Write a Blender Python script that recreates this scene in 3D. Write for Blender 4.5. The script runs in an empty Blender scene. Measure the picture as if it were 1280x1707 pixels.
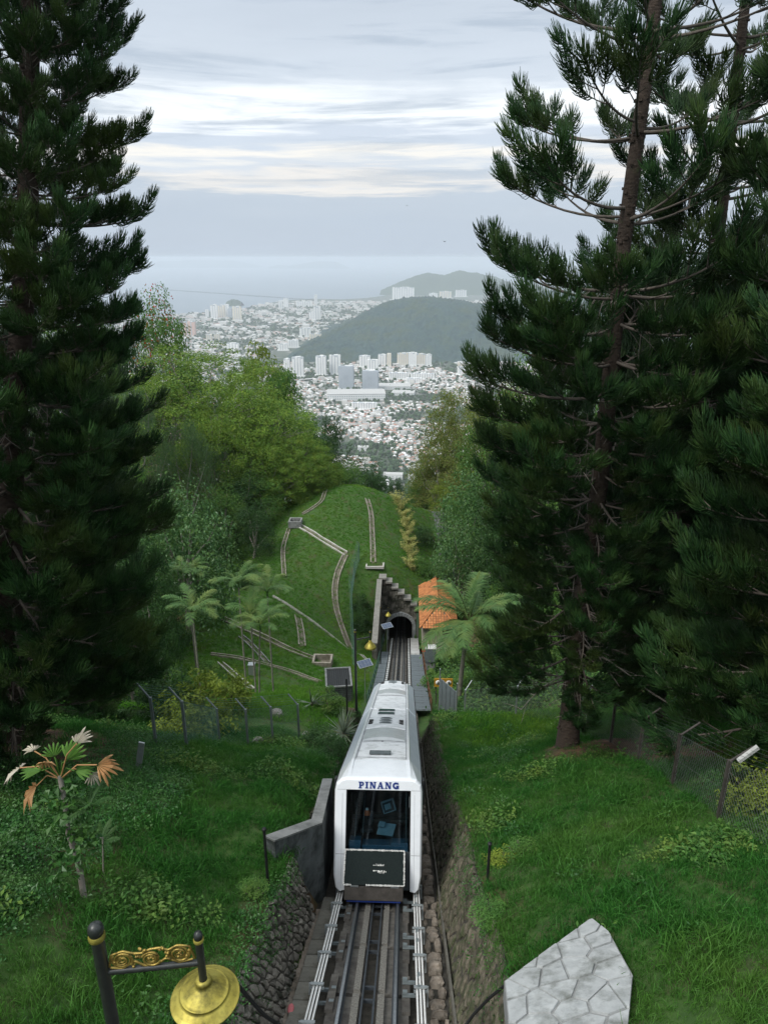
import bpy, math, random
import numpy as np
from mathutils import Vector, Matrix

# ------------------------------------------------------------------ camera, sky, sun, exposure
S = bpy.context.scene
C = S.collection
CAMX, YAW, PITCH, FPX = 0.61, math.radians(1.94), math.radians(19.7), 1184.0
cam_d = bpy.data.cameras.new('camera')
cam = bpy.data.objects.new('camera', cam_d)
C.objects.link(cam)
cam.location = (CAMX, 0, 0)
cam.rotation_euler = (math.pi / 2 - PITCH, 0, YAW)
cam_d.sensor_fit = 'VERTICAL'
cam_d.sensor_height = 36.0
cam_d.lens = FPX / 1707.0 * 36.0
cam_d.clip_start = 0.1
cam_d.clip_end = 200000
S.camera = cam

W = bpy.data.worlds.new('World')
S.world = W
W.use_nodes = True
wn, wl = W.node_tree.nodes, W.node_tree.links
wn.clear()


def wnode(t, **k):
    n = wn.new(t)
    for a, b in k.items():
        setattr(n, a, b)
    return n


def wmath(op, a, b=None, c=None):
    n = wnode('ShaderNodeMath', operation=op)
    for i, q in enumerate((a, b, c)):
        if q is None:
            continue
        if isinstance(q, (int, float)):
            n.inputs[i].default_value = q
        else:
            wl.new(q, n.inputs[i])
    return n.outputs[0]


SUN_EL, SUN_AZ = math.radians(52), math.radians(-128)      # azimuth clockwise from +Y
w_out = wnode('ShaderNodeOutputWorld')
w_nish = wnode('ShaderNodeTexSky', sky_type='NISHITA')
w_nish.sun_disc = False
w_nish.sun_elevation = SUN_EL
w_nish.sun_rotation = SUN_AZ
w_bg1 = wnode('ShaderNodeBackground')
w_bg1.inputs[1].default_value = 0.10
wl.new(w_nish.outputs[0], w_bg1.inputs[0])
w_tc = wnode('ShaderNodeTexCoord')
w_sep = wnode('ShaderNodeSeparateXYZ')
wl.new(w_tc.outputs['Generated'], w_sep.inputs[0])
w_z = w_sep.outputs[2]


def wnoise(sx, sy, sz, scale, detail, rough, dist=0.0, off=(0, 0, 0)):
    m = wnode('ShaderNodeMapping')
    m.inputs['Scale'].default_value = (sx, sy, sz)
    m.inputs['Location'].default_value = off
    wl.new(w_tc.outputs['Generated'], m.inputs[0])
    n = wnode('ShaderNodeTexNoise')
    n.inputs['Scale'].default_value = scale
    n.inputs['Detail'].default_value = detail
    n.inputs['Roughness'].default_value = rough
    n.inputs['Distortion'].default_value = dist
    wl.new(m.outputs[0], n.inputs['Vector'])
    return n.outputs[0]


n_big = wnoise(1.6, 1.6, 9, 1.7, 4, .55, .3, (3.1, .4, 0))
n_str = wnoise(2.2, 2.2, 34, 2.2, 7, .62, .5, (.9, 1.7, .6))
zz = wmath('ADD', w_z, wmath('MULTIPLY', wmath('SUBTRACT', n_big, .5), .060))
zz = wmath('ADD', zz, wmath('MULTIPLY', wmath('SUBTRACT', n_str, .5), .055))
w_ramp = wnode('ShaderNodeValToRGB')
wl.new(wmath('MAXIMUM', zz, 0.0), w_ramp.inputs[0])
cr = w_ramp.color_ramp
SKYSTOPS = [(0, (0.388, 0.452, 0.538)), (0.045, (0.392, 0.452, 0.534)), (0.082, (0.420, 0.477, 0.551)), (0.093, (.70, .675, .645)), (0.104, (0.513, 0.567, 0.636)),
            (0.118, (.76, .735, .685)), (0.13, (0.504, 0.563, 0.640)), (0.146, (0.513, 0.567, 0.645)), (0.158, (0.824, 0.856, 0.873)), (0.175, (0.733, 0.772, 0.806)),
            (0.196, (0.513, 0.567, 0.631)), (0.27, (0.458, 0.512, 0.579)), (0.42, (0.531, 0.586, 0.645)), (0.75, (0.936, 1.000, 1.061)), (1, (1.103, 1.170, 1.224))]
while len(cr.elements) < len(SKYSTOPS):
    cr.elements.new(0.5)
for e, (p, c) in zip(cr.elements, SKYSTOPS):
    e.position = p
    e.color = (*c, 1)
# low dark stratus flecks and bright wisps
n_fl = wnoise(1.0, 1.0, 13, 2.3, 8, .62, .35, (5.2, 2.3, .2))
fl = wnode('ShaderNodeMapRange')
fl.interpolation_type = 'SMOOTHSTEP'
fl.inputs[1].default_value = .48
fl.inputs[2].default_value = .62
wl.new(n_fl, fl.inputs[0])
win = wnode('ShaderNodeMapRange')
win.interpolation_type = 'SMOOTHSTEP'
win.inputs[1].default_value = .06
win.inputs[2].default_value = .12
wl.new(w_z, win.inputs[0])
mixd = wnode('ShaderNodeMix', data_type='RGBA')
wl.new(wmath('MULTIPLY', wmath('MULTIPLY', fl.outputs[0], win.outputs[0]), .72), mixd.inputs[0])
wl.new(w_ramp.outputs[0], mixd.inputs[6])
mixd.inputs[7].default_value = (.345, .405, .48, 1)
# soft brightness drift over the whole overcast
n_soft = wnoise(1, 1, 3, 2.0, 5, .6, .4, (1, 7, 3))
gain = wmath('MULTIPLY_ADD', wmath('SUBTRACT', n_soft, .5), .22, 1.0)
sc_ = wnode('ShaderNodeVectorMath', operation='SCALE')
wl.new(mixd.outputs[2], sc_.inputs[0])
wl.new(gain, sc_.inputs[3])
w_bg2 = wnode('ShaderNodeBackground')
w_bg2.inputs[1].default_value = 1.0
wl.new(sc_.outputs[0], w_bg2.inputs[0])
w_mix = wnode('ShaderNodeMixShader')
w_mix.inputs[0].default_value = 0.93
wl.new(w_bg1.outputs[0], w_mix.inputs[1])
wl.new(w_bg2.outputs[0], w_mix.inputs[2])
wl.new(w_mix.outputs[0], w_out.inputs[0])

sun_d = bpy.data.lights.new('sun', 'SUN')
sun_d.energy = 2.0
sun_d.angle = math.radians(25)
sun_d.color = (1.0, .97, .92)
sun = bpy.data.objects.new('sun', sun_d)
C.objects.link(sun)
_sd = Vector((math.sin(SUN_AZ) * math.cos(SUN_EL), math.cos(SUN_AZ) * math.cos(SUN_EL), math.sin(SUN_EL)))
sun.rotation_euler = _sd.to_track_quat('Z', 'Y').to_euler()

S.view_settings.view_transform = 'Standard'
S.view_settings.look = 'None'
S.view_settings.exposure = 0.5
S.view_settings.gamma = 1.0
S.view_settings.use_curve_mapping = False
S.render.engine = 'CYCLES'
S.cycles.use_denoising = True
S.cycles.max_bounces = 8
S.cycles.diffuse_bounces = 3
S.cycles.glossy_bounces = 3
S.cycles.transmission_bounces = 4
S.cycles.transparent_max_bounces = 8
S.cycles.volume_bounces = 1
S.cycles.caustics_reflective = False
S.cycles.caustics_refractive = False
S.cycles.sample_clamp_indirect = 6

# ------------------------------------------------------------------ helpers
random.seed(11)
rng = np.random.default_rng(11)
R = math.radians
_cp, _sp, _cy, _sy = math.cos(PITCH), math.sin(PITCH), math.cos(YAW), math.sin(YAW)


def ray(px, py):
    a, b = (px - 640) / FPX, (py - 853.5) / FPX
    f, dn = _cp - b * _sp, _sp + b * _cp
    return (a * _cy - f * _sy, f * _cy + a * _sy, -dn)


def P(px, py, y):                       # the world point at distance y down the line that shows at that photograph pixel
    r = ray(px, py)
    k = y / r[1]
    return Vector((CAMX + r[0] * k, y, r[2] * k))


def PZ(px, py, z):
    r = ray(px, py)
    k = z / r[2]
    return Vector((CAMX + r[0] * k, r[1] * k, z))


def tag(o, label=None, cat=None, group=None, kind=None):
    if label: o['label'] = label
    if cat: o['category'] = cat
    if group: o['group'] = group
    if kind: o['kind'] = kind
    return o


def thing(name, loc=(0, 0, 0), label=None, cat=None, group=None, rot=(0, 0, 0), scale=None):
    o = bpy.data.objects.new(name, None)
    o.empty_display_size = .2
    C.objects.link(o)
    o.location = loc
    o.rotation_euler = rot
    if scale: o.scale = scale
    return tag(o, label, cat, group)


def inst(name, me, parent=None, loc=(0, 0, 0), rot=(0, 0, 0), scale=(1, 1, 1)):
    o = bpy.data.objects.new(name, me)
    C.objects.link(o)
    if parent: o.parent = parent
    o.location = loc
    o.rotation_euler = rot
    o.scale = scale
    return o


def copy_tree(o, parent=None):
    c = o.copy()
    C.objects.link(c)
    if parent: c.parent = parent
    for ch in list(o.children):
        copy_tree(ch, c)
    return c


class MB:                               # collects pieces and links them as ONE mesh object
    def __init__(s):
        s.V, s.F, s.M, s.SM, s.T, s.n = [], [], [], [], [], 0

    def add(s, V, F, m=0, smooth=False, tint=None):
        V = np.asarray(V, float).reshape(-1, 3)
        if isinstance(F, np.ndarray):
            s.F.append(F + s.n)
            k = len(F)
        else:
            by = {}
            for f in F:
                by.setdefault(len(f), []).append(f)
            k = 0
            for q in by.values():
                s.F.append(np.asarray(q, int) + s.n)
            k = len(F)
            if len(by) > 1:
                for q in by.values():
                    s.M.append(np.full(len(q), m)); s.SM.append(np.full(len(q), smooth))
                k = 0
        if k:
            s.M.append(np.full(k, m)); s.SM.append(np.full(k, smooth))
        s.V.append(V)
        s.T.append(np.full(len(V), .5) if tint is None else np.broadcast_to(np.asarray(tint, float), (len(V),)))
        s.n += len(V)
        return s

    def mesh(s, name, mats):
        me = bpy.data.meshes.new(name)
        V = np.concatenate(s.V)
        me.vertices.add(len(V))
        me.vertices.foreach_set('co', V.astype(np.float32).ravel())
        lt = np.concatenate([np.full(len(f), f.shape[1]) for f in s.F])
        li = np.concatenate([f.ravel() for f in s.F])
        ls = np.concatenate([[0], np.cumsum(lt)[:-1]])
        me.loops.add(len(li))
        me.loops.foreach_set('vertex_index', li.astype(np.int32))
        me.polygons.add(len(lt))
        me.polygons.foreach_set('loop_start', ls.astype(np.int32))
        try:
            me.polygons.foreach_set('loop_total', lt.astype(np.int32))
        except Exception:
            pass
        me.polygons.foreach_set('material_index', np.concatenate(s.M).astype(np.int32))
        me.polygons.foreach_set('use_smooth', np.concatenate(s.SM).astype(bool))
        a = me.attributes.new('tint', 'FLOAT', 'POINT')
        a.data.foreach_set('value', np.concatenate(s.T).astype(np.float32))
        for m in (mats if isinstance(mats, (list, tuple)) else [mats]):
            me.materials.append(m)
        me.update(calc_edges=True)
        return me

    def build(s, name, mats, parent=None, loc=(0, 0, 0), rot=(0, 0, 0), bevel=0, seg=2):
        o = inst(name, s.mesh(name, mats), parent, loc, rot)
        if bevel:
            b = o.modifiers.new('bevel', 'BEVEL')
            b.width = bevel
            b.segments = seg
            b.limit_method = 'ANGLE'
        return o

    # --- pieces
    def box(s, c, d, m=0, rot=None, tint=None):
        x, y, z = d[0] / 2, d[1] / 2, d[2] / 2
        V = np.array([(-x, -y, -z), (x, -y, -z), (x, y, -z), (-x, y, -z), (-x, -y, z), (x, -y, z), (x, y, z), (-x, y, z)])
        if rot is not None:
            V = V @ np.array(rot).T
        return s.add(V + np.array(c), [(0, 3, 2, 1), (4, 5, 6, 7), (0, 1, 5, 4), (1, 2, 6, 5), (2, 3, 7, 6), (3, 0, 4, 7)], m, False, tint)

    def tube(s, pts, r, n=8, m=0, cap=True, smooth=True, tint=None):
        p = np.asarray(pts, float)
        k = len(p)
        r = np.broadcast_to(np.asarray(r, float), (k,))
        t = np.gradient(p, axis=0)
        t /= np.linalg.norm(t, axis=1)[:, None] + 1e-12
        a = np.array((0, 0, 1.)) if abs(t[0][2]) < .9 else np.array((1., 0, 0))
        V = []
        for i in range(k):
            a = a - t[i] * (a @ t[i])
            a /= np.linalg.norm(a) + 1e-12
            b = np.cross(t[i], a)
            for j in range(n):
                th = 2 * math.pi * j / n
                V.append(p[i] + r[i] * (math.cos(th) * a + math.sin(th) * b))
        F = [(i * n + j, i * n + (j + 1) % n, (i + 1) * n + (j + 1) % n, (i + 1) * n + j) for i in range(k - 1) for j in range(n)]
        s.add(V, F, m, smooth, tint)
        if cap:
            for i, o in ((0, -1), (k - 1, 1)):
                ring = list(range(n))[::o]
                s.add(V[i * n:(i + 1) * n], [tuple(ring)], m, False, tint)
        return s

    def lathe(s, prof, n=24, m=0, c=(0, 0, 0), mat=None, smooth=True):
        V = []
        for (r_, z_) in prof:
            for j in range(n):
                th = 2 * math.pi * j / n
                V.append((r_ * math.cos(th), r_ * math.sin(th), z_))
        V = np.array(V)
        if mat is not None:
            V = V @ np.array(mat).T
        k = len(prof)
        F = [(i * n + j, i * n + (j + 1) % n, (i + 1) * n + (j + 1) % n, (i + 1) * n + j) for i in range(k - 1) for j in range(n)]
        return s.add(V + np.array(c), F, m, smooth)

    def prism(s, poly, fn, h0, h1, m=0, m_top=None, inset=0.0):
        # poly: 2D outline; fn(u, v, h) gives the 3D point; inset shrinks the top
        q = np.asarray(poly, float)
        n = len(q)
        ctr = q.mean(0)
        top = ctr + (q - ctr) * (1 - inset)
        V = [fn(a, b, h0) for a, b in q] + [fn(a, b, h1) for a, b in top]
        s.add(V, [(i, (i + 1) % n, n + (i + 1) % n, n + i) for i in range(n)], m)
        s.add(V[n:], [tuple(range(n))], m if m_top is None else m_top)
        s.add(V[:n], [tuple(range(n))[::-1]], m)
        return s


def norm(a):
    return a / (np.linalg.norm(a, axis=-1, keepdims=True) + 1e-12)


def cords(Pt, rad, n=3):
    """N curved cords of K points each -> verts, quads (thin n-sided tubes)"""
    N, K, _ = Pt.shape
    rad = np.broadcast_to(rad, (N, K))
    t = norm(np.gradient(Pt, axis=1))
    ref = rng.normal(size=(N, 1, 3))
    a = norm(np.cross(t, ref))
    b = np.cross(t, a)
    rings = [Pt + rad[..., None] * (math.cos(2 * math.pi * j / n) * a + math.sin(2 * math.pi * j / n) * b) for j in range(n)]
    V = np.stack(rings, 2).reshape(-1, 3)
    base = (np.arange(N)[:, None, None] * K + np.arange(K - 1)[None, :, None]) * n
    j = np.arange(n)[None, None, :]
    j2 = (j + 1) % n
    F = np.stack([base + j, base + j2, base + n + j2, base + n + j], -1).reshape(-1, 4)
    return V, F


def ribbons(Pt, wid, up=None):
    """N flat blades of K points each; wid (N,K)"""
    N, K, _ = Pt.shape
    t = norm(np.gradient(Pt, axis=1))
    ref = rng.normal(size=(N, 1, 3)) if up is None else np.broadcast_to(up, (N, 1, 3))
    a = norm(np.cross(t, ref)) * np.broadcast_to(wid, (N, K))[..., None] * .5
    V = np.stack([Pt - a, Pt + a], 2).reshape(-1, 3)
    b = (np.arange(N)[:, None] * K + np.arange(K - 1)[None, :]) * 2
    F = np.stack([b, b + 1, b + 3, b + 2], -1).reshape(-1, 4)
    return V, F


def leaves(cen, nrm, axis, ln, wd, fold=.25):
    """folded diamond leaves: base, left, tip, right"""
    ax = norm(axis - nrm * np.sum(axis * nrm, -1, keepdims=True))
    sd = np.cross(nrm, ax)
    ln = np.broadcast_to(ln, (len(cen),))[:, None]
    wd = np.broadcast_to(wd, (len(cen),))[:, None]
    up = nrm * wd * fold
    b, l, t, r = cen - ax * ln * .5, cen + sd * wd * .5 + up, cen + ax * ln * .5 - nrm * ln * .1, cen - sd * wd * .5 + up
    V = np.stack([b, l, t, r], 1).reshape(-1, 3)
    i = np.arange(len(cen))[:, None] * 4
    return V, np.concatenate([i + np.array([[0, 2, 1]]), i + np.array([[0, 3, 2]])])


# ------------------------------------------------------------------ materials
def mk(name):
    m = bpy.data.materials.new(name)
    m.use_nodes = True
    nt = m.node_tree
    nt.nodes.clear()
    o = nt.nodes.new('ShaderNodeOutputMaterial')
    return m, nt, o


def pm(name, c1, c2=None, scale=4.0, rough=.75, bump=0.0, spec=.3, metal=0.0, detail=6, c3=None, s3=1.0, f3=(.5, .65), rnd=0.0,
       stretch=(1, 1, 1), tint=0.0, coat=0.0, bdist=.02):
    """principled with two noise-mixed colours, an optional stain colour, per-object and per-piece variation"""
    m, nt, o = mk(name)
    N, L = nt.nodes, nt.links
    b = N.new('ShaderNodeBsdfPrincipled')
    L.new(b.outputs[0], o.inputs[0])
    b.inputs['Roughness'].default_value = rough
    b.inputs['Metallic'].default_value = metal
    b.inputs['Specular IOR Level'].default_value = spec
    b.inputs['Coat Weight'].default_value = coat
    tc = N.new('ShaderNodeTexCoord')
    mp = N.new('ShaderNodeMapping')
    mp.inputs['Scale'].default_value = stretch
    L.new(tc.outputs['Object'], mp.inputs[0])
    nz = N.new('ShaderNodeTexNoise')
    nz.inputs['Scale'].default_value = scale
    nz.inputs['Detail'].default_value = detail
    nz.inputs['Roughness'].default_value = .62
    L.new(mp.outputs[0], nz.inputs['Vector'])
    mx = N.new('ShaderNodeMix')
    mx.data_type = 'RGBA'
    mr = N.new('ShaderNodeMapRange')
    mr.inputs[1].default_value = .3
    mr.inputs[2].default_value = .7
    L.new(nz.outputs[0], mr.inputs[0])
    L.new(mr.outputs[0], mx.inputs[0])
    mx.inputs[6].default_value = (*c1, 1)
    mx.inputs[7].default_value = (*(c2 or c1), 1)
    col = mx.outputs[2]
    if c3:
        n3 = N.new('ShaderNodeTexNoise')
        n3.inputs['Scale'].default_value = s3
        n3.inputs['Detail'].default_value = 7
        n3.inputs['Roughness'].default_value = .7
        L.new(tc.outputs['Object'], n3.inputs['Vector'])
        r3 = N.new('ShaderNodeMapRange')
        r3.inputs[1].default_value, r3.inputs[2].default_value = f3
        L.new(n3.outputs[0], r3.inputs[0])
        m3 = N.new('ShaderNodeMix')
        m3.data_type = 'RGBA'
        L.new(r3.outputs[0], m3.inputs[0])
        L.new(col, m3.inputs[6])
        m3.inputs[7].default_value = (*c3, 1)
        col = m3.outputs[2]
    for amt, src in ((rnd, 'obj'), (tint, 'attr')):
        if not amt:
            continue
        if src == 'obj':
            q = N.new('ShaderNodeObjectInfo').outputs['Random']
        else:
            at = N.new('ShaderNodeAttribute')
            at.attribute_name = 'tint'
            q = at.outputs['Fac']
        ma = N.new('ShaderNodeMath')
        ma.operation = 'MULTIPLY_ADD'
        L.new(q, ma.inputs[0])
        ma.inputs[1].default_value = amt
        ma.inputs[2].default_value = 1 - amt / 2
        vs = N.new('ShaderNodeVectorMath')
        vs.operation = 'SCALE'
        L.new(col, vs.inputs[0])
        L.new(ma.outputs[0], vs.inputs[3])
        col = vs.outputs[0]
    L.new(col, b.inputs['Base Color'])
    if bump:
        bp = N.new('ShaderNodeBump')
        bp.inputs['Strength'].default_value = bump
        bp.inputs['Distance'].default_value = bdist
        L.new(nz.outputs[0], bp.inputs['Height'])
        L.new(bp.outputs[0], b.inputs['Normal'])
    return m


def leafmat(name, dark, light, alt=None, trans=.25, rough=.55, rnd=.25, spec=.25, scale=.35):
    """leaf: tint attribute picks between two greens, slow noise brings in a third, some light passes through"""
    m, nt, o = mk(name)
    N, L = nt.nodes, nt.links
    at = N.new('ShaderNodeAttribute')
    at.attribute_name = 'tint'
    mx = N.new('ShaderNodeMix')
    mx.data_type = 'RGBA'
    L.new(at.outputs['Fac'], mx.inputs[0])
    mx.inputs[6].default_value = (*dark, 1)
    mx.inputs[7].default_value = (*light, 1)
    col = mx.outputs[2]
    oi = N.new('ShaderNodeObjectInfo')
    if alt:
        tc = N.new('ShaderNodeNewGeometry')
        nz = N.new('ShaderNodeTexNoise')
        nz.inputs['Scale'].default_value = scale
        nz.inputs['Detail'].default_value = 4
        L.new(tc.outputs['Position'], nz.inputs['Vector'])
        mr = N.new('ShaderNodeMapRange')
        mr.inputs[1].default_value, mr.inputs[2].default_value = .45, .7
        L.new(nz.outputs[0], mr.inputs[0])
        m3 = N.new('ShaderNodeMix')
        m3.data_type = 'RGBA'
        L.new(mr.outputs[0], m3.inputs[0])
        L.new(col, m3.inputs[6])
        m3.inputs[7].default_value = (*alt, 1)
        col = m3.outputs[2]
    ma = N.new('ShaderNodeMath')
    ma.operation = 'MULTIPLY_ADD'
    L.new(oi.outputs['Random'], ma.inputs[0])
    ma.inputs[1].default_value = rnd
    ma.inputs[2].default_value = 1 - rnd / 2
    vs = N.new('ShaderNodeVectorMath')
    vs.operation = 'SCALE'
    L.new(col, vs.inputs[0])
    L.new(ma.outputs[0], vs.inputs[3])
    b = N.new('ShaderNodeBsdfPrincipled')
    b.inputs['Roughness'].default_value = rough
    b.inputs['Specular IOR Level'].default_value = spec
    L.new(vs.outputs[0], b.inputs['Base Color'])
    t = N.new('ShaderNodeBsdfTranslucent')
    L.new(vs.outputs[0], t.inputs[0])
    ms = N.new('ShaderNodeMixShader')
    ms.inputs[0].default_value = trans
    L.new(b.outputs[0], ms.inputs[1])
    L.new(t.outputs[0], ms.inputs[2])
    L.new(ms.outputs[0], o.inputs[0])
    return m


def groundmat():
    m = pm('grass_ground', (.026, .065, .013), (.055, .11, .022), 2.6, .95, .6, c3=(.07, .052, .03), s3=.8, f3=(.52, .7), detail=9, bdist=.06)
    nt = m.node_tree
    N, L = nt.nodes, nt.links
    b = [n for n in N if n.type == 'BSDF_PRINCIPLED'][0]
    old = b.inputs['Base Color'].links[0].from_socket
    at = N.new('ShaderNodeAttribute'); at.attribute_name = 'tint'
    mx = N.new('ShaderNodeMix'); mx.data_type = 'RGBA'
    L.new(at.outputs['Fac'], mx.inputs[0]); L.new(old, mx.inputs[6])
    nz = N.new('ShaderNodeTexNoise'); nz.inputs['Scale'].default_value = 3; nz.inputs['Detail'].default_value = 9
    tc = [n for n in N if n.type == 'TEX_COORD'][0]
    L.new(tc.outputs['Object'], nz.inputs['Vector'])
    r = N.new('ShaderNodeValToRGB')
    r.color_ramp.elements[0].position = .35; r.color_ramp.elements[0].color = (.045, .028, .017, 1)
    r.color_ramp.elements[1].position = .68; r.color_ramp.elements[1].color = (.13, .072, .04, 1)
    L.new(nz.outputs[0], r.inputs[0]); L.new(r.outputs[0], mx.inputs[7]); L.new(mx.outputs[2], b.inputs['Base Color'])
    return m


M = {}
M['grass_ground'] = groundmat()
M['soil'] = pm('soil', (.06, .035, .02), (.11, .07, .04), 5, .95, .6)
M['rock'] = pm('rock', (.12, .108, .09), (.27, .25, .215), 7, .85, .7, c3=(.045, .05, .035), s3=3, f3=(.5, .62), rnd=.5)
M['mossrock'] = pm('mossrock', (.06, .052, .037), (.155, .135, .10), 9, .9, .7, c3=(.045, .055, .025), s3=4, f3=(.45, .6), rnd=.6)
M['mortar'] = pm('mortar', (.035, .032, .026), (.075, .068, .055), 8, .95, .6)
M['brownrock'] = pm('brownrock', (.13, .10, .072), (.32, .28, .235), 6, .85, .7, c3=(.06, .05, .035), s3=3, f3=(.5, .65), rnd=.6)
M['slab'] = pm('slab', (.13, .125, .105), (.20, .19, .16), 5, .9, .4, c3=(.07, .065, .05), s3=2.2, f3=(.5, .68), rnd=.35)
M['concrete'] = pm('concrete', (.17, .175, .17), (.27, .275, .265), 3, .85, .35, c3=(.075, .08, .075), s3=1.1, f3=(.5, .7))
M['darkconcrete'] = pm('darkconcrete', (.075, .09, .092), (.16, .175, .175), 2.2, .85, .5, c3=(.032, .038, .036), s3=1.6, f3=(.42, .60), detail=9, stretch=(1, 1, .5))
M['paleconcrete'] = pm('paleconcrete', (.40, .40, .385), (.52, .52, .5), 4, .85, .3, c3=(.22, .22, .2), s3=1.6, f3=(.52, .75))
M['gravel'] = pm('gravel', (.10, .095, .085), (.26, .25, .22), 42, .9, .9, detail=3)
M['trackslab'] = pm('trackslab', (.085, .08, .07), (.145, .135, .12), 7, .9, .5, c3=(.05, .045, .04), s3=2, f3=(.45, .65), rnd=.3)
M['steel'] = pm('steel', (.30, .32, .33), (.42, .44, .45), 14, .32, .1, metal=.9)
M['railside'] = pm('railside', (.05, .06, .07), (.085, .095, .105), 9, .55, .2, metal=.5)
M['rust'] = pm('rust', (.09, .04, .022), (.16, .08, .045), 12, .85, .4)
M['black'] = pm('black', (.012, .013, .013), (.02, .021, .021), 8, .55)
M['blackmetal'] = pm('blackmetal', (.014, .017, .016), (.028, .032, .03), 16, .38, .08, spec=.5)
M['whitepipe'] = pm('whitepipe', (.72, .72, .70), (.80, .80, .78), 6, .45, c3=(.45, .44, .4), s3=3, f3=(.6, .8))
M['galv'] = pm('galv', (.30, .33, .335), (.42, .45, .455), 10, .45, .1, metal=.6)
M['greymetal'] = pm('greymetal', (.13, .16, .165), (.20, .23, .235), 5, .5, .1, metal=.3)
M['greenmetal'] = pm('greenmetal', (.03, .075, .06), (.05, .11, .09), 12, .5)
M['brass'] = pm('brass', (.34, .28, .05), (.46, .40, .09), 6, .5, .2, metal=.55, c3=(.10, .09, .025), s3=4.5, f3=(.46, .66), detail=8)
M['gilt'] = pm('gilt', (.36, .25, .06), (.50, .37, .11), 40, .45, .3, metal=.7, c3=(.06, .045, .02), s3=22, f3=(.5, .7))
M['bark'] = pm('bark', (.035, .026, .02), (.085, .064, .05), 7, .95, .9, c3=(.05, .07, .025), s3=1.3, f3=(.58, .72), stretch=(1, 1, 2.2), bdist=.05)
M['twig'] = pm('twig', (.09, .075, .06), (.15, .13, .11), 8, .9, .4)
M['palebark'] = pm('palebark', (.16, .14, .12), (.28, .26, .23), 5, .9, .5, rnd=.3)
M['needle'] = leafmat('needle', (.014, .052, .018), (.055, .135, .034), (.075, .118, .026), trans=.18, rough=.5, rnd=.35, spec=.4, scale=.6)
M['grassblade'] = leafmat('grassblade', (.019, .098, .015), (.060, .215, .032), (.095, .215, .035), trans=.38, rnd=.35, scale=.35)
M['lawnblade'] = leafmat('lawnblade', (.055, .175, .016), (.125, .31, .032), (.17, .30, .035), trans=.42, rnd=.4, scale=.2)
M['creeper'] = leafmat('creeper', (.018, .08, .016), (.05, .165, .032), (.075, .17, .035), trans=.25, rnd=.4, spec=.4, rough=.45, scale=1.2)
# ------------------------------------------------------------------ the setting: hillside terrain
def TZ(y):                              # top of rail
    y = np.asarray(y, float)
    return -12.4 - (.588 * (y - 8.5) - .001415 * (y * y - 72.25))


def slope(y):
    return math.atan(-(.588 - .00283 * y))


PORTAL = 79.0
ctrl = []                               # (x, y, z) of the banks


def cp(x, y, z): ctrl.append((x, y, float(z)))
def cpix(px, py, y): ctrl.append(tuple(P(px, py, y)))


for y in (-6, 2, 8, 14, 20, 27, 34):
    t = float(TZ(y))
    cp(-2.0, y, t + (1.3 if y < 12 else 1.7)); cp(2.2, y, t + 1.75)
    cp(-5.5, y, t + 2.3 + (.6 if y < 12 else .3)); cp(4.5, y, t + (2.5 if y < 26 else 1.2))
    if y < 24:
        cp(7.7, y, t + 3.2); cp(-11, y, t + 3.7)
        cp(20, y, t + 3.0); cp(-24, y, t + 5)
for y in (39, 45, 52, 60, 68):
    t = float(TZ(y))
    cp(-2.4, y, t - .45); cp(2.6, y, t - .35)
    cp(-5, y, t - .9 if y < 55 else t - .3)
cp(-2.4, 76, float(TZ(76)) + .3); cp(3.0, 76, float(TZ(76)) - .2)
cpix(410, 1243, 24); cpix(330, 1246, 23); cpix(500, 1238, 25)
cp(7.6, 15.5, -13.1); cp(7.8, 13, -11.9); cpix(945, 1240, 20.8); cpix(1090, 1200, 26); cp(14, 22, -15.6)
cp(6, 30, -21.5); cp(12, 32, -22.2); cp(20, 32, -20.5); cp(5, 36, -26.3); cp(11, 42, -28.5); cp(20, 45, -28)
cpix(400, 1215, 40); cpix(480, 1190, 44); cpix(560, 1165, 48); cpix(400, 1110, 55); cpix(537, 1100, 62); cpix(470, 1000, 71)
cpix(330, 1120, 52); cpix(360, 1010, 66); cpix(490, 872, 89); cpix(575, 925, 83); cpix(580, 1080, 67); cpix(430, 950, 78)
cpix(620, 900, 88); cpix(640, 940, 82); cpix(600, 815, 99); cpix(545, 815, 101); cpix(640, 830, 100); cpix(665, 838, 100)
cp(-24, 88, -38); cp(-34, 70, -39); cp(-45, 110, -37); cp(-30, 112, -37.5); cp(-18, 106, -36.5); cp(-45, 60, -34); cp(-30, 45, -31)
cp(-30, 30, -21); cp(-80, 110, -32); cp(-80, 50, -22); cp(-70, 10, -8)
cpix(683, 945, 85); cp(5.8, 92, -41.2); cp(4.6, 117, -44.8); cp(5.2, 82, -40.6); cp(9, 92, -41.6); cp(9, 117, -45)
cp(5, 56, -37); cp(5, 64, -39.8); cp(8, 72, -41); cp(14, 80, -41.5); cp(12, 60, -37.5); cp(30, 60, -36); cp(28, 95, -41); cp(60, 90, -40); cp(60, 30, -24); cp(60, 0, -8)
cp(50, 120, -44); cp(20, 120, -45); cp(0, 112, -38); cp(-10, 112, -36)
ctrl = np.array(ctrl)


def _tps_fit(c, lam=.15):
    n = len(c)
    d = np.linalg.norm(c[:, None, :2] - c[None, :, :2], axis=-1)
    K = np.where(d > 0, d * d * np.log(d + 1e-9), 0) + lam * np.eye(n) * 10
    Q = np.c_[np.ones(n), c[:, :2]]
    A = np.block([[K, Q], [Q.T, np.zeros((3, 3))]])
    return np.linalg.solve(A, np.r_[c[:, 2], 0, 0, 0])


_tw = _tps_fit(ctrl)


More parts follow.
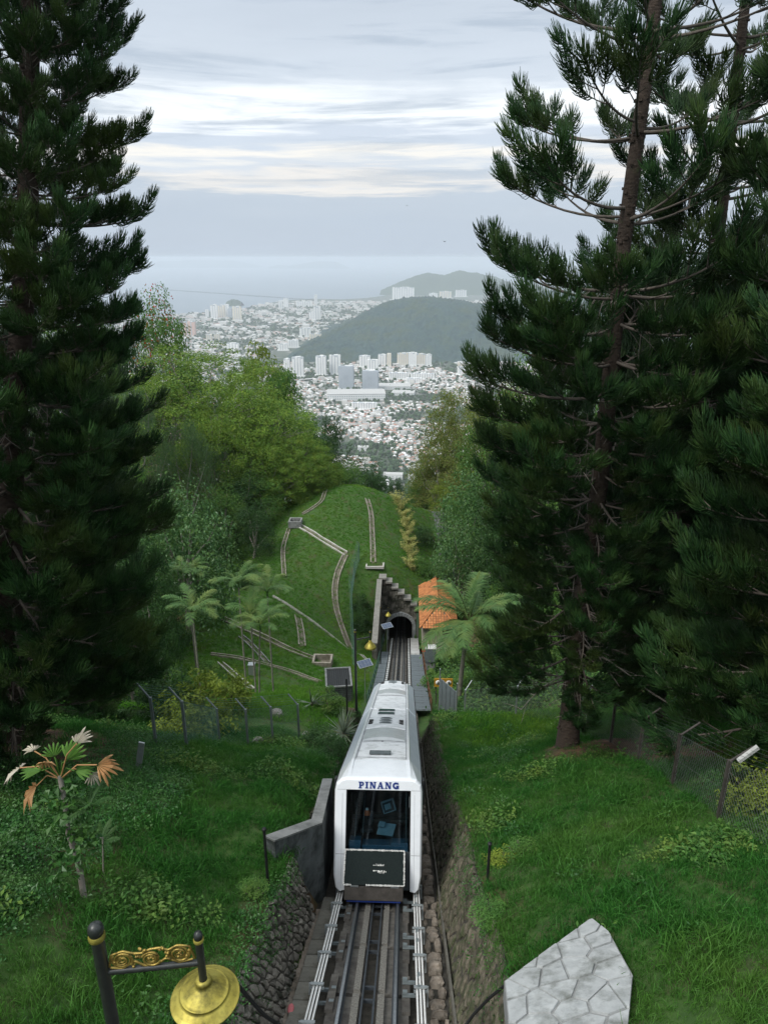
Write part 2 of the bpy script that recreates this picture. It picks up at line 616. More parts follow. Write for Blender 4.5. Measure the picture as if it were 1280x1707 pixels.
def _tps(x, y):
    p = np.stack([x, y], -1).reshape(-1, 2)
    out = np.empty(len(p))
    for i in range(0, len(p), 20000):
        q = p[i:i + 20000]
        d = np.linalg.norm(q[:, None] - ctrl[None, :, :2], axis=-1)
        out[i:i + 20000] = np.where(d > 0, d * d * np.log(d + 1e-9), 0) @ _tw[:-3] + _tw[-3] + q @ _tw[-2:]
    return out.reshape(np.shape(x))


def sstep(a, b, x):
    t = np.clip((x - a) / (b - a), 0, 1)
    return t * t * (3 - 2 * t)


def ridge_y(x):                         # beyond this line the hill falls to the plain
    return np.where(x < 0, 102 + np.clip(-x - 14, 0, 60) * 1.1, 102 + np.clip(x - 2, 0, 10) * 2.2)


def bumps(x, y):
    return (np.sin(x * 1.3 + 2 * np.sin(y * .7)) * np.sin(y * 1.1 + 1.3) * .09 + np.sin(x * 3.1 + y * 1.7) * np.sin(y * 2.9 - x) * .04)


def bank(x, y):
    x = np.asarray(x, float); y = np.asarray(y, float)
    ry = ridge_y(x)
    yc = np.minimum(y, ry)
    xc = np.clip(x, -80, 60)
    z = _tps(xc, np.maximum(yc, -6))
    over = np.maximum(y - ry, 0)
    z = z - .62 * over - .0006 * np.minimum(over, 60) ** 2
    z = z + bumps(x, y) * sstep(2.2, 3.2, np.abs(x)) * np.where(y < 45, 1, .6)
    # a terrace step on the left lawn: the upper lawn overhangs a dark ledge in front of the concrete wall
    led = sstep(11.9, 13.5, y - (x + 2.2) * .06) * sstep(-2.3, -2.8, x) * (1 - sstep(17, 25, y)) * sstep(-13, -9, x)
    return z + led * .45


def ground(x, y):
    x = np.asarray(x, float); y = np.asarray(y, float)
    b = bank(x, y)
    t = TZ(y)
    bed = t - .32
    xt = np.where(x < 0, 1.98, 2.25)
    k = np.clip((np.abs(x) - 1.55) / (xt - 1.55), 0, 1)
    cut = np.minimum(bed + k * (b - bed) - .16 * np.sin(k * math.pi) - .05, np.maximum(b, bed - 1))
    near = np.where(np.abs(x) < 1.55, bed, cut)
    on = (y < PORTAL) & (np.abs(x) < xt)
    wide = np.where((y > 66) & (y < PORTAL) & (x > -2.6) & (x < 2.3), np.minimum(b, bed), b)
    return np.maximum(np.where(on, near, wide), -704)


def gz(x, y): return float(ground(np.array([x]), np.array([y]))[0])


def axis_lines(parts):
    a = []
    for lo, hi, st in parts:
        a.append(np.arange(lo, hi - 1e-6, st))
    return np.unique(np.round(np.concatenate(a), 4))


xs = axis_lines([(-900, -200, 70), (-200, -60, 10), (-60, -14, 1.6), (-14, -2.6, .38), (2.7, 14, .38), (14, 60, 1.6), (60, 200, 10), (200, 901, 70)])
xs = np.unique(np.r_[xs, [-2.6, -2.25, -1.98, -1.78, -1.55, -.8, 0, .8, 1.55, 1.9, 2.25, 2.3]])
ys = axis_lines([(-6, 44, .4), (44, 78.9, .8), (79.4, 116, .8), (116, 180, 3), (180, 400, 15), (400, 1401, 90)])
ys = np.unique(np.r_[ys, [78.9, 79.2]])
GX, GY = np.meshgrid(xs, ys)
GZ = ground(GX, GY)


def sheet(x, y):                        # height of the terrain mesh itself
    i = np.clip(np.searchsorted(xs, x) - 1, 0, len(xs) - 2); j = np.clip(np.searchsorted(ys, y) - 1, 0, len(ys) - 2)
    u = (x - xs[i]) / (xs[i + 1] - xs[i]); v = (y - ys[j]) / (ys[j + 1] - ys[j])
    return (GZ[j, i] * (1 - u) + GZ[j, i + 1] * u) * (1 - v) + (GZ[j + 1, i] * (1 - u) + GZ[j + 1, i + 1] * u) * v


mb = MB()
nx, ny = len(xs), len(ys)
ii = (np.arange(ny - 1)[:, None] * nx + np.arange(nx - 1)[None, :]).ravel()
_soil = np.zeros(GX.shape)
for (cx_, cy_, r_) in ((7.0, 20.6, 2.2), (9.0, 19.2, 2.6), (11.5, 25.5, 2.2), (-9.8, 15.8, 3.0), (-6.2, 10.6, 1.3), (11, 15.5, 3)):
    _soil = np.maximum(_soil, 1 - sstep(.55, 1.15, np.hypot(GX - cx_, GY - cy_) / r_ + .18 * np.sin(GX * 3 + GY * 2)))
_e = np.abs(GX) - np.where(GX < 0, 1.98, 2.25)
_soil = np.maximum(_soil, (1 - sstep(.15, .6, _e)) * (GY < 36) * (.55 + .45 * np.sin(GY * 1.7 + GX)))
_soil = np.maximum(_soil, .8 * ((GX < -18 - .055 * GY) | ((GX > 8) & (GY > 34))))
_soil = np.clip(_soil, 0, 1)
_cx = (xs[:-1] + xs[1:]) / 2
_open = ((ys[:-1] > 78.0) & (ys[:-1] < 79.15))[:, None] & ((_cx > -2.6) & (_cx < 2.25))[None, :]   # the tunnel mouth
ii = ii[~_open.ravel()]
mb.add(np.stack([GX, GY, GZ], -1).reshape(-1, 3), np.stack([ii, ii + 1, ii + nx + 1, ii + nx], -1), 0, True, _soil.ravel())
o = mb.build('hillside', M['grass_ground'])
tag(o, 'steep green hillside on both sides of the railway', None, None, 'structure')

# track bed: a rough stone floor in the cutting (with the inside of the tunnel)
mb = MB()
yb = np.arange(1, 104, 1.0)
for x0, x1 in ((-1.54, 0), (0, 1.54)):
    V = []
    for y in yb:
        z = float(TZ(min(y, 104)))
        V += [(x0, y, z - .30), (x1, y, z - .30)]
    n = len(yb)
    mb.add(V, [(2 * i, 2 * i + 1, 2 * i + 3, 2 * i + 2) for i in range(n - 1)], 0, True)
tag(mb.build('track_bed', M['mortar']), 'dark stone bed of the railway cutting', None, None, 'structure')

# ------------------------------------------------------------------ railway track
track = thing('railway_track', (0, 0, 0), 'narrow steep funicular track on concrete slabs running down to the tunnel', 'railway track')


def sweep(mb, prof, y0, y1, dx=0.0, dz=0.0, step=1.5, m=0, smooth=False, closed=True):
    yy = np.arange(y0, y1 + 1e-6, step)
    n = len(prof)
    V = []
    for y in yy:
        s_ = slope(min(y, 100)); z = float(TZ(y))
        for (u, w) in prof:
            V.append((dx + u, y - math.sin(s_) * (w + dz), z + math.cos(s_) * (w + dz)))
    F = [(i * n + j, i * n + (j + 1) % n, (i + 1) * n + (j + 1) % n, (i + 1) * n + j) for i in range(len(yy) - 1) for j in range(n)]
    mb.add(V, F, m, smooth)
    mb.add(V[:n], [tuple(range(n))[::-1]], m); mb.add(V[-n:], [tuple(range(n))], m)


rail_web = [(-.06, -.15), (.06, -.15), (.06, -.13), (.012, -.11), (.012, -.04), (.035, -.03), (.035, -.004), (-.035, -.004), (-.035, -.03), (-.012, -.04), (-.012, -.11), (-.06, -.13)]
rail_top = [(-.03, -.003), (.03, -.003), (.026, .006), (-.026, .006)]
for sx in (-.5, .5):
    mb = MB(); sweep(mb, rail_web, 2, 100, sx, 0, 1.5, 0)
    mb2 = mb.build('rail', [M['railside']], track)
    h = MB(); sweep(h, rail_top, 2, 100, sx, 0, 1.5, 0)
    h.build('rail_head', [M['steel']], mb2)
for sx in (-.11, .11):
    mb = MB(); sweep(mb, [(-.018, -.10), (.018, -.10), (.018, -.04), (-.018, -.04)], 2, 100, sx, 0, 1.5, 0)
    mb.build('cable_guide', M['railside'], track)

SEG = 2.05


def along(y): return (0, y, float(TZ(y))), (slope(y), 0, 0)


slab_mb = MB()
for s in (-1, 1):
    slab_mb.box((s * .45, 0, -.215), (.60, SEG - .14, .13), 0)
slab_me = slab_mb.mesh('track_slab', [M['trackslab']])
strip_me = MB().box((0, 0, -.115), (.13, SEG - .15, .07), 0).mesh('gravel_strip', [M['gravel']])
pad_me = MB().box((0, 0, -.12), (.15, SEG * .34, .06), 0).mesh('rail_pad', [M['trackslab']])
tie_me = MB().box((0, 0, -.13), (.24, .07, .05), 0).mesh('cross_tie', [M['railside']])
brk = MB()
brk.box((0, 0, -.10), (.34, .06, .05)); brk.box((.14, 0, -.02), (.05, .06, .20)); brk.box((-.12, .02, -.06), (.09, .10, .05))
brk_me = brk.mesh('rail_bracket', [M['greymetal']])
y = 5.2
i = 0
while y < 96:
    l, r = along(y)
    if y < 66 or i % 1 == 0:
        inst('track_slab', slab_me, track, l, r)
        for s in (-1, 1):
            inst('gravel_strip', strip_me, track, l, r).location.x = s * .235
            if y < 40:
                for q in (-.33, .33):
                    l2, r2 = along(y + q * SEG * .9)
                    inst('rail_pad', pad_me, track, (s * .70, l2[1], l2[2]), r2)
    for q in (-.33, .33):
        l2, r2 = along(y + q * SEG)
        inst('cross_tie', tie_me, track, l2, r2)
        if y < 45:
            for s in (-1, 1):
                b_ = inst('rail_bracket', brk_me, track, (s * .80, l2[1] + s * .1, l2[2]), (r2[0], 0, 0 if s > 0 else math.pi))
                if s < 0: b_.rotation_euler = (-r2[0], 0, math.pi)
    y += SEG * math.cos(slope(y))
    i += 1

# cable conduits: three white pipes with clamps on each side
for s, lab in ((-1, 'three white pipes clamped along the left of the track'), (1, 'three white pipes clamped along the right of the track')):
    pipes = thing('pipe_run', (0, 0, 0), lab, 'pipes', 'white conduits beside the rails')
    for q in (-.062, 0, .062):
        mb = MB()
        yy = np.arange(2, 46, 1.0)
        pts = [(s * .97 + q, y_, float(TZ(y_)) + .06 + (.012 if q == 0 else 0)) for y_ in yy]
        mb.tube(pts, .021, 8, 0)
        mb.build('pipe', M['whitepipe'], pipes)
    cb = MB(); cb.box((0, 0, .10), (.25, .09, .022)); cb.box((0, 0, .022), (.25, .09, .02)); cb.box((s * .135, 0, -.06), (.035, .05, .34))
    cme = cb.mesh('pipe_clamp', [M['galv']])
    y = 6.0
    while y < 45:
        l, r = along(y)
        inst('pipe_clamp', cme, pipes, (s * .97, l[1], l[2]), r)
        y += 1.17
    # below the train: a dashed row of cable trough covers
    tr = thing('cable_trough', (0, 0, 0), 'row of pale and dark cover blocks along the %s side of the lower track' % ('left' if s < 0 else 'right'), 'cable trough', 'trough covers by the lower track')
    me1 = MB().box((0, 0, .06), (.20, .50, .14)).mesh('cover_block', [M['paleconcrete']])
    me2 = MB().box((0, 0, .045), (.20, .50, .12)).mesh('cover_block', [M['greymetal']])
    y = 46.2
    k = 0
    while y < 78:
        l, r = along(y)
        inst('cover_block', me1 if k % 2 else me2, tr, (s * 1.02, l[1], l[2]), r)
        y += .5; k += 1


# ------------------------------------------------------------------ voronoi stones on any surface
def clip(poly, mx, my, nx_, ny_):
    out = []
    n = len(poly)
    for i in range(n):
        a, b = poly[i], poly[(i + 1) % n]
        da = (a[0] - mx) * nx_ + (a[1] - my) * ny_
        db = (b[0] - mx) * nx_ + (b[1] - my) * ny_
        if da <= 0: out.append(a)
        if da * db < 0:
            t = da / (da - db)
            out.append((a[0] + (b[0] - a[0]) * t, a[1] + (b[1] - a[1]) * t))
    return out


def voronoi(u0, u1, v0, v1, cell, sx=1.0, rot=0.0, seed=1, region=None, jit=.42):
    """cells of jittered points over a rectangle (or a convex region), stretched by sx along direction rot"""
    r_ = np.random.default_rng(seed)
    c, s = math.cos(rot), math.sin(rot)
    reg = region or [(u0, v0), (u1, v0), (u1, v1), (u0, v1)]
    to = lambda p: ((p[0] * c + p[1] * s) / sx, -p[0] * s + p[1] * c)
    back = lambda p: (p[0] * sx * c - p[1] * s, p[0] * sx * s + p[1] * c)
    rg = [to(p) for p in reg]
    xs_ = [p[0] for p in rg]; ys_ = [p[1] for p in rg]
    pts = {}
    i0, i1 = int(min(xs_) / cell) - 2, int(max(xs_) / cell) + 2
    j0, j1 = int(min(ys_) / cell) - 2, int(max(ys_) / cell) + 2
    for i in range(i0, i1 + 1):
        for j in range(j0, j1 + 1):
            pts[i, j] = ((i + .5 + (j % 2) * .5 + r_.uniform(-jit, jit)) * cell, (j + .5 + r_.uniform(-jit, jit)) * cell)
    cells = []
    for (i, j), p in pts.items():
        poly = rg
        for a in range(-2, 3):
            for b in range(-2, 3):
                q = pts.get((i + a, j + b))
                if (a, b) == (0, 0) or q is None or not poly: continue
                poly = clip(poly, (p[0] + q[0]) / 2, (p[1] + q[1]) / 2, q[0] - p[0], q[1] - p[1])
        if len(poly) >= 3:
            ar = .5 * abs(sum(poly[k][0] * poly[(k + 1) % len(poly)][1] - poly[(k + 1) % len(poly)][0] * poly[k][1] for k in range(len(poly))))
            if ar > cell * cell * .12:
                cells.append([back(k) for k in poly])
    if region is None and not cells: print('no cells')
    return cells


def stone_solid(mb, poly, fn, gap, h, seed, m=0, rough=.35):
    """one stone: shrunk outline, a shoulder ring and a domed, tilted top"""
    r_ = random.Random(seed)
    q = np.array(poly)
    ctr = q.mean(0)
    d = q - ctr
    ln = np.linalg.norm(d, axis=1, keepdims=True)
    out = ctr + d * np.maximum(.3, 1 - gap / np.maximum(ln, 1e-6))
    n = len(out)
    tx, ty = r_.uniform(-rough, rough), r_.uniform(-rough, rough)
    sc = max(ln.mean(), .02)
    mid = ctr + (out - ctr) * .86
    top = ctr + (out - ctr) * .5
    V = [fn(a, b, -.04) for a, b in out]
    V += [fn(a, b, h * (.62 + r_.uniform(-.15, .15)) + h * .5 * (tx * (a - ctr[0]) + ty * (b - ctr[1])) / sc) for a, b in mid]
    V += [fn(a, b, h * (1 + r_.uniform(-.15, .15)) + h * .5 * (tx * (a - ctr[0]) + ty * (b - ctr[1])) / sc) for a, b in top]
    F = [(i, (i + 1) % n, n + (i + 1) % n, n + i) for i in range(n)] + [(n + i, n + (i + 1) % n, 2 * n + (i + 1) % n, 2 * n + i) for i in range(n)]
    mb.add(V, F + [tuple(range(2 * n, 3 * n))], m, False, r_.random())


def stone_wall(name, label, cat, fn, cells, key, gap, h, mat, backing, group=None, limit=298, piece='stone'):
    root = thing(name, (0, 0, 0), label, cat, group)
    backing.build('backing', M['mortar'], root)
    cells = sorted(cells, key=key)
    for i, c_ in enumerate(cells[:limit]):
        mb = MB(); stone_solid(mb, c_, fn, gap, h * random.uniform(.7, 1.3), i * 7 + len(cells))
        mb.build(piece, mat, root)
    if len(cells) > limit:
        mb = MB()
        for i, c_ in enumerate(cells[limit:]):
            stone_solid(mb, c_, fn, gap, h * random.uniform(.7, 1.3), i * 5 + 3)
        tag(mb.build(piece, mat, root), None, None, None, 'stuff')
    return root


def side_fn(s, y_off=0.0):
    def fn(u, v, h):                    # u = y along the track, v = 0 foot .. 1 top, h proud of the wall
        z0 = float(TZ(u)) - .30
        z1 = float(_bk[s](u)) + .03
        ww = .43 if s < 0 else .70
        x = s * (1.55 + ww * v + .05 * math.sin(u * 1.3 + v * 2))
        dz = max(z1 - z0, .3)
        ln = math.hypot(ww, dz)
        return (x - s * h * dz / ln, u, z0 + (z1 - z0) * v + h * ww / ln)
    return fn


_bky = np.arange(0, 60, .5)
_bk = {s: (lambda u, t=bank(np.full(len(_bky), -2.02 if s < 0 else 2.3), _bky): np.interp(u, _bky, t)) for s in (-1, 1)}


def wall_back(s, y0, y1):
    fn = side_fn(s)
    mb = MB()
    yy = np.arange(y0, y1 + .01, .5)
    V = []
    for y_ in yy: V += [fn(y_, v, .012) for v in (0, .5, 1)]
    F = []
    for i in range(len(yy) - 1):
        for j in range(2):
            a = i * 3 + j
            F.append((a, a + 1, a + 4, a + 3))
    return mb.add(V, F, 0, True)


# in these walls v runs 0..1 over about 2.3 m, so the cells are laid out in metres and divided
def wall_cells(y0, y1, cell, sx, rot, seed):
    HH = 2.2
    return [[(a, b / HH) for a, b in c_] for c_ in voronoi(y0, y1, 0, HH, cell, sx, rot, seed)]


stone_wall('stone_wall', 'sloping rubble stone wall of the cutting, in front of the concrete wall on the left', 'stone wall', side_fn(-1), wall_cells(4.6, 12.9, .20, 1.9, R(-58), 3),
           lambda c_: -sum(p[0] for p in c_) / len(c_), .014, .055, M['rock'], wall_back(-1, 2, 12.9))
stone_wall('stone_wall', 'sloping rubble stone wall between the upper left lawn and the white train', 'stone wall', side_fn(-1), wall_cells(14.2, 35, .24, 1.8, R(-50), 4),
           lambda c_: sum(p[0] for p in c_) / len(c_), .014, .05, M['mossrock'], wall_back(-1, 14.1, 35.5))
stone_wall('stone_wall', 'long sloping brown stone wall of the cutting below the right lawn', 'stone wall', side_fn(1), wall_cells(4.6, 33, .20, 2.1, R(48), 5),
           lambda c_: sum(p[0] for p in c_) / len(c_), .012, .05, M['mossrock'], wall_back(1, 2, 34))

# walkways in the cutting: smooth slabs on the left, rough stepping stones on the right
lw = thing('stone_walkway', (0, 0, 0), 'narrow walkway of worn flat slabs left of the track', 'walkway')
y = 5.5
while y < 13.3:
    d = random.uniform(.55, .85)
    l, r = along(y + d / 2)
    mb = MB(); mb.box((0, 0, 0), (.36, d - .03, .16))
    o = mb.build('slab', M['slab'], lw, (-1.22, l[1], l[2] - .20 + random.uniform(-.02, .02)), (r[0] + random.uniform(-.03, .03), random.uniform(-.03, .03), 0), .02)
    y += d * math.cos(r[0])
gut = MB()
for i in range(46):
    y_ = 5.5 + i * .17
    gut.box((-1.47 + random.uniform(-.02, .02), y_, float(TZ(y_)) - .27), (.10, .15, .06), 0, None, random.random())
tag(gut.build('gutter', M['brownrock'], lw), None, None, None, 'stuff')

rw = thing('stone_steps', (0, 0, 0), 'uneven brown stone steps between the right-hand pipes and the stone wall', 'stone steps')
y = 5.0
n_s = 0
while y < 44:
    d = random.uniform(.32, .6)
    cols = [(1.12, 1.50)] if random.random() < .45 else [(1.10, 1.10 + (sp := random.uniform(.15, .25))), (1.12 + sp, 1.52)]
    for (a, b) in cols:
        yc_ = y + d / 2
        w_ = b - a - .03
        k = random.randint(6, 8)
        poly = []
        for j in range(k):
            th = 2 * math.pi * (j + random.uniform(-.2, .2)) / k
            e = (abs(math.cos(th)) ** 4 + abs(math.sin(th)) ** 4) ** -.25
            poly.append((math.cos(th) * e * w_ / 2 * random.uniform(.85, 1.05), math.sin(th) * e * d / 2 * random.uniform(.85, 1.0)))
        zt = float(TZ(yc_)) - .16 + random.uniform(-.05, .07)
        tl = random.uniform(-.35, -.1)
        mb = MB()
        stone_solid(mb, poly, lambda u, v, h: (u, v, h + tl * v - .06), .0, random.uniform(.06, .12), n_s + 90, 0, .25)
        mb.build('stone', M['brownrock'], rw, ((a + b) / 2, yc_, zt - .08))
        n_s += 1
    y += d * .93
# a thin edging line between the steps and the wall
ed = MB(); sweep(ed, [(-.02, -.20), (.02, -.20), (.02, .02), (-.02, .02)], 4, 34, 1.56, 0, 1.0)
tag(ed.build('edging_strip', M['slab']), 'thin stone edging strip at the foot of the right wall', 'edging')

# concrete wall left of the train: a wing from the lawn and a length along the track
A, B_, C_ = P(458, 1404, 12.4), P(537, 1374, 14.0), P(554, 1300, 17.2)
cw = thing('concrete_wall', (B_.x, B_.y, 0), 'grey concrete retaining wall with an angled end left of the train', 'retaining wall')


def wall_run(mb, pa, pb, th, za, zb, m=0):
    """upright wall of thickness th from pa to pb (top points), feet at za, zb"""
    d = Vector((pb[0] - pa[0], pb[1] - pa[1], 0)).normalized()
    nn = Vector((-d.y, d.x, 0)) * th
    V = []
    for p_, zf in ((pa, za), (pb, zb)):
        V += [(p_[0], p_[1], zf), (p_[0] + nn.x, p_[1] + nn.y, zf), (p_[0] + nn.x, p_[1] + nn.y, p_[2]), (p_[0], p_[1], p_[2])]
    mb.add(V, [(0, 4, 5, 1), (1, 5, 6, 2), (2, 6, 7, 3), (3, 7, 4, 0), (0, 1, 2, 3), (4, 7, 6, 5)], m)


off = Vector((B_.x, B_.y, 0))
mb = MB(); wall_run(mb, A - off, B_ - off, .26, float(TZ(12.4)) - .4, float(TZ(14)) - .5)
mb.build('wing_wall', M['darkconcrete'], cw)
mb = MB(); wall_run(mb, B_ - off + Vector((.005, .004, 0)), C_ - off, .26, float(TZ(14)) - .5, float(TZ(17)) - .5)
mb.build('side_wall', M['darkconcrete'], cw)
mb = MB()
for pa, pb in ((A - off, B_ - off), (B_ - off, C_ - off)):
    wall_run(mb, pa + Vector((0, 0, .05)), pb + Vector((0, 0, .05)), .29, pa.z + .004, pb.z + .004)
mb.build('coping', M['concrete'], cw)

# white crazy paving at the top of the right wall
PV = [P(840, 1640, 7.25), P(915, 1592, 7.9), P(985, 1533, 8.55), P(1012, 1570, 8.1), P(1052, 1640, 7.0), P(1046, 1707, 6.2), P(1040, 1800, 5.3), P(850, 1800, 5.6), P(845, 1707, 6.5)]
pav = thing('crazy_paving', (0, 0, 0), 'patch of pale grey crazy paving among the grass at the top of the right wall', 'paving')
reg = [(p.x, p.y) for p in PV]
_plane = np.linalg.lstsq(np.c_[np.ones(len(PV)), np.array(reg)], np.array([p.z for p in PV]), rcond=None)[0]


def pav_fn(u, v, h): return (u, v, _plane[0] + _plane[1] * u + _plane[2] * v + h + .12)


M['paving'] = pm('paving', (.30, .315, .315), (.44, .455, .45), 5, .85, .9, c3=(.17, .18, .165), s3=2.4, f3=(.48, .68), rnd=.14, detail=10, bdist=.02)
M['pavejoint'] = pm('pavejoint', (.20, .205, .20), (.29, .295, .29), 10, .9, .3)
mb = MB(); mb.prism(reg, pav_fn, -.35, -.004, 0)
mb.build('bed', M['pavejoint'], pav)
cells = voronoi(0, 0, 0, 0, .36, 1.35, R(35), 24, reg, .49)
for i, c_ in enumerate(cells):
    q = np.array(c_); ctr = q.mean(0)
    q = ctr + (q - ctr) * (1 - .008 / np.maximum(np.linalg.norm(q - ctr, axis=1, keepdims=True), .02))
    mb = MB(); mb.prism(q, pav_fn, -.02, random.uniform(.012, .034), 0, None, .07)
    mb.build('paving_stone', M['paving'], pav)
# ------------------------------------------------------------------ the funicular train
M['whitepaint'] = pm('whitepaint', (.72, .75, .78), (.78, .81, .835), 3, .28, .02, spec=.5, coat=.3, c3=(.60, .62, .62), s3=2.6, f3=(.55, .8))
M['roofpaint'] = pm('roofpaint', (.62, .64, .65), (.78, .80, .81), 5, .45, .05, spec=.4, c3=(.36, .38, .37), s3=2.8, f3=(.50, .72), detail=9)
M['roofband'] = pm('roofband', (.47, .52, .57), (.56, .60, .645), 3, .35, .02, c3=(.40, .43, .46), s3=2, f3=(.55, .8))
M['skylight'] = pm('skylight', (.40, .43, .44), (.50, .53, .54), 4, .3, .03, c3=(.3, .32, .32), s3=5, f3=(.55, .75))
M['vent'] = pm('vent', (.06, .075, .08), (.10, .12, .125), 8, .55, .1)
M['sealant'] = pm('sealant', (.20, .21, .22), (.30, .31, .32), 9, .7)
M['blue'] = pm('blue', (.012, .03, .16), (.018, .045, .21), 4, .4)
M['cabblue'] = pm('cabblue', (.06, .13, .20), (.09, .18, .26), 5, .5)
M['cablight'] = pm('cablight', (.17, .26, .31), (.25, .35, .40), 6, .45)
M['cabdark'] = pm('cabdark', (.03, .038, .042), (.055, .066, .072), 4, .7)
M['mat'] = pm('mat', (.009, .014, .014), (.016, .023, .022), 30, .85, .15, spec=.12)
M['brownmetal'] = pm('brownmetal', (.05, .045, .04), (.085, .076, .068), 6, .5, .1, c3=(.03, .027, .024), s3=2, f3=(.5, .7))
M['lace'] = pm('lace', (.55, .55, .52), (.78, .78, .75), 30, .7, .3)
M['orange'] = pm('orange', (.6, .13, .05), (.7, .18, .07), 8, .5)
M['sideglass'] = pm('sideglass', (.015, .022, .026), (.02, .03, .034), 3, .06, spec=.6)


def glassmat(name, tintc, alpha, rough=.03):
    m, nt, o = mk(name)
    N, L = nt.nodes, nt.links
    t = N.new('ShaderNodeBsdfTransparent'); t.inputs[0].default_value = (*tintc, 1)
    g = N.new('ShaderNodeBsdfGlossy'); g.inputs['Roughness'].default_value = rough
    fr = N.new('ShaderNodeFresnel'); fr.inputs[0].default_value = 1.5
    ma = N.new('ShaderNodeMath'); ma.operation = 'MULTIPLY_ADD'
    L.new(fr.outputs[0], ma.inputs[0]); ma.inputs[1].default_value = .8; ma.inputs[2].default_value = alpha
    ms = N.new('ShaderNodeMixShader')
    L.new(ma.outputs[0], ms.inputs[0]); L.new(t.outputs[0], ms.inputs[1]); L.new(g.outputs[0], ms.inputs[2])
    L.new(ms.outputs[0], o.inputs[0])
    return m


M['windscreen'] = glassmat('windscreen', (.66, .78, .82), .0)
TH = R(-27.44)
train = thing('funicular_train', (-.03, 13.6, float(TZ(13.6)) + .02), 'white funicular train descending the track towards the tunnel', 'train', None, (TH, 0, 0))
LEN = 22.9
halfA = [(.95, .10), (1.07, .20), (1.125, .5), (1.135, 2.55), (1.12, 2.74), (.83, 3.03), (.80, 3.075), (.735, 3.075), (.72, 3.045), (.36, 3.07), (0, 3.08)]
halfB = [(.95, .10), (1.07, .20), (1.125, .5), (1.135, 2.55), (1.10, 2.74), (.98, 2.86), (.83, 2.90), (.735, 2.90), (.72, 2.90), (.36, 2.91), (0, 2.91)]
half0 = [(.95, .13), (1.03, .22), (1.07, .5), (1.08, 2.55), (1.05, 2.70), (.94, 2.80), (.83, 2.83), (.735, 2.83), (.72, 2.83), (.36, 2.835), (0, 2.835)]


def full(h): return h + [(-x, z) for x, z in h[-2::-1]]


secs = [(0.0, half0), (.03, [(a + (c - a) * .6, b + (d - b) * .6) for (a, b), (c, d) in zip(half0, halfB)]), (.10, halfB),
        (.75, [((a + c) / 2, (b + d) / 2) for (a, b), (c, d) in zip(halfA, halfB)]), (1.45, halfA)] + [(q, halfA) for q in (4, 7, 10, 11.4)] + \
       [(11.45, [(a * .93, b * .985) for a, b in halfA]), (11.75, [(a * .93, b * .985) for a, b in halfA]), (11.8, halfA)] + \
       [(q, halfA) for q in (14, 17, 20, LEN - 1.2)] + [(LEN - .1, halfB), (LEN, half0)]
n = len(full(halfA))
mb = MB()
V = []
for u, h in secs: V += [(x, u, z) for x, z in full(h)]
side_ix = {j for j in (4, n - 6)}
F, Fb, Fr = [], [], []
for i in range(len(secs) - 1):
    for j in range(n - 1):
        f = (i * n + j, (i + 1) * n + j, (i + 1) * n + j + 1, i * n + j + 1)
        if j in (4, n - 6) and 4 <= i: Fb.append(f)
        elif 4 <= i and 7 <= j <= n - 9: Fr.append(f)
        else: F.append(f)
mb.add(V, F + [tuple(range((len(secs) - 1) * n, len(secs) * n))], 0)
mb.F.append(np.array(Fb)); mb.M.append(np.full(len(Fb), 1)); mb.SM.append(np.full(len(Fb), False))
mb.F.append(np.array(Fr)); mb.M.append(np.full(len(Fr), 2)); mb.SM.append(np.full(len(Fr), False))
# front frame: pillars and header round the windscreen
fo = full(half0)
WX, WB, WT = .83, .16, 2.60
inner = [(max(-WX, min(WX, x)), max(WB, min(WT, z))) for x, z in fo]
k = len(fo)
Vf = [(x, 0, z) for x, z in fo] + [(x, 0, z) for x, z in inner] + [(x, .13, z) for x, z in inner]
mb.add(Vf, [(j, j + 1, k + j + 1, k + j) for j in range(k - 1)] + [(k + j, k + j + 1, 2 * k + j + 1, 2 * k + j) for j in range(k - 1)], 0)
body = mb.build('body', [M['whitepaint'], M['roofband'], M['roofpaint']], train)
bv = body.modifiers.new('bevel', 'BEVEL'); bv.width = .018; bv.segments = 2; bv.limit_method = 'ANGLE'; bv.angle_limit = R(25)
# panel seams on the pillars and roof
mb = MB()
for s in (-1, 1):
    mb.box((s * .955, -.001, 1.02), (.23, .004, .010)); mb.box((s * .955, -.001, 2.6), (.23, .004, .008)); mb.box((s * .925, -.001, 1.35), (.006, .004, 2.3))
tag(mb.build('panel_seam', M['sealant'], body), None, None, None, 'stuff')
# windscreen and cab
mb = MB(); mb.box((0, .12, 1.86), (1.655, .012, 1.475)); mb.build('windscreen', M['windscreen'], train)
mb = MB()
for (c, d) in (((0, .105, 2.585), (1.65, .03, .03)), ((-.815, .105, 1.86), (.03, .03, 1.42)), ((.815, .105, 1.86), (.03, .03, 1.42))): mb.box(c, d)
mb.build('windscreen_gasket', M['black'], train)
mb = MB(); mb.box((0, .1, .62), (1.65, .03, .92)); mb.build('lower_panel', M['cabdark'], train)
cab = MB()
cab.box((0, 1.9, .95), (1.9, 3.5, .04)); cab.box((0, 3.66, 1.9), (1.9, .04, 1.9)); cab.box((-.97, 1.9, 1.9), (.03, 3.5, 1.9)); cab.box((.97, 1.9, 1.9), (.03, 3.5, 1.9)); cab.box((0, 1.95, 2.72), (1.9, 3.3, .03))
cabin = cab.build('cabin', M['cabdark'], train)


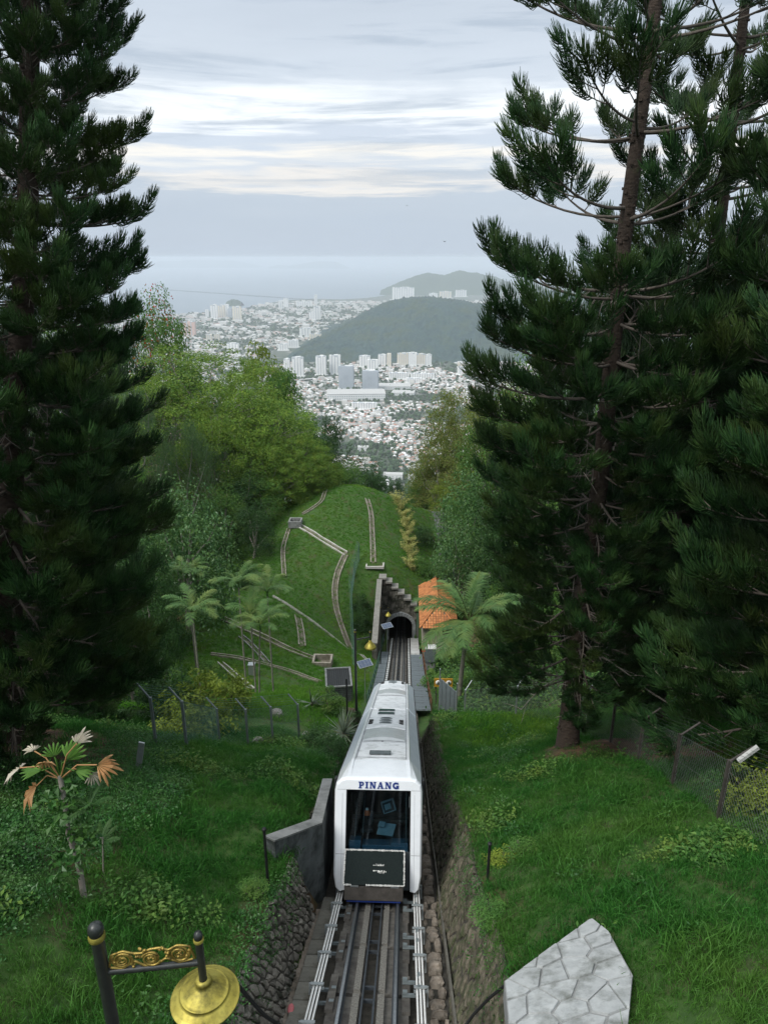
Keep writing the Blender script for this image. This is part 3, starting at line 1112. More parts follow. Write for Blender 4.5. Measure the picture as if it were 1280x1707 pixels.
def rotz(a): c, s = math.cos(a), math.sin(a); return [[c, -s, 0], [s, c, 0], [0, 0, 1]]
def rotx(a): c, s = math.cos(a), math.sin(a); return [[1, 0, 0], [0, c, -s], [0, s, c]]
def roty(a): c, s = math.cos(a), math.sin(a); return [[c, 0, s], [0, 1, 0], [-s, 0, c]]
def mm(*a):
    r = np.eye(3)
    for q in a: r = r @ np.array(q)
    return r


mb = MB(); mb.box((-.60, .42, 1.12), (.30, .4, .34)); mb.box((.55, .42, 1.10), (.44, .4, .30)); mb.box((.05, .55, 1.06), (.95, .5, .2))
mb.build('console', M['cabblue'], cabin, bevel=.012)
mb = MB(); mb.box((.20, .62, 1.46), (.46, .34, .03), 0, mm(rotz(-.35), rotx(.75))); mb.box((.08, .64, 1.58), (.18, .16, .03), 0, mm(rotz(-.3), rotx(.6)))
mb.build('control_desk', M['cablight'], cabin, bevel=.006)
mb = MB(); R0 = mm(rotz(.3), rotx(-.25), roty(-.25)); mb.box((.24, 1.0, 1.95), (.36, .05, .32), 0, R0)
mon = mb.build('monitor', M['cablight'], cabin, bevel=.008)
mb = MB(); mb.box((.234, .970, 1.943), (.29, .012, .25), 0, R0); mb.build('screen', M['cabdark'], mon)
mb = MB(); mb.box((.22, .96, 1.945), (.17, .006, .14), 0, R0); mb.build('screen_image', M['cablight'], mon)
mb = MB(); mb.box((0, 1.5, 1.5), (1.5, .5, .05)); mb.box((.2, 1.35, 1.6), (.9, .05, .04), 0, rotz(.06)); mb.box((0, 1.75, 1.42), (1.5, .05, .3)); mb.build('bench', M['brownmetal'], cabin)
mb = MB(); mb.box((-.32, .85, 1.40), (.34, .36, .1)); mb.box((-.32, 1.02, 1.6), (.32, .08, .42)); mb.tube([(-.32, .85, .97), (-.32, .85, 1.36)], .05, 8); mb.build('driver_seat', M['black'], cabin, bevel=.02)
mb = MB(); mb.lathe([(0, 1.93), (.06, 1.925), (.08, 1.86), (.085, 1.80)], 14, 0, (-.33, .95, -.08)); mb.lathe([(0, 1.985), (.04, 1.98), (.045, 1.93)], 12, 1, (-.33, .95, -.08)); mb.build('beacon', [M['orange'], M['whitepaint']], cabin)
mb = MB(); mb.tube([(-.62, .5, 1.25), (-.58, .75, 2.2)], .012, 6); mb.tube([(-.42, .6, 1.3), (-.40, 1.2, 2.4)], .010, 6); mb.tube([(.72, .25, 1.0), (.72, .28, 2.5)], .014, 6); mb.build('grab_pole', M['greymetal'], cabin)
mb = MB(); mb.box((.795, .085, 2.30), (.014, .02, .26)); mb.build('wiper', M['greymetal'], train)
# tilted mat cover with a white lace edge, and the coupling box below it
tp, bt = np.array((0, -.03, 1.13)), np.array((0, -.44, .44))
dv = bt - tp; LV = np.linalg.norm(dv); ang = math.atan2(-dv[2], -dv[1])
RM = rotx(ang)
mid = (tp + bt) / 2
mb = MB(); mb.box((-.07, mid[1], mid[2]), (1.50, LV, .035), 0, RM)
cov = mb.build('front_cover', M['mat'], train, bevel=.01)
mb = MB(); rr = random.Random(5)
def cov_pt(x, t, h=.03): return np.array((x - .07, mid[1], mid[2])) + np.array(RM) @ np.array((0, t * LV, h))
for side in range(4):
    L_ = 1.5 if side % 2 == 0 else LV
    nseg = int(L_ / .032)
    for q in range(nseg):
        f = (q + .5) / nseg - .5
        if side == 2 and .12 < f + .5 < .36: continue
        wv = rr.uniform(.022, .05)
        if side % 2 == 0: mb.box(cov_pt(f * 1.5, .5 if side == 0 else -.5), (.020, wv, .016), 0, mm(RM, rotz(rr.uniform(-.5, .5))))
        else: mb.box(cov_pt(.75 if side == 1 else -.75, f), (wv, .020, .016), 0, mm(RM, rotz(rr.uniform(-.5, .5))))
mb.build('lace_trim', M['lace'], cov)
mb = MB()
for (x, t, lx, ly) in ((.10, -.07, .30, .022), (.14, -.10, .22, .012), (.12, .09, .32, .03), (.2, .11, .22, .03), (.02, .085, .1, .014), (.17, .14, .16, .018)):
    for q in range(5):
        mb.box(cov_pt(x + (q - 2) * lx / 5 + rr.uniform(-.01, .01), -t + rr.uniform(-.008, .008), .019), (lx / 5 * rr.uniform(.4, .8), ly * rr.uniform(.4, 1), .003), 0, mm(RM, rotz(rr.uniform(-.15, .15))))
mb.build('worn_mark', M['lace'], cov)
mb = MB(); mb.box((-.07, -.18, .24), (1.46, .46, .34)); cb_ = mb.build('coupling_box', M['brownmetal'], train, bevel=.012)
mb = MB(); mb.box((-.55, -.414, .395), (.2, .01, .02)); mb.box((.45, -.414, .395), (.2, .01, .02)); mb.box((-.55, -.43, .43), (.2, .05, .012)); mb.box((.45, -.43, .43), (.2, .05, .012)); mb.build('latch', M['galv'], cb_)
mb = MB(); mb.box((-.07, -.20, .045), (1.34, .34, .05)); mb.build('bumper_bar', M['blue'], train)
# name on the header: slab-serif letters
def slab_letter(ch):
    t, s = .27, .13
    q = []
    B = lambda x0, y0, x1, y1: q.append([(x0, y0), (x1, y0), (x1, y1), (x0, y1)])
    def arc(cx, cy, ro, ri, a0, a1, sy=1.0, k_=9):
        for i_ in range(k_):
            b0, b1 = a0 + (a1 - a0) * i_ / k_, a0 + (a1 - a0) * (i_ + 1) / k_
            q.append([(cx + ri * math.cos(b0), cy + sy * ri * math.sin(b0)), (cx + ro * math.cos(b0), cy + sy * ro * math.sin(b0)), (cx + ro * math.cos(b1), cy + sy * ro * math.sin(b1)), (cx + ri * math.cos(b1), cy + sy * ri * math.sin(b1))])
    if ch == 'P':
        B(.12, 0, .12 + t, 1); B(0, 0, .52, s); B(0, 1 - s, .5, 1); arc(.5, .68, .32, .10, -math.pi / 2, math.pi / 2); B(.36, .36, .5, .50); B(.36, .86, .5, 1.0); w = .84
    elif ch == 'I':
        B(.12, 0, .12 + t, 1); B(0, 0, .51, s); B(0, 1 - s, .51, 1); w = .51
    elif ch == 'N':
        B(.10, 0, .10 + t * .6, 1); B(.72, 0, .72 + t * .6, 1); B(0, 0, .38, s); B(0, 1 - s, .3, 1); B(.60, 1 - s, 1.0, 1)
        q.append([(.10, 1), (.40, 1), (.88, 0), (.60, 0)]); w = 1.0
    elif ch == 'A':
        q.append([(.06, 0), (.24, 0), (.52, 1), (.40, 1)]); q.append([(.62, 0), (.94, 0), (.62, 1), (.40, 1)]); B(.26, .28, .70, .40); B(0, 0, .34, s); B(.56, 0, 1.02, s); w = 1.02
    else:
        arc(.48, .5, .48, .22, math.pi * .30, math.pi * 1.72, 1.06, 16); B(.52, .36, .94, .50); B(.66, 0.05, .90, .44); B(.70, .66, .84, .98); w = .94
    return q, w


names = 'PINANG'
ls = [slab_letter(c) for c in names]
gap_ = .16
tot = sum(w for _, w in ls) + gap_ * (len(ls) - 1)
HL = .165
x = -tot / 2 * HL * 1.03
for ch, (polys, w) in zip(names, ls):
    mb = MB()
    for i_, pl in enumerate(polys):
        mb.prism(pl, lambda a, b, h, x=x: (x + a * HL * 1.03, -h, 2.635 + b * HL), .0, .012 + .0006 * i_)
    mb.build('letter', M['blue'], body)
    x += (w + gap_) * HL * 1.03
# black fins beside the front corners
for s in (-1, 1):
    mb = MB(); mb.box((s * 1.165, .62, 2.45), (.05, .34, .62)); mb.box((s * 1.15, .62, 2.6), (.05, .08, .05)); mb.build('corner_fin', M['black'], train, bevel=.015)
# side glass, doors
for s in (-1, 1):
    for (a, b) in ((.9, 2.7), (2.85, 4.9), (5.1, 7.0), (7.15, 9.2), (9.35, 11.2), (12.0, 13.9), (14.05, 16.1), (16.3, 18.2), (18.35, 20.4), (20.6, 22.2)):
        mb = MB(); mb.box((s * 1.137, (a + b) / 2, 1.75), (.022, b - a, 1.5)); mb.build('side_window', M['sideglass'], train)
    mb = MB(); mb.box((s * 1.15, 11.5, 2.66), (.03, 22, .05)); mb.build('drip_rail', M['black'], train)
# roof equipment
mb = MB(); mb.box((-.04, 2.15, 3.12), (.62, .32, .06)); vt = mb.build('roof_vent', M['vent'], train, bevel=.012)
mb = MB()
for q in (-.2, .2): mb.box((-.04 + q, 2.15, 3.155), (.14, .05, .012))
mb.box((-.04, 2.06, 3.155), (.5, .03, .01)); mb.build('vent_grille', M['greymetal'], vt)


def arch_panel(u0, u1, hgt, xw, name, mat, parent, th=.02):
    mb = MB(); k_ = 12
    V = []
    for u in (u0, u0 + .06, u1 - .06, u1):
        hh = 0 if u in (u0, u1) else 1
        for i_ in range(k_ + 1):
            a = -1 + 2 * i_ / k_
            V.append((a * xw, u, 3.06 + (hgt * (1 - a * a * .75) if hh else hgt * .25 * (1 - a * a))))
    F = [(r_ * (k_ + 1) + c_, r_ * (k_ + 1) + c_ + 1, (r_ + 1) * (k_ + 1) + c_ + 1, (r_ + 1) * (k_ + 1) + c_) for r_ in range(3) for c_ in range(k_)]
    for e in (0, k_): F.append(tuple(r_ * (k_ + 1) + e for r_ in range(4))[::1 if e else -1])
    mb.add(V, F, 0, False)
    return mb.build(name, mat, parent)


for base in (0.0, 12.2):
    arch_panel(4.2 + base * .98, 6.15 + base * .98, .13, .66, 'skylight', M['skylight'], train)
    pod = arch_panel(6.3 + base * .98, 8.9 + base * .98 if base == 0 else 20.6, .12, .69, 'roof_pod', M['roofpaint'], train)
    f0 = 7.15 if base == 0 else 20.95
    if base:
        pod2 = arch_panel(20.7, 22.3, .12, .66, 'roof_pod', M['roofpaint'], train); pod = pod2
    for q in range(3):
        u = f0 + q * .52
        if u > 22.2: break
        mb = MB(); mb.lathe([(.23, 3.13), (.23, 3.195), (.205, 3.20), (.20, 3.185), (0, 3.185)], 20, 0, (-.03, u, 0)); fn_ = mb.build('roof_fan', M['galv'], pod)
        mb = MB()
        for b_ in range(7): mb.box((-.03, u + (b_ - 3) * .055, 3.192), (.36 * math.sqrt(max(.05, 1 - ((b_ - 3) / 3.6) ** 2)), .022, .012))
        mb.build('fan_grille', M['vent'], fn_)
    for s in (-1, 1):
        for q in (0, .55):
            mb = MB(); mb.box((s * .55 - .02, f0 + .2 + q, 3.115 + .02), (.15, .34, .035)); mb.build('side_vent', M['black'], pod)
for u in (10.1, 11.0):
    mb = MB(); mb.box((-.08, u, 3.095), (.66, .42, .03)); lv = mb.build('louvre', M['vent'], train)
    mb = MB()
    for q in range(4): mb.box((-.08, u - .14 + q * .1, 3.115), (.58, .035, .012), 0, None)
    mb.build('louvre_slat', M['greenmetal'], lv)
mb = MB()
for (u0, w_) in ((1.62, 1.42), (4.0, 1.36), (6.22, 1.36), (9.0, 1.40), (15.9, 1.36), (18.2, 1.36), (20.5, 1.4)):
    mb.box((-.0, u0, 3.086), (w_, .022, .008))
for s in (-1, 1): mb.box((s * .70, 11.6, 3.064), (.016, 20, .008))
for (x_, u) in ((-.04, 4.02), (-.04, 6.22), (-.03, 18.3)): mb.box((x_, u, 3.10), (.07, .06, .02))
mb.build('roof_seam', M['sealant'], body)
# running gear
mb = MB(); mb.box((0, 11.4, .16), (1.5, 21.6, .28)); uf = mb.build('underframe', M['black'], train)
for u in (1.6, 9.6, 13.2, 21.2):
    for s in (-1, 1):
        mb = MB(); mb.lathe([(0, -.05), (.12, -.05), (.26, -.04), (.28, -.02), (.28, .04), (.1, .05), (0, .05)], 20, 0, (s * .52, u, .27), roty(math.pi / 2)); mb.build('wheel', M['railside'], train)
# ------------------------------------------------------------------ tall pines with brush-like branch ends
def curve_pts(p0, d0, L, k, curl=(0, 0, 0), wob=0.0, r_=random):
    p, d = np.array(p0, float), np.array(d0, float)
    d /= np.linalg.norm(d)
    out = [p.copy()]
    for i in range(k - 1):
        d = d + np.array(curl) / (k - 1) + np.array([r_.uniform(-wob, wob) for _ in range(3)])
        d /= np.linalg.norm(d)
        p = p + d * L / (k - 1)
        out.append(p.copy())
    return np.array(out)


def plume(mb, ax, nc, ln, m, g, thick=.0095, dens_end=.35):
    """cords springing from the axis ax (K,3), swept towards its tip and curving up"""
    K = len(ax)
    s = np.sort(g.uniform(.02, 1, nc)) ** .85
    f = s * (K - 1)
    i = np.minimum(f.astype(int), K - 2)
    w = (f - i)[:, None]
    base = ax[i] * (1 - w) + ax[i + 1] * w
    tan = norm(ax[i + 1] - ax[i])
    rad = norm(np.cross(tan, g.normal(size=(nc, 3))))
    ang = np.radians(g.uniform(52, 86, nc) * (1 - .5 * s ** 4))[:, None]
    d = norm(tan * np.cos(ang) + rad * np.sin(ang))
    up = np.array((0, 0, 1.))
    L = (ln * g.uniform(.75, 1.15, nc) * (1 - .25 * s))[:, None]
    t = np.array((0, .40, .75, 1.))
    bend = norm(tan * .8 + up * .65 + g.normal(size=(nc, 3)) * .10)
    Pt = base[:, None] + L[:, None] * (t[None, :, None] * (1 - .45 * t[None, :, None]) * d[:, None] + (.58 * t ** 2)[None, :, None] * bend[:, None])
    r = thick * np.array((1.0, 1.05, .9, .45))
    V, F = cords(Pt, r[None, :], 3)
    ti = np.repeat(np.clip(g.beta(1.6, 2.2, nc) * .9 + .25 * (s > .8), 0, 1), 12)
    mb.add(V, F, m, True, ti)


def pine_branch(seed, L=3.6, start=.42, nside=5, droop=.0, dens=1.0, plen=1.0, dead=0.0):
    g = np.random.default_rng(seed)
    r_ = random.Random(seed)
    mb = MB()
    ax = curve_pts((0, 0, 0), (1, 0, -.12 - droop), L, 10, (0, r_.uniform(-.25, .25), .62 + droop * .8), .03, r_)
    mb.tube(ax, np.linspace(.045, .012, 10), 6, 0)
    K = len(ax)
    # end plume
    fine = np.array([np.interp(np.linspace(0, K - 1, 28), np.arange(K), ax[:, c]) for c in range(3)]).T
    plume(mb, fine[-9:], int(135 * dens), .48 * plen, 1, g)
    for q in range(nside):
        f = start + (1 - start) * (q + .3) / nside * .95
        i = int(f * 27)
        side = 1 if q % 2 else -1
        tan = fine[min(i + 1, 27)] - fine[i]
        tan /= np.linalg.norm(tan)
        sd = np.cross((0, 0, 1.), tan)
        d = tan * .75 + sd * side * r_.uniform(.5, .9) + np.array((0, 0, r_.uniform(-.05, .25)))
        ln = r_.uniform(.8, 1.35) * (1.15 - .4 * f) * plen
        a2 = curve_pts(fine[i], d, ln, 8, (0, 0, .7), .05, r_)
        mb.tube(a2, np.linspace(.018, .008, 8), 4, 0, False)
        plume(mb, a2[2:], int(110 * dens), .45 * plen, 1, g)
    if dead:
        for q in range(5):
            a2 = curve_pts(fine[3 + q * 2], (r_.uniform(.1, .6), r_.uniform(-1, 1), r_.uniform(-1, -.2)), r_.uniform(.4, 1.0), 5, (0, 0, -.3), .1, r_)
            mb.tube(a2, np.linspace(.012, .005, 5), 4, 2, False)
    return mb.mesh('branch', [M['twig'], M['needle'], M['palebark']])


BR_OPEN = [pine_branch(100 + i, 3.7, .46, 5, .05, 1.0, 1.05) for i in range(7)]
BR_FULL = [pine_branch(200 + i, 3.4, .22, 9, .10, .95, 1.0, 1.0 if i % 2 else 0) for i in range(9)]
BR_DEAD = []
for i in range(4):
    r_ = random.Random(i + 50)
    mb = MB()
    ax = curve_pts((0, 0, 0), (1, 0, -.25), 2.6, 8, (0, r_.uniform(-.5, .5), -.35), .08, r_)
    mb.tube(ax, np.linspace(.035, .008, 8), 5, 0)
    for q in range(7):
        a2 = curve_pts(ax[1 + q % 7], (r_.uniform(.1, 1), r_.uniform(-1, 1), r_.uniform(-.9, .2)), r_.uniform(.4, 1.1), 6, (0, 0, -.3), .12, r_)
        mb.tube(a2, np.linspace(.014, .005, 6), 4, 0, False)
    BR_DEAD.append(mb.mesh('bare_branch', [M['palebark']]))


def pine(loc, H, r0, label, profile, seed, lean=(0, 0), dead_to=0.0, skip=None, maxb=292):
    """profile: list of (height fraction, branch length, whorl spacing, branches per whorl, set, pitch degrees)"""
    r_ = random.Random(seed)
    root = thing('pine_tree', loc, label, 'tree', 'tall pines on the lawns')
    hs = np.linspace(-.4, H, 40)
    pts = [(lean[0] * max(h, 0) / H + .06 * math.sin(h * .5 + seed), lean[1] * max(h, 0) / H + .05 * math.cos(h * .43 + seed), h) for h in hs]
    rad = r0 * (1 - .80 * np.clip(hs / H, 0, 1)) * (1 + .35 * np.exp(-np.clip(hs, 0, 9) * 1.5))
    mb = MB(); mb.tube(pts, rad, 14, 0)
    for q in range(420):                # knobbly bark: leaf bases and scars standing proud
        h = r_.uniform(.1, H * .96)
        th = r_.uniform(0, 6.283)
        j = int(np.searchsorted(hs, h)) - 1
        rr = rad[j] * .98
        c_ = (pts[j][0] + rr * math.cos(th), pts[j][1] + rr * math.sin(th), h)
        mb.box(c_, (.05, .09, r_.uniform(.03, .08)), 0, rotz(th))
    mb.build('trunk', M['bark'], root)
    h = profile[0][0] * H
    nb = 0
    th0 = r_.uniform(0, 6.28)
    pf = np.array([[p[0] * H, p[1], p[2], p[3], p[5]] for p in profile])
    while h < H * .985 and nb < maxb:
        ln = np.interp(h, pf[:, 0], pf[:, 1]); sp = np.interp(h, pf[:, 0], pf[:, 2]); k = int(round(np.interp(h, pf[:, 0], pf[:, 3]))); pi_ = np.interp(h, pf[:, 0], pf[:, 4])
        st = [p[4] for p in profile if p[0] * H <= h + 1e-6][-1]
        th0 += 1.1
        for q in range(k):
            th = th0 + 2 * math.pi * (q + r_.uniform(-.25, .25)) / k
            hh = h + r_.uniform(-.16, .16) * min(sp, 1.6)
            j = min(np.searchsorted(hs, hh), 39)
            me = r_.choice(st)
            s_ = ln / 3.6 * r_.uniform(.85, 1.1)
            if skip and skip(hh, th): continue
            b = inst('branch', me, root, (pts[j][0], pts[j][1], hh), (r_.uniform(-.25, .25), -R(pi_ + r_.uniform(-7, 7)), th), (s_, s_, s_ * r_.uniform(.9, 1.1)))
            nb += 1
            if nb >= maxb: break
        h += sp * r_.uniform(.85, 1.15)
    h = 2.8
    while h < dead_to:
        th = r_.uniform(0, 6.28)
        j = min(np.searchsorted(hs, h), 39)
        inst('bare_branch', r_.choice(BR_DEAD), root, (pts[j][0], pts[j][1], h), (0, r_.uniform(-.2, .3), th), [r_.uniform(.6, 1.1)] * 3)
        h += r_.uniform(.25, .55)
    return root


def base(px, py, y):
    p = P(px, py, y)
    return (p.x, y, gz(p.x, y) - .15)


OPEN, FULL = BR_OPEN, BR_FULL
pine(base(12, 1262, 15.6), 25.5, .36, 'largest dark pine filling the left edge of the view from lawn to sky',
     [(.06, 3.8, .56, 6, FULL, -12), (.31, 3.5, .54, 6, FULL, -7), (.45, 2.5, .52, 7, FULL, -3), (.58, 2.15, .52, 7, FULL, 0), (.78, 2.15, .54, 7, FULL, 2), (1, 2.1, .6, 6, FULL, 8)], 1, (5.3, .2), 5)
pine(base(75, 1175, 23), 12.5, .26, 'shorter dark pine behind the big left-edge pine',
     [(.05, 3.6, .7, 6, FULL, -10), (.6, 3.0, .7, 6, FULL, 0), (1, 1.0, .5, 5, OPEN, 20)], 2, (-.3, .2), 5)
pine(base(945, 1240, 20.8), 33, .34, 'tall pine with bare upper trunk, nearest the right lawn',
     [(.09, 3.3, .75, 6, FULL, -18), (.14, 3.3, .80, 6, FULL, -14), (.24, 3.4, .85, 6, FULL, -10), (.35, 4.2, .84, 6, FULL, -6), (.43, 4.0, 1.0, 6, FULL, 2), (.47, 4.0, 1.9, 7, OPEN, 3), (.67, 3.9, 2.2, 8, OPEN, 5), (.9, 3.2, 2.1, 6, OPEN, 10), (1, 1.2, 1, 5, OPEN, 20)], 3, (.35, .1), 6)
pine(base(1092, 1203, 26), 36, .35, 'pine with a thinner trunk, second from the track on the right',
     [(.08, 4.2, .8, 6, FULL, -16), (.12, 4.4, .85, 6, FULL, -12), (.35, 4.8, .85, 6, FULL, -4), (.46, 4.4, 1.0, 6, FULL, 2), (.54, 4.1, 1.9, 6, OPEN, 5), (.9, 3.3, 2.2, 6, OPEN, 10), (1, 1.2, 1, 5, OPEN, 20)], 4, (-.7, .2), 6)
_p = P(1345, 1200, 16.5)
pine((_p.x, 16.5, gz(_p.x, 16.5) - .15), 21.5, .34, 'pine standing at the right edge of the view behind the wire fence',
     [(.09, 4.3, .7, 6, FULL, -18), (.14, 4.4, .75, 6, FULL, -14), (.4, 4.2, .75, 6, FULL, -6), (.75, 3.9, .9, 6, FULL, 4), (1, 1.2, .9, 5, OPEN, 20)], 5, (.2, 0), 5)
_p = P(1235, 1190, 30)
pine((_p.x, 30, gz(_p.x, 30) - .15), 36, .38, 'farthest pine behind the others at the upper right',
     [(.1, 4.4, .9, 6, FULL, -12), (.40, 4.4, .95, 6, FULL, 0), (.50, 4.0, 1.9, 6, OPEN, 5), (1, 1.2, 1, 5, OPEN, 20)], 6, (.5, 0), 5)
# ------------------------------------------------------------------ broad-leaved trees on the slopes
M['leaf_mid'] = leafmat('leaf_mid', (.036, .11, .022), (.10, .22, .045), (.14, .22, .04), rnd=.4, scale=1.2)
M['leaf_dark'] = leafmat('leaf_dark', (.018, .06, .018), (.052, .122, .032), (.055, .11, .03), rnd=.35, scale=1.2)
M['leaf_yellow'] = leafmat('leaf_yellow', (.10, .17, .02), (.27, .34, .045), (.14, .19, .03), rnd=.35, scale=1.5)
M['leaf_olive'] = leafmat('leaf_olive', (.085, .14, .03), (.20, .26, .058), (.20, .18, .055), rnd=.3, scale=1.4)
M['leaf_feather'] = leafmat('leaf_feather', (.065, .165, .022), (.18, .31, .045), (.25, .33, .045), rnd=.3, scale=1.3)
M['leaf_big'] = leafmat('leaf_big', (.038, .125, .034), (.12, .245, .08), (.12, .21, .045), rnd=.3, spec=.5, rough=.4, scale=1.3)
M['leaf_pale'] = leafmat('leaf_pale', (.05, .115, .045), (.115, .195, .08), (.085, .15, .045), rnd=.3, scale=1.2)
M['flower'] = leafmat('flower', (.30, .045, .02), (.48, .09, .03), None, rnd=.2)
M['bamboo_leaf'] = leafmat('bamboo_leaf', (.26, .28, .08), (.58, .54, .22), (.36, .36, .11), rnd=.3, scale=1.5)


def crown(seed, ncl=60, lpc=150, leaf=.020, clr=.13, flat=.55, shape='round', asp=.55, jit=.28):
    """crown of leaf clumps in a unit box: about 1 wide, 0..1 high"""
    g = np.random.default_rng(seed)
    cs = []
    while len(cs) < ncl:
        v = norm(g.normal(size=3))
        if shape == 'round':
            if v[2] < -.55: continue
            r = 1 - abs(g.normal()) * jit
            p = np.array((.40 * v[0] * r, .40 * v[1] * r, .48 + .42 * v[2] * r))
        elif shape == 'umbrella':
            a = g.uniform(0, 6.283); q = math.sqrt(g.uniform(.02, 1)) * .43
            lob = 1 + .22 * math.sin(3 * a + seed) + .12 * math.sin(5 * a + 2 * seed)
            q *= lob
            p = np.array((q * math.cos(a), q * math.sin(a), .86 - 1.5 * q * q - abs(g.normal()) * .10 - (.25 * g.uniform() if g.uniform() < .3 else 0)))
        elif shape == 'tall':
            zz_ = g.uniform(.05, .97)
            w_ = .36 * math.sin(math.pi * min(1, zz_ * .82 + .14)) ** .7
            a = g.uniform(0, 6.283); q = w_ * (1 - abs(g.normal()) * .35)
            p = np.array((q * math.cos(a), q * math.sin(a), zz_))
        else:                            # weeping
            a = g.uniform(0, 6.283); zz_ = g.uniform(.05, .95)
            q = .42 * (1 - zz_ ** 2.2) ** .5 * (1 - abs(g.normal()) * .25)
            p = np.array((q * math.cos(a), q * math.sin(a), zz_))
        cs.append(p)
    cs = np.array(cs)
    n = ncl * lpc
    ci = np.repeat(np.arange(ncl), lpc)
    rr = clr * g.uniform(.6, 1.35, ncl)[ci]
    off = norm(g.normal(size=(n, 3))) * (g.uniform(.25, 1, n) ** .5)[:, None] * rr[:, None]
    off[:, 2] *= flat
    if shape == 'weeping':
        off[:, 2] = off[:, 2] * 1.5 - np.abs(g.normal(size=n)) * .06
    pos = cs[ci] + off
    outw = norm(off * np.array((1, 1, 1 / flat)))
    lo, hi = np.percentile(pos, .5, axis=0), np.percentile(pos, 99.5, axis=0)
    sc3 = np.array((1 / (hi[0] - lo[0]), 1 / (hi[1] - lo[1]), 1 / (hi[2] - lo[2])))
    of3 = np.array(((hi[0] + lo[0]) / 2, (hi[1] + lo[1]) / 2, lo[2]))
    pos = (pos - of3) * sc3
    cs = (cs - of3) * sc3
    nr = norm(outw * .7 + np.array((0, 0, .65)) + g.normal(size=(n, 3)) * .45)
    axd = norm(outw + g.normal(size=(n, 3)) * .7 + np.array((0, 0, -.35 if shape != 'weeping' else -2.0)))
    V, F = leaves(pos, nr, axd, leaf * g.uniform(.7, 1.3, n), leaf * asp * g.uniform(.8, 1.2, n))
    ct = g.uniform(.1, .9, ncl)
    ti = np.repeat(np.clip(ct[ci] * .85 + g.uniform(-.1, .3, n), 0, 1), 4)
    return V, F, ti, cs


def crown_mesh(name, seed, mats, extra=None, **k):
    V, F, ti, cs = crown(seed, **k)
    mb = MB(); mb.add(V, F, 0, False, ti)
    return mb.mesh(name, mats), cs


CR = {}
def addc(kind, n, mat, seed, **k):
    CR[kind] = [crown_mesh('crown', seed + i, [M[mat]], **k) for i in range(n)]


addc('round', 4, 'leaf_mid', 300, ncl=85, lpc=120, leaf=.026, clr=.12)
addc('dark', 4, 'leaf_dark', 320, ncl=85, lpc=120, leaf=.026, clr=.12)
addc('yellow', 2, 'leaf_yellow', 340, ncl=70, lpc=110, leaf=.028, clr=.11)
addc('olive', 3, 'leaf_olive', 350, ncl=130, lpc=110, leaf=.023, clr=.085, asp=.42, flat=.45)
addc('feather', 3, 'leaf_feather', 360, ncl=170, lpc=125, leaf=.0185, clr=.075, flat=.42, asp=.42, jit=.2)
addc('tall', 2, 'leaf_yellow', 370, ncl=60, lpc=100, leaf=.034, clr=.11, shape='tall', flat=.5)
addc('talldark', 2, 'leaf_mid', 380, ncl=70, lpc=110, leaf=.032, clr=.11, shape='tall', flat=.5)
addc('big', 3, 'leaf_big', 390, ncl=130, lpc=62, leaf=.034, clr=.10, asp=.5, flat=.6)
addc('weep', 3, 'leaf_pale', 400, ncl=95, lpc=120, leaf=.024, clr=.085, shape='weeping', asp=.25)
addc('shrub', 3, 'leaf_mid', 410, ncl=40, lpc=70, leaf=.055, clr=.17, asp=.5)
addc('shrubdark', 2, 'leaf_dark', 420, ncl=40, lpc=70, leaf=.055, clr=.17, asp=.5)
addc('shrubyellow', 2, 'leaf_yellow', 430, ncl=32, lpc=40, leaf=.085, clr=.16, asp=.45)


def tree_at(kind, px, pytop, y, wpx, label, cat='tree', group=None, hc=.72, variant=None, name='broadleaf_tree', zbase=None, limbs=8, bark='palebark'):
    top = P(px, pytop, y)
    d = y / (_cp - (pytop - 853.5) / FPX * _sp)
    w = wpx * d / FPX
    zb = gz(top.x, y) - .2 if zbase is None else zbase
    H = max(top.z - zb, w * .45)
    zb = top.z - H
    root = thing(name, (top.x, y, zb), label, cat, group)
    me, cs = CR[kind][random.randrange(len(CR[kind])) if variant is None else variant]
    ch = H * hc
    a = random.uniform(0, 6.28)
    inst('crown', me, root, (0, 0, H - ch), (0, 0, a), (w, w, ch))
    mb = MB()
    r0 = min(.035 * w + .05, .12 + .012 * w)
    ca, sa = math.cos(a), math.sin(a)
    fork = np.array((random.uniform(-.3, .3), random.uniform(-.3, .3), (H - ch) + ch * .12))
    mb.tube([(0, 0, -.5), (fork[0] * .3, fork[1] * .3, fork[2] * .5), fork], [r0 * 1.25, r0, r0 * .8], 8, 0, False)
    pick = random.sample(range(len(cs)), min(limbs, len(cs)))
    for q in pick:
        c_ = cs[q]
        tgt = np.array(((c_[0] * ca - c_[1] * sa) * w, (c_[0] * sa + c_[1] * ca) * w, H - ch + c_[2] * ch))
        m1 = fork + (tgt - fork) * .45 + np.array((0, 0, .05 * ch)) + np.array([random.uniform(-.05, .05) * w for _ in range(3)])
        m2 = fork + (tgt - fork) * .75 + np.array([random.uniform(-.04, .04) * w for _ in range(3)])
        mb.tube([fork, m1, m2, tgt], [r0 * .55, r0 * .34, r0 * .2, r0 * .07], 5, 0, False)
    mb.build('trunk', M[bark], root)
    return root


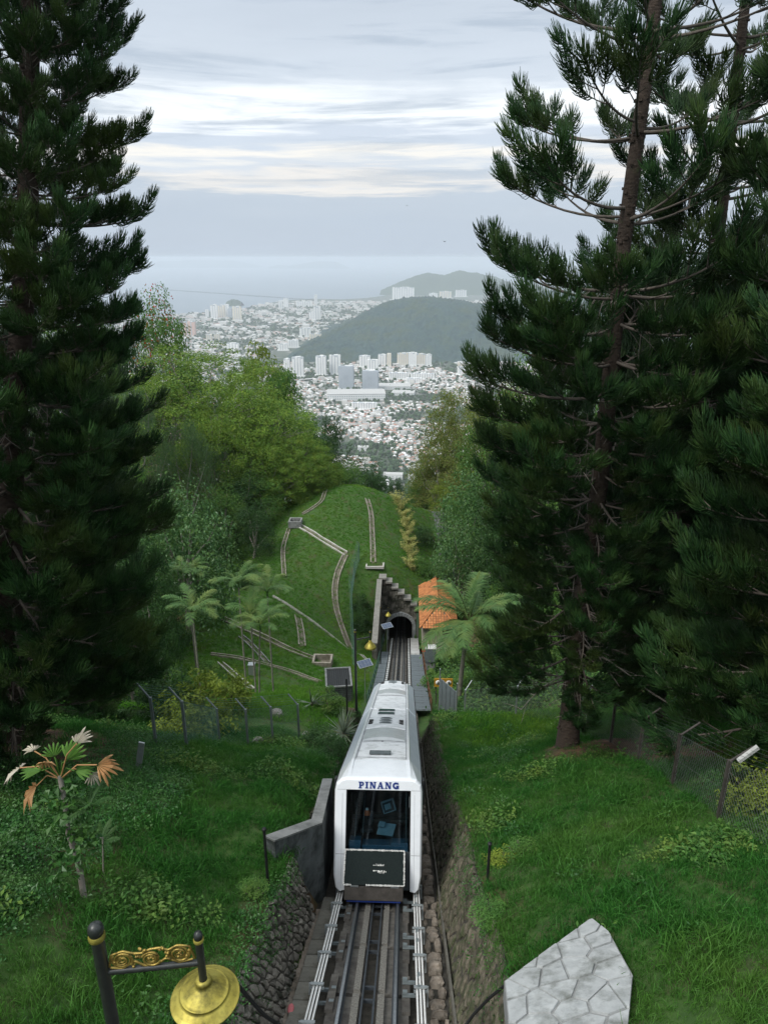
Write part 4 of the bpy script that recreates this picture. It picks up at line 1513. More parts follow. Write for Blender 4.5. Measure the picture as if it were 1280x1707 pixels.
# slope on the left -- named trees that stand out
ft = tree_at('round', 255, 488, 128, 120, 'dark green tree dotted with red blossoms on the skyline beside the left pine', hc=.8)
_cr = [c for c in ft.children if c.name.startswith('crown')][0]
g_ = np.random.default_rng(77)
v_ = norm(g_.normal(size=(900, 3))); v_ = v_[v_[:, 2] > -.1]
cl_ = CR['round'][0][1][g_.integers(0, 80, len(v_))]
pv_ = cl_ + v_ * .12
mb = MB(); V, F = leaves(pv_, norm(v_ + (0, 0, .6)), norm(g_.normal(size=v_.shape)), .030, .024); mb.add(V, F, 0, False, np.repeat(g_.uniform(0, 1, len(v_)), 4))
fl_ = mb.build('blossom', M['flower'], _cr); fl_['kind'] = 'stuff'
for (px, pt, y, w, lab, v) in ((330, 578, 108, 300, 'largest feathery green tree with a wide umbrella crown on the left slope', 0), (430, 652, 104, 190, 'feathery umbrella tree half way down the left slope, lower than the largest', 1),
                               (492, 722, 101, 120, 'lowest feathery tree, yellowish green, reaching over the grassy ridge', 2), (255, 630, 98, 200, 'feathery umbrella tree partly hidden by the big left pine', 1)):
    tree_at('feather', px, pt, y, w, lab, hc=.60 if w > 150 else .7, variant=v, limbs=34)
tree_at('tall', 425, 578, 138, 110, 'airy yellow-green tree with gaps in its crown on the left ridge skyline', hc=.8, limbs=14)
tree_at('talldark', 468, 618, 134, 85, 'slender light-trunked tree right of the airy yellow-green one on the ridge', hc=.8, limbs=12)
tree_at('yellow', 462, 612, 136, 60, 'small yellow-green crown between the airy tree and the slender tree', hc=.5)
tree_at('dark', 556, 697, 150, 66, 'dark round-topped tree at the right end of the ridge trees', hc=.8)
tree_at('yellow', 545, 738, 122, 70, 'yellow-tinged tree below the dark round-topped one on the ridge')
tree_at('round', 508, 700, 132, 80, 'bright green bushy tree in the middle of the ridge')
tree_at('dark', 598, 765, 126, 90, 'low dark tree where the ridge runs down to the bamboo')
tree_at('round', 575, 772, 118, 70, 'small green tree at the ridge edge above the drain')
tree_at('dark', 625, 785, 124, 50, 'lowest small dark tree at the right end of the ridge')
tree_at('big', 290, 808, 60, 185, 'large glossy-leaved tree with a rounded crown above the palms on the left', hc=.85)
tree_at('weep', 205, 640, 82, 150, 'drooping grey-green tree behind the big left pine', hc=.9)
tree_at('weep', 300, 700, 86, 120, 'drooping grey-green tree under the largest feathery tree', hc=.9)
tree_at('dark', 395, 790, 90, 110, 'dark tree filling the hollow under the feathery trees', hc=.9)
tree_at('dark', 418, 845, 82, 76, 'dark shrubby tree at the left edge of the meadow', hc=.92)
tree_at('weep', 350, 740, 92, 110, 'drooping tree over the dark hollow on the left slope', hc=.9)
tree_at('round', 452, 700, 120, 90, 'green tree behind the lower feathery trees')
k = 0
for (px, pt, y, w, kd) in ((120, 520, 105, 190, 'round'), (40, 560, 95, 180, 'dark'), (180, 560, 115, 130, 'dark'), (90, 650, 80, 190, 'round'), (160, 740, 72, 170, 'dark'), (60, 800, 62, 190, 'dark'), (210, 780, 66, 120, 'round'),
                           (150, 860, 52, 170, 'dark'), (20, 930, 48, 170, 'round'), (230, 900, 50, 110, 'dark'), (330, 830, 72, 100, 'dark'), (-60, 620, 80, 200, 'round'), (-90, 800, 50, 220, 'dark'), (370, 810, 84, 90, 'round'), (100, 960, 42, 150, 'dark'), (200, 980, 41, 120, 'dark')):
    tree_at(kd, px, pt, y, w, 'green tree in the dense wood behind the pines on the left', group='wood behind the left pines', hc=.88)
for (px, pt, y, w, kd, lab) in ((372, 640, 100, 190, 'feather', 'feathery tree under the largest one, in the middle of the left bank'), (300, 612, 112, 150, 'round', 'green tree left of the largest feathery crown'), (402, 700, 97, 160, 'feather', 'feathery tree low on the left bank above the dark hollow'),
                           (345, 690, 93, 150, 'feather', 'feathery tree with pale limbs over the drooping trees'), (520, 745, 104, 110, 'feather', 'feathery tree at the right end of the bank over the ridge drain'), (462, 752, 100, 120, 'feather', 'yellow-green feathery crown hanging over the top of the meadow'),
                           (440, 660, 116, 130, 'round', 'rounded green tree behind the middle feathery ones'), (500, 690, 122, 90, 'round', 'rounded green tree just under the slender tree'), (530, 725, 118, 80, 'dark', 'dark tree between the yellow-tinged and the feathery tree'), (395, 600, 120, 110, 'feather', 'small feathery crown right of the largest, under the airy tree')):
    tree_at(kd, px, pt, y, w, lab, hc=.85, limbs=20)
for (px, pt, y, w, kd, lab) in ((452, 735, 97, 120, 'feather', 'feathery tree hanging over the upper left edge of the meadow'), (488, 748, 99, 100, 'feather', 'feathery tree just left of the ridge drain'), (522, 752, 105, 90, 'yellow', 'yellow-green tree behind the ridge drain'), (425, 790, 92, 90, 'round', 'green tree at the upper left corner of the meadow')):
    tree_at(kd, px, pt, y, w, lab, hc=.92, limbs=20)
for (px, pt, y, w, kd, lab) in ((705, 770, 128, 60, 'round', 'fresh green tree left of the leaning olive tree'), (745, 690, 126, 90, 'olive', 'olive tree between the skyline one and the one leaning over the road'), (762, 835, 96, 90, 'round', 'fresh green tree over the middle of the road'), (820, 700, 105, 130, 'round', 'fresh green tree left of the nearest right pine')):
    tree_at(kd, px, pt, y, w, lab, hc=.92, limbs=16)
# right side
tree_at('olive', 765, 650, 132, 150, 'olive-brown fine-leaved tree on the right skyline beside the city', hc=.8, limbs=22)
tree_at('olive', 735, 742, 122, 110, 'olive fine-leaved tree below the first, leaning over the road', hc=.85, limbs=18)
tree_at('olive', 845, 640, 118, 170, 'olive tree half hidden behind the nearest right pine', hc=.85, limbs=18)
tree_at('olive', 800, 760, 112, 120, 'olive tree with arching pale twigs behind the glossy tree', hc=.9, limbs=18)
tree_at('big', 785, 790, 86, 125, 'light glossy-leaved tree between the road and the right pine', hc=.95, variant=1)
tree_at('big', 772, 872, 80, 105, 'lower glossy-leaved tree overhanging the road', hc=.95, variant=2)
tree_at('yellow', 738, 800, 104, 44, 'small yellow-green tree beside the road bend')
tree_at('round', 712, 835, 124, 46, 'green bush at the far end of the road')
tree_at('dark', 692, 800, 150, 40, 'dark little tree standing against the city at the top of the bamboo row')
tree_at('dark', 660, 802, 140, 40, 'dark little tree just beyond the grassy ridge')
for (px, pt, y, w, kd) in ((900, 600, 100, 170, 'round'), (980, 560, 95, 190, 'dark'), (1080, 570, 88, 190, 'round'), (1180, 560, 84, 200, 'dark'), (1280, 560, 80, 200, 'round'), (870, 760, 76, 170, 'dark'), (960, 740, 70, 190, 'round'), (1060, 760, 64, 190, 'dark'),
                           (1170, 760, 60, 200, 'round'), (1290, 760, 56, 220, 'dark'), (880, 920, 58, 140, 'dark'), (990, 920, 54, 160, 'round'), (1100, 930, 50, 180, 'dark'), (1220, 940, 46, 190, 'round'), (1320, 900, 42, 200, 'dark'), (840, 980, 60, 90, 'round'),
                           (900, 1060, 46, 110, 'round'), (1010, 1080, 43, 120, 'dark'), (1120, 1080, 40, 130, 'round'), (1240, 1080, 38, 140, 'dark')):
    tree_at(kd, px, pt, y, w, 'green tree in the dense wood behind the pines on the right', group='wood behind the right pines', hc=.9)


# ------------------------------------------------------------------ palms
M['frond'] = leafmat('frond', (.04, .10, .025), (.085, .14, .045), (.12, .13, .04), rnd=.3, scale=.8)
M['frond_pale'] = leafmat('frond_pale', (.04, .11, .03), (.11, .20, .055), (.15, .20, .05), rnd=.3, scale=.8)
M['palmtrunk'] = pm('palmtrunk', (.16, .15, .12), (.26, .25, .21), 6, .9, .3, c3=(.10, .11, .08), s3=2, f3=(.5, .65), stretch=(1, 1, 4))


def frond(seed, L, nl, ll, droop, mat, elev=.9, wid=.05):
    g = np.random.default_rng(seed)
    ax = curve_pts((0, 0, 0), (math.cos(elev), 0, math.sin(elev)), L, 16, (0, g.uniform(-.2, .2), -droop), .02, random.Random(seed))
    mb = MB()
    mb.tube(ax, np.linspace(.03, .006, 16) * (L / 3) ** .5, 5, 0, False)
    s = np.linspace(.16, .99, nl)
    f = s * 15; i = np.minimum(f.astype(int), 14); w = (f - i)[:, None]
    b = ax[i] * (1 - w) + ax[i + 1] * w
    tan = norm(ax[i + 1] - ax[i])
    for sd in (-1, 1):
        side = norm(np.cross(tan, np.array((0, 0, 1.)))) * sd
        d = norm(side * .8 + tan * .75 + np.array((0, 0, .15)) + g.normal(size=(nl, 3)) * .10)
        ln = (ll * np.sin(np.pi * np.clip(s * .86 + .1, 0, 1)) ** .6 * g.uniform(.8, 1.1, nl))[:, None]
        t = np.array((0, .5, 1.))
        Pt = b[:, None] + ln[:, None] * t[None, :, None] * d[:, None] - np.array((0, 0, 1.)) * (ln[:, None] * (t ** 2)[None, :, None] * .38)
        V, F = ribbons(Pt, wid * np.array((.7, 1, .12))[None, :], np.array((0, 0, 1.)) + 0 * side[:, None])
        mb.add(V, F, 0, False, np.repeat(np.clip(g.uniform(.1, .9, nl), 0, 1), 6))
    return mb.mesh('palm_frond', [M[mat]])


FR_ARECA = [frond(500 + i, 2.7, 30, .70, 1.5, 'frond_pale', 1.05, .05) for i in range(5)]
FR_COCO = [frond(520 + i, 5.2, 64, 1.15, 1.35, 'frond_pale', .85, .07) for i in range(4)]
FR_COCO_UP = [frond(540 + i, 3.6, 50, .8, .55, 'frond_pale', 1.25, .07) for i in range(2)]


def palm(px, py, y, label, group, fr, nf, r0=.06, spread=.9, zb=None, scale=1.0, lean=.0, shaft=True):
    top = P(px, py, y)
    zb = gz(top.x - lean, y) - .1 if zb is None else zb
    root = thing('palm_tree', (top.x - lean, y, zb), label, 'palm', group)
    H = top.z - zb
    mb = MB()
    mb.tube([(lean * t * t, 0, H * t - .3 * (1 - t)) for t in np.linspace(0, 1, 14)], np.linspace(r0 * 1.2, r0 * .8, 14), 8, 0, False)
    if shaft: mb.tube([(lean, 0, H - .05), (lean, 0, H + .35)], [r0 * 1.15, r0 * .5], 8, 1, False)
    mb.build('trunk', [M['palmtrunk'], M['leaf_mid']], root)
    for q in range(nf):
        th = 2 * math.pi * q / nf * 1.0 + random.uniform(-.3, .3) + q * .05
        inst('palm_frond', random.choice(fr), root, (lean, 0, H + .2), (random.uniform(-.15, .15), random.uniform(-spread * .35, spread * .45), th), [scale * random.uniform(.85, 1.1)] * 3)
    return root


palm(322, 1028, 38, 'slim palm nearest the big left pine, pale drooping crown', None, FR_ARECA, 12, scale=.8)
palm(398, 978, 44, 'tallest slim palm of the cluster, pale crown over the meadow', None, FR_ARECA, 12, scale=.8)
palm(446, 992, 46, 'slim palm right of the tallest one, crown touching it', None, FR_ARECA, 12, scale=.8)
palm(418, 1030, 42, 'slim palm with the lowest crown between its neighbours', None, FR_ARECA, 11, scale=.8)
palm(434, 1048, 40.5, 'slim palm whose stem runs beside the wire fence post', None, FR_ARECA, 11, scale=.8, lean=.4)
palm(312, 962, 52, 'slim palm with an upright yellow-green crown in front of the glossy tree', None, FR_ARECA, 11, scale=.8)
cpalm = palm(782, 1040, 46, 'coconut palm with long pale fronds hanging beside the orange roof', None, FR_COCO, 18, .16, 1.0, lean=.5)
for q in range(3):
    inst('palm_frond', FR_COCO_UP[q % 2], cpalm, (.5, 0, cpalm.children[0].dimensions.z * 0 + P(782, 1040, 46).z - cpalm.location.z + .3), (0, random.uniform(-.2, .1), 1.2 + q * 1.9))


# ------------------------------------------------------------------ scattering many small plants (grass, ground cover)
def scatter(name, label, kind_meshes, pts, rot, scl, idx, group=None):
    """ONE object: instances of the clump meshes at the given points"""
    me = bpy.data.meshes.new(name)
    me.vertices.add(len(pts))
    me.vertices.foreach_set('co', np.asarray(pts, np.float32).ravel())
    for an, ty, dt in (('rot', 'FLOAT_VECTOR', rot), ('scl', 'FLOAT', scl), ('idx', 'INT', idx)):
        a = me.attributes.new(an, ty, 'POINT')
        a.data.foreach_set('vector' if ty == 'FLOAT_VECTOR' else 'value', np.asarray(dt, np.int32 if ty == 'INT' else np.float32).ravel())
    o = inst(name, me)
    nt = bpy.data.node_groups.new(name, 'GeometryNodeTree')
    nt.interface.new_socket('Geometry', in_out='INPUT', socket_type='NodeSocketGeometry')
    nt.interface.new_socket('Geometry', in_out='OUTPUT', socket_type='NodeSocketGeometry')
    N, L = nt.nodes, nt.links
    gi, go = N.new('NodeGroupInput'), N.new('NodeGroupOutput')
    coll = bpy.data.collections.new(name + '_kinds')
    for i, km in enumerate(kind_meshes):
        coll.objects.link(bpy.data.objects.new('%s_%02d' % (name, i), km))
    ci = N.new('GeometryNodeCollectionInfo')
    ci.inputs['Collection'].default_value = coll
    ci.inputs['Separate Children'].default_value = True
    iop = N.new('GeometryNodeInstanceOnPoints')
    iop.inputs['Pick Instance'].default_value = True
    L.new(gi.outputs[0], iop.inputs['Points'])
    L.new(ci.outputs[0], iop.inputs['Instance'])

    def at(nm, ty):
        n = N.new('GeometryNodeInputNamedAttribute'); n.data_type = ty; n.inputs['Name'].default_value = nm
        return n.outputs[0]
    L.new(at('idx', 'INT'), iop.inputs['Instance Index'])
    L.new(at('rot', 'FLOAT_VECTOR'), iop.inputs['Rotation'])
    L.new(at('scl', 'FLOAT'), iop.inputs['Scale'])
    L.new(iop.outputs[0], go.inputs[0])
    md = o.modifiers.new('scatter', 'NODES')
    md.node_group = nt
    return tag(o, label, None, group, 'stuff')


def grass_clump(seed, n, h, rad, wid, mat, lean=.5):
    g = np.random.default_rng(seed)
    b = np.c_[g.normal(size=(n, 2)) * rad, np.zeros(n)]
    a = g.uniform(0, 6.283, n)
    dr = np.c_[np.cos(a), np.sin(a), np.zeros(n)]
    H = (h * g.uniform(.5, 1.2, n))[:, None]
    ln = g.uniform(.2, 1.0, n)[:, None] * lean
    t = np.array((0, .45, .8, 1.))
    Pt = b[:, None] + H[:, None] * (t[None, :, None] * np.array((0, 0, 1.)) + (t ** 2)[None, :, None] * ln[:, None] * dr[:, None] - (t ** 3)[None, :, None] * np.array((0, 0, .35)) * ln[:, None])
    V, F = ribbons(Pt, wid * np.array((.9, 1, .7, .1))[None, :])
    mb = MB(); mb.add(V, F, 0, False, np.repeat(g.uniform(0, 1, n), 8))
    return mb.mesh('grass_clump', [M[mat]])


def leaf_clump(seed, n, rad, h, leaf, mat, asp=.7):
    g = np.random.default_rng(seed)
    p = np.c_[g.normal(size=(n, 2)) * rad, np.abs(g.normal(size=n)) * h * .6 + g.uniform(0, h, n) * .4]
    nr = norm(np.array((0, 0, 1.)) + g.normal(size=(n, 3)) * .45)
    V, F = leaves(p, nr, g.normal(size=(n, 3)), leaf * g.uniform(.6, 1.3, n), leaf * asp * g.uniform(.8, 1.2, n), .2)
    mb = MB(); mb.add(V, F, 0, False, np.repeat(g.uniform(0, 1, n), 4))
    return mb.mesh('leaf_clump', [M[mat]])


def field(n, x0, x1, y0, y1, keep):
    x = rng.uniform(x0, x1, n); y = rng.uniform(y0, y1, n)
    k = keep(x, y)
    x, y = x[k], y[k]
    return np.c_[x, y, sheet(x, y) - .02]


def noise2(x, y, s, seed=0):
    q = np.random.default_rng(seed).uniform(0, 6.28, 12)
    v = 0
    for i in range(6):
        a = q[i]
        v = v + np.sin((x * math.cos(a) + y * math.sin(a)) * s * (1 + .45 * i) + q[6 + i]) / (1 + .5 * i)
    return v / 2.2


def rnd_rot(n, tilt=.25): return np.c_[rng.normal(size=(n, 2)) * tilt, rng.uniform(0, 6.283, n)]
# ------------------------------------------------------------------ tunnel portal, house, drains and the other things on the middle slope
def G(px, py, y0=3, y1=140, lift=0.0):  # where the line of sight at that pixel meets the ground
    r = ray(px, py)
    yy = np.arange(y0, y1, .1)
    k = yy / r[1]
    hit = np.where(r[2] * k < ground(CAMX + r[0] * k, yy))[0]
    y = yy[hit[0]] if len(hit) else y1
    k = y / r[1]
    x = CAMX + r[0] * k
    return Vector((x, y, gz(x, y) + lift))


M['portalstone'] = pm('portalstone', (.085, .08, .066), (.25, .235, .205), 3.2, .95, .9, c3=(.03, .032, .022), s3=1.1, f3=(.42, .58), detail=9, bdist=.1, rnd=.5, stretch=(1, 1, .6))
M['coping'] = pm('coping', (.16, .155, .135), (.27, .26, .235), 4, .9, .4, c3=(.14, .14, .12), s3=2, f3=(.5, .7), rnd=.3)
M['voussoir'] = pm('voussoir', (.27, .285, .29), (.38, .40, .40), 5, .9, .4, c3=(.17, .18, .18), s3=2.5, f3=(.5, .7), rnd=.3)
M['rooftile'] = pm('rooftile', (.34, .125, .042), (.46, .19, .07), 3, .8, .3, c3=(.24, .10, .05), s3=1.2, f3=(.55, .78), tint=.5)
M['cream'] = pm('cream', (.28, .25, .20), (.38, .35, .29), 3, .9, .2)
M['deck'] = pm('deck', (.10, .12, .13), (.15, .175, .185), 4, .8, .3, c3=(.07, .08, .085), s3=1.5, f3=(.5, .7))
M['asphalt'] = pm('asphalt', (.085, .09, .092), (.13, .135, .135), 5, .9, .4, c3=(.06, .062, .06), s3=.7, f3=(.5, .7))
M['drain'] = pm('drain', (.21, .19, .155), (.33, .30, .25), 3, .9, .5, c3=(.09, .08, .05), s3=.9, f3=(.48, .68))
M['draindark'] = pm('draindark', (.10, .09, .065), (.19, .17, .13), 4, .95, .4)
M['paledrain'] = pm('paledrain', (.38, .37, .33), (.50, .49, .45), 3, .9, .4, c3=(.22, .21, .17), s3=1.2, f3=(.52, .72))
M['signyellow'] = pm('signyellow', (.42, .22, .02), (.50, .28, .035), 3, .5, c3=(.28, .16, .03), s3=3, f3=(.55, .75))
M['signwhite'] = pm('signwhite', (.72, .72, .70), (.78, .78, .76), 4, .5)
M['red'] = pm('red', (.42, .03, .03), (.5, .05, .045), 4, .5)
M['solar'] = pm('solar', (.04, .06, .10), (.06, .085, .14), 5, .2, spec=.6)
M['greenwire'] = pm('greenwire', (.07, .15, .12), (.11, .20, .16), 12, .6)
M['wire'] = pm('wire', (.10, .115, .11), (.17, .19, .18), 12, .55, metal=.3)

portal = thing('tunnel_portal', (0, PORTAL, float(TZ(PORTAL))), 'dark stone tunnel portal with stepped top and pale arch', 'tunnel portal')
AR, SPR = 1.5, 1.85


def arch_z(x): return SPR + math.sqrt(max(AR * AR - x * x, 0)) if abs(x) < AR else -.5


STEPS = [(-2.62, -1.80, 8.25), (-1.80, -1.08, 7.75), (-1.08, -.34, 7.0), (-.34, .42, 6.25), (.42, 1.22, 5.5), (1.22, 1.98, 4.75)]
for i, (a, b, h) in enumerate(STEPS):
    mb = MB()
    xx = np.arange(a, b + 1e-6, (b - a) / 10)
    dp = .06 * (i % 2)
    for q in range(10):
        zl = min(arch_z(xx[q]), arch_z(xx[q + 1])) - (.02 if abs(xx[q]) < AR else 0)
        mb.box(((xx[q] + xx[q + 1]) / 2, .15 + dp, (zl + h) / 2), (xx[q + 1] - xx[q] - .0004, .9, h - zl))
    # a projecting rib of rougher stone on each step
    mb.box(((a + b) / 2 + .18, -.36 + dp, (max(arch_z(a), arch_z(b), 3.75) + h) / 2 - .1), (.26, .12, h - max(arch_z(a), arch_z(b), 3.75) - .3))
    mb.build('wall_column', M['portalstone'], portal)
    mb = MB(); mb.box(((a + b) / 2, .05, h + .13), (b - a + .10 - .004 * i, 1.3, .26)); mb.build('coping_stone', M['coping'], portal, bevel=.03)
nv = 15
for i in range(nv):
    a0, a1 = math.pi * i / nv, math.pi * (i + 1) / nv
    g_ = .012
    kx = .06 if i == nv // 2 else 0
    poly = [((AR - .02) * math.cos(a0 + g_), SPR + (AR - .02) * math.sin(a0 + g_)), ((AR + .42 + kx) * math.cos(a0 + g_), SPR + (AR + .42 + kx) * math.sin(a0 + g_)),
            ((AR + .42 + kx) * math.cos(a1 - g_), SPR + (AR + .42 + kx) * math.sin(a1 - g_)), ((AR - .02) * math.cos(a1 - g_), SPR + (AR - .02) * math.sin(a1 - g_))]
    mb = MB(); mb.prism(poly, lambda u, v, h: (u, -h, v), .25, .50 + kx, 0, None, .03); mb.build('arch_stone', M['voussoir'], portal)
for s in (-1, 1):
    for j in range(4):
        mb = MB(); mb.box((s * (AR + .19), -.37, .22 + j * .46), (.42, .24, .44)); mb.build('jamb_stone', M['voussoir'], portal, bevel=.02)
# inside of the tunnel
mb = MB()
prof = [(-AR, -.5), (-AR, SPR)] + [(-AR * math.cos(t), SPR + AR * math.sin(t)) for t in np.linspace(0, math.pi, 13)[1:-1]] + [(AR, SPR), (AR, -.5)]
V = []
for y in (-.2, 8, 16, 24):
    dz = float(TZ(min(PORTAL + y, 103)) - TZ(PORTAL))
    V += [(u, y, v + dz) for u, v in prof]
kk = len(prof)
mb.add(V, [(i * kk + j, i * kk + j + 1, (i + 1) * kk + j + 1, (i + 1) * kk + j) for i in range(3) for j in range(kk - 1)] + [tuple(range(3 * kk, 4 * kk))], 0)
mb.build('tunnel_lining', M['portalstone'], portal)
# wing wall on the left with coping
wing = thing('wing_wall', (0, 0, 0), 'stone wing wall with a pale coping running down left of the tunnel mouth', 'wall')
yy = np.arange(65, 78.6, 1.5)
tops = [float(TZ(y)) + np.interp(y, [65, 70, 78.5], [1.8, 4.2, 8.0]) for y in yy]
mb, mc = MB(), MB()
for i in range(len(yy) - 1):
    wall_run(mb, (-2.35, yy[i], tops[i]), (-2.35, yy[i + 1], tops[i + 1]), .5, float(TZ(yy[i])) - .6, float(TZ(yy[i + 1])) - .6)
    wall_run(mc, (-2.28, yy[i] + .01, tops[i] + .16), (-2.28, yy[i + 1] - .01, tops[i + 1] + .16), .62, tops[i] + .01, tops[i + 1] + .01)
mb.build('wall_face', M['portalstone'], wing)
tag(mc.build('coping', M['coping'], wing), None, None, None, 'stuff')

# house with an orange tiled roof right of the portal
EZ = -38.4
hs = thing('tiled_house', (2.2, 69.4, EZ), 'small house under an orange tiled hip roof right of the tunnel', 'house')
mb = MB(); mb.box((2.1, 5.6, -2.2), (3.5, 9.6, 4.2)); mb.build('wall', M['cream'], hs)
mb = MB(); mb.box((.385, 3, -1.6), (.03, 1.1, 2.0)); mb.build('door', M['brownmetal'], hs)
for yv in (5.6, 8.2):
    mb = MB(); mb.box((.385, yv, -1.3), (.03, 1.0, 1.0)); w_ = mb.build('window', M['paleconcrete'], hs)
    mb = MB(); mb.box((.365, yv, -1.3), (.02, .8, .8)); mb.build('pane', M['sideglass'], w_)
RW, RL, RH = 2.1, 10.9, 1.35
c = [(0, 0, 0), (2 * RW, 0, 0), (2 * RW, RL, 0), (0, RL, 0), (RW, 3.4, RH), (RW, RL - .4, RH)]
mb = MB(); mb.add([(a, b, z - .06) for a, b, z in c], [(0, 4, 5, 3), (0, 1, 4), (1, 2, 5, 4), (2, 3, 5), (0, 3, 2, 1)], 0); roof = mb.build('roof', M['draindark'], hs)


def tile_face(o, eu, up, w, wt0, wt1, hgt, dx=.30, dy=.34):
    """rows of tiles: o origin at the eave, eu along it, up the slope; wt0/wt1: how far the sides lean in at the top"""
    mb = MB()
    o, eu, up = map(lambda q: np.array(q, float), (o, eu, up))
    eu /= np.linalg.norm(eu); L_ = np.linalg.norm(up); up = up / L_
    nn = np.cross(eu, up); nn /= np.linalg.norm(nn)
    if nn[2] < 0: nn = -nn
    Mx = np.array([eu, up, nn]).T
    for r_ in range(int(L_ / dy)):
        v = (r_ + .5) * dy
        f = v / L_
        for q in range(int(w / dx)):
            u = (q + .5) * dx
            if u < wt0 * f + .1 or u > w - wt1 * f - .1: continue
            c_ = o + eu * u + up * v + nn * .0
            mb.box(c_, (dx * .82, dy * 1.08, .06), 0, Mx @ np.array(rotx(-.09)), random.random())
    return mb


for args in (((0, 0, 0), (0, 1, 0), (RW, 0, RH), RL, 3.4, .4, RH), ((2 * RW, 0, 0), (-1, 0, 0), (0, 3.4, RH), 2 * RW, RW, RW, RH), ((2 * RW, 0, 0), (0, 1, 0), (-RW, 0, RH), RL, 3.4, .4, RH)):
    tag(tile_face(*args).build('roof_tile', M['rooftile'], roof), None, None, None, 'stuff')
for a, b in ((0, 4), (1, 4), (4, 5)):
    mb = MB(); mb.tube([np.array(c[a]) + (0, 0, .04), np.array(c[b]) + (0, 0, .04)], .10, 6); mb.build('ridge_tile', M['rooftile'], roof)
mb = MB(); mb.box((-.03, RL / 2, -.08), (.06, RL + .1, .16)); mb.build('fascia', M['brownmetal'], hs)

# decks and railings beside the lower track
for s, x0, x1, y0, y1, lab in ((-1, 1.22, 2.0, 43, 68, 'grey walkway deck left of the lower track'), (1, 1.22, 2.45, 42, 67.5, 'broad grey walkway deck right of the lower track')):
    dk = thing('walkway_deck', (0, 0, 0), lab, 'walkway', 'decks beside the lower track')
    y = y0
    while y < y1:
        l, r = along(y + 1.2)
        mb = MB(); mb.box((0, 0, 0), (x1 - x0, 2.4 / math.cos(r[0]) * .94, .10)); mb.build('deck_plate', M['deck'], dk, (s * (x0 + x1) / 2, l[1], l[2] + .03), r)
        mb = MB(); mb.box((0, 0, 0), (.14, .14, 1.2)); mb.build('pier', M['darkconcrete'], dk, (s * (x1 - .1), l[1], l[2] - .63))
        y += 2.4
    rl = thing('handrail', (0, 0, 0), 'thin dark green handrail along the left deck' if s < 0 else 'rusty brown handrail along the right deck', 'railing', 'handrails of the lower track')
    mt = M['greenmetal'] if s < 0 else M['rust']
    yy = np.arange(y0, y1 + (9 if s < 0 else 0), 2.4)
    for y in yy:
        mb = MB(); mb.tube([(0, 0, -.2), (0, 0, 1.0)], .035, 6); mb.build('post', mt, rl, (s * (x1 + .04), y, float(TZ(y))))
    for h in (.5, 1.0):
        mb = MB(); mb.tube([(s * (x1 + .04), y, float(TZ(y)) + h) for y in yy], .028, 6); mb.build('rail', mt, rl)
ps = thing('concrete_platform', (0, 0, 0), 'pale concrete landing between the tunnel mouth and the grey deck', 'platform')
y = 67.8
while y < 77.8:
    l, r = along(y + 1)
    mb = MB(); mb.box((0, 0, 0), (.95, 2.15, .5)); mb.build('landing', M['paleconcrete'], ps, (1.72, l[1], l[2] - .02), r)
    y += 2

# cabinet, red box, gate, sign
p = P(717, 1102, 60)
cab_ = thing('equipment_cabinet', (p.x, 60, p.z), 'grey roadside cabinet with a pale lid beside the deck', 'cabinet')
mb = MB(); mb.box((0, 0, .75), (1.0, .7, 1.5)); mb.build('case', M['greymetal'], cab_, bevel=.02)
mb = MB(); mb.box((0, 0, 1.56), (1.12, .82, .10)); mb.build('lid', M['paleconcrete'], cab_, bevel=.01)
mb = MB(); mb.box((.0, -.36, .75), (.86, .03, 1.3)); mb.build('door', M['greymetal'], cab_)
mb = MB(); mb.box((0, 0, -.4), (.9, .6, .8)); mb.build('plinth', M['concrete'], cab_)
p = P(708, 1086, 62)
rb = thing('fire_box', (p.x, 62, p.z), 'small red box on a post behind the grey cabinet', 'box')
mb = MB(); mb.box((0, 0, .3), (.6, .3, .55)); mb.build('case', M['red'], rb, bevel=.02)
mb = MB(); mb.tube([(0, .1, -1.3), (0, .1, .1)], .05, 6); mb.build('post', M['greymetal'], rb)
p = P(739, 1138, 44)
sg = thing('warning_sign', (p.x, 44, p.z), 'yellow-brown board with two round white pictogram signs above the gate', 'sign')
mb = MB(); mb.box((0, 0, 0), (1.32, .05, .72)); mb.build('board', M['signyellow'], sg, bevel=.01)
for sx in (-.38, .38):
    mb = MB(); mb.lathe([(0, 0), (.19, 0), (.19, .014), (0, .014)], 24, 0, (sx, -.025, .02), rotx(math.pi / 2)); dsc = mb.build('pictogram', M['signwhite'], sg)
    mb = MB()
    if sx < 0:
        mb.lathe([(0, 0), (.035, 0), (.035, .006), (0, .006)], 10, 0, (sx, -.041, .10), rotx(math.pi / 2))
        mb.box((sx, -.042, .0), (.06, .006, .13), 0, roty(.3)); mb.box((sx - .04, -.0425, -.06), (.03, .006, .1), 0, roty(.5)); mb.box((sx + .05, -.0425, -.06), (.03, .006, .1), 0, roty(-.4)); mb.box((sx + .06, -.0435, .04), (.1, .006, .03), 0, roty(.5))
    else:
        mb.box((sx, -.042, -.01), (.10, .006, .11)); mb.box((sx - .075, -.042, .01), (.03, .006, .09), 0, roty(-.5))
        for q in range(4): mb.box((sx - .036 + q * .025, -.042, .08), (.018, .006, .09))
    mb.build('symbol', M['black'], dsc)
for sx in (-.5, .5):
    mb = MB(); mb.tube([(sx, .04, -2.2), (sx, .04, .3)], .035, 6); mb.build('post', M['brownmetal'], sg)
gp = G(745, 1205, 34, 50)
gt = thing('sheet_gate', (gp.x, gp.y, gp.z), 'grey metal sheet gate with a pale angled arm beside the right wall', 'gate', rot=(0, 0, R(-58)))
mb = MB()
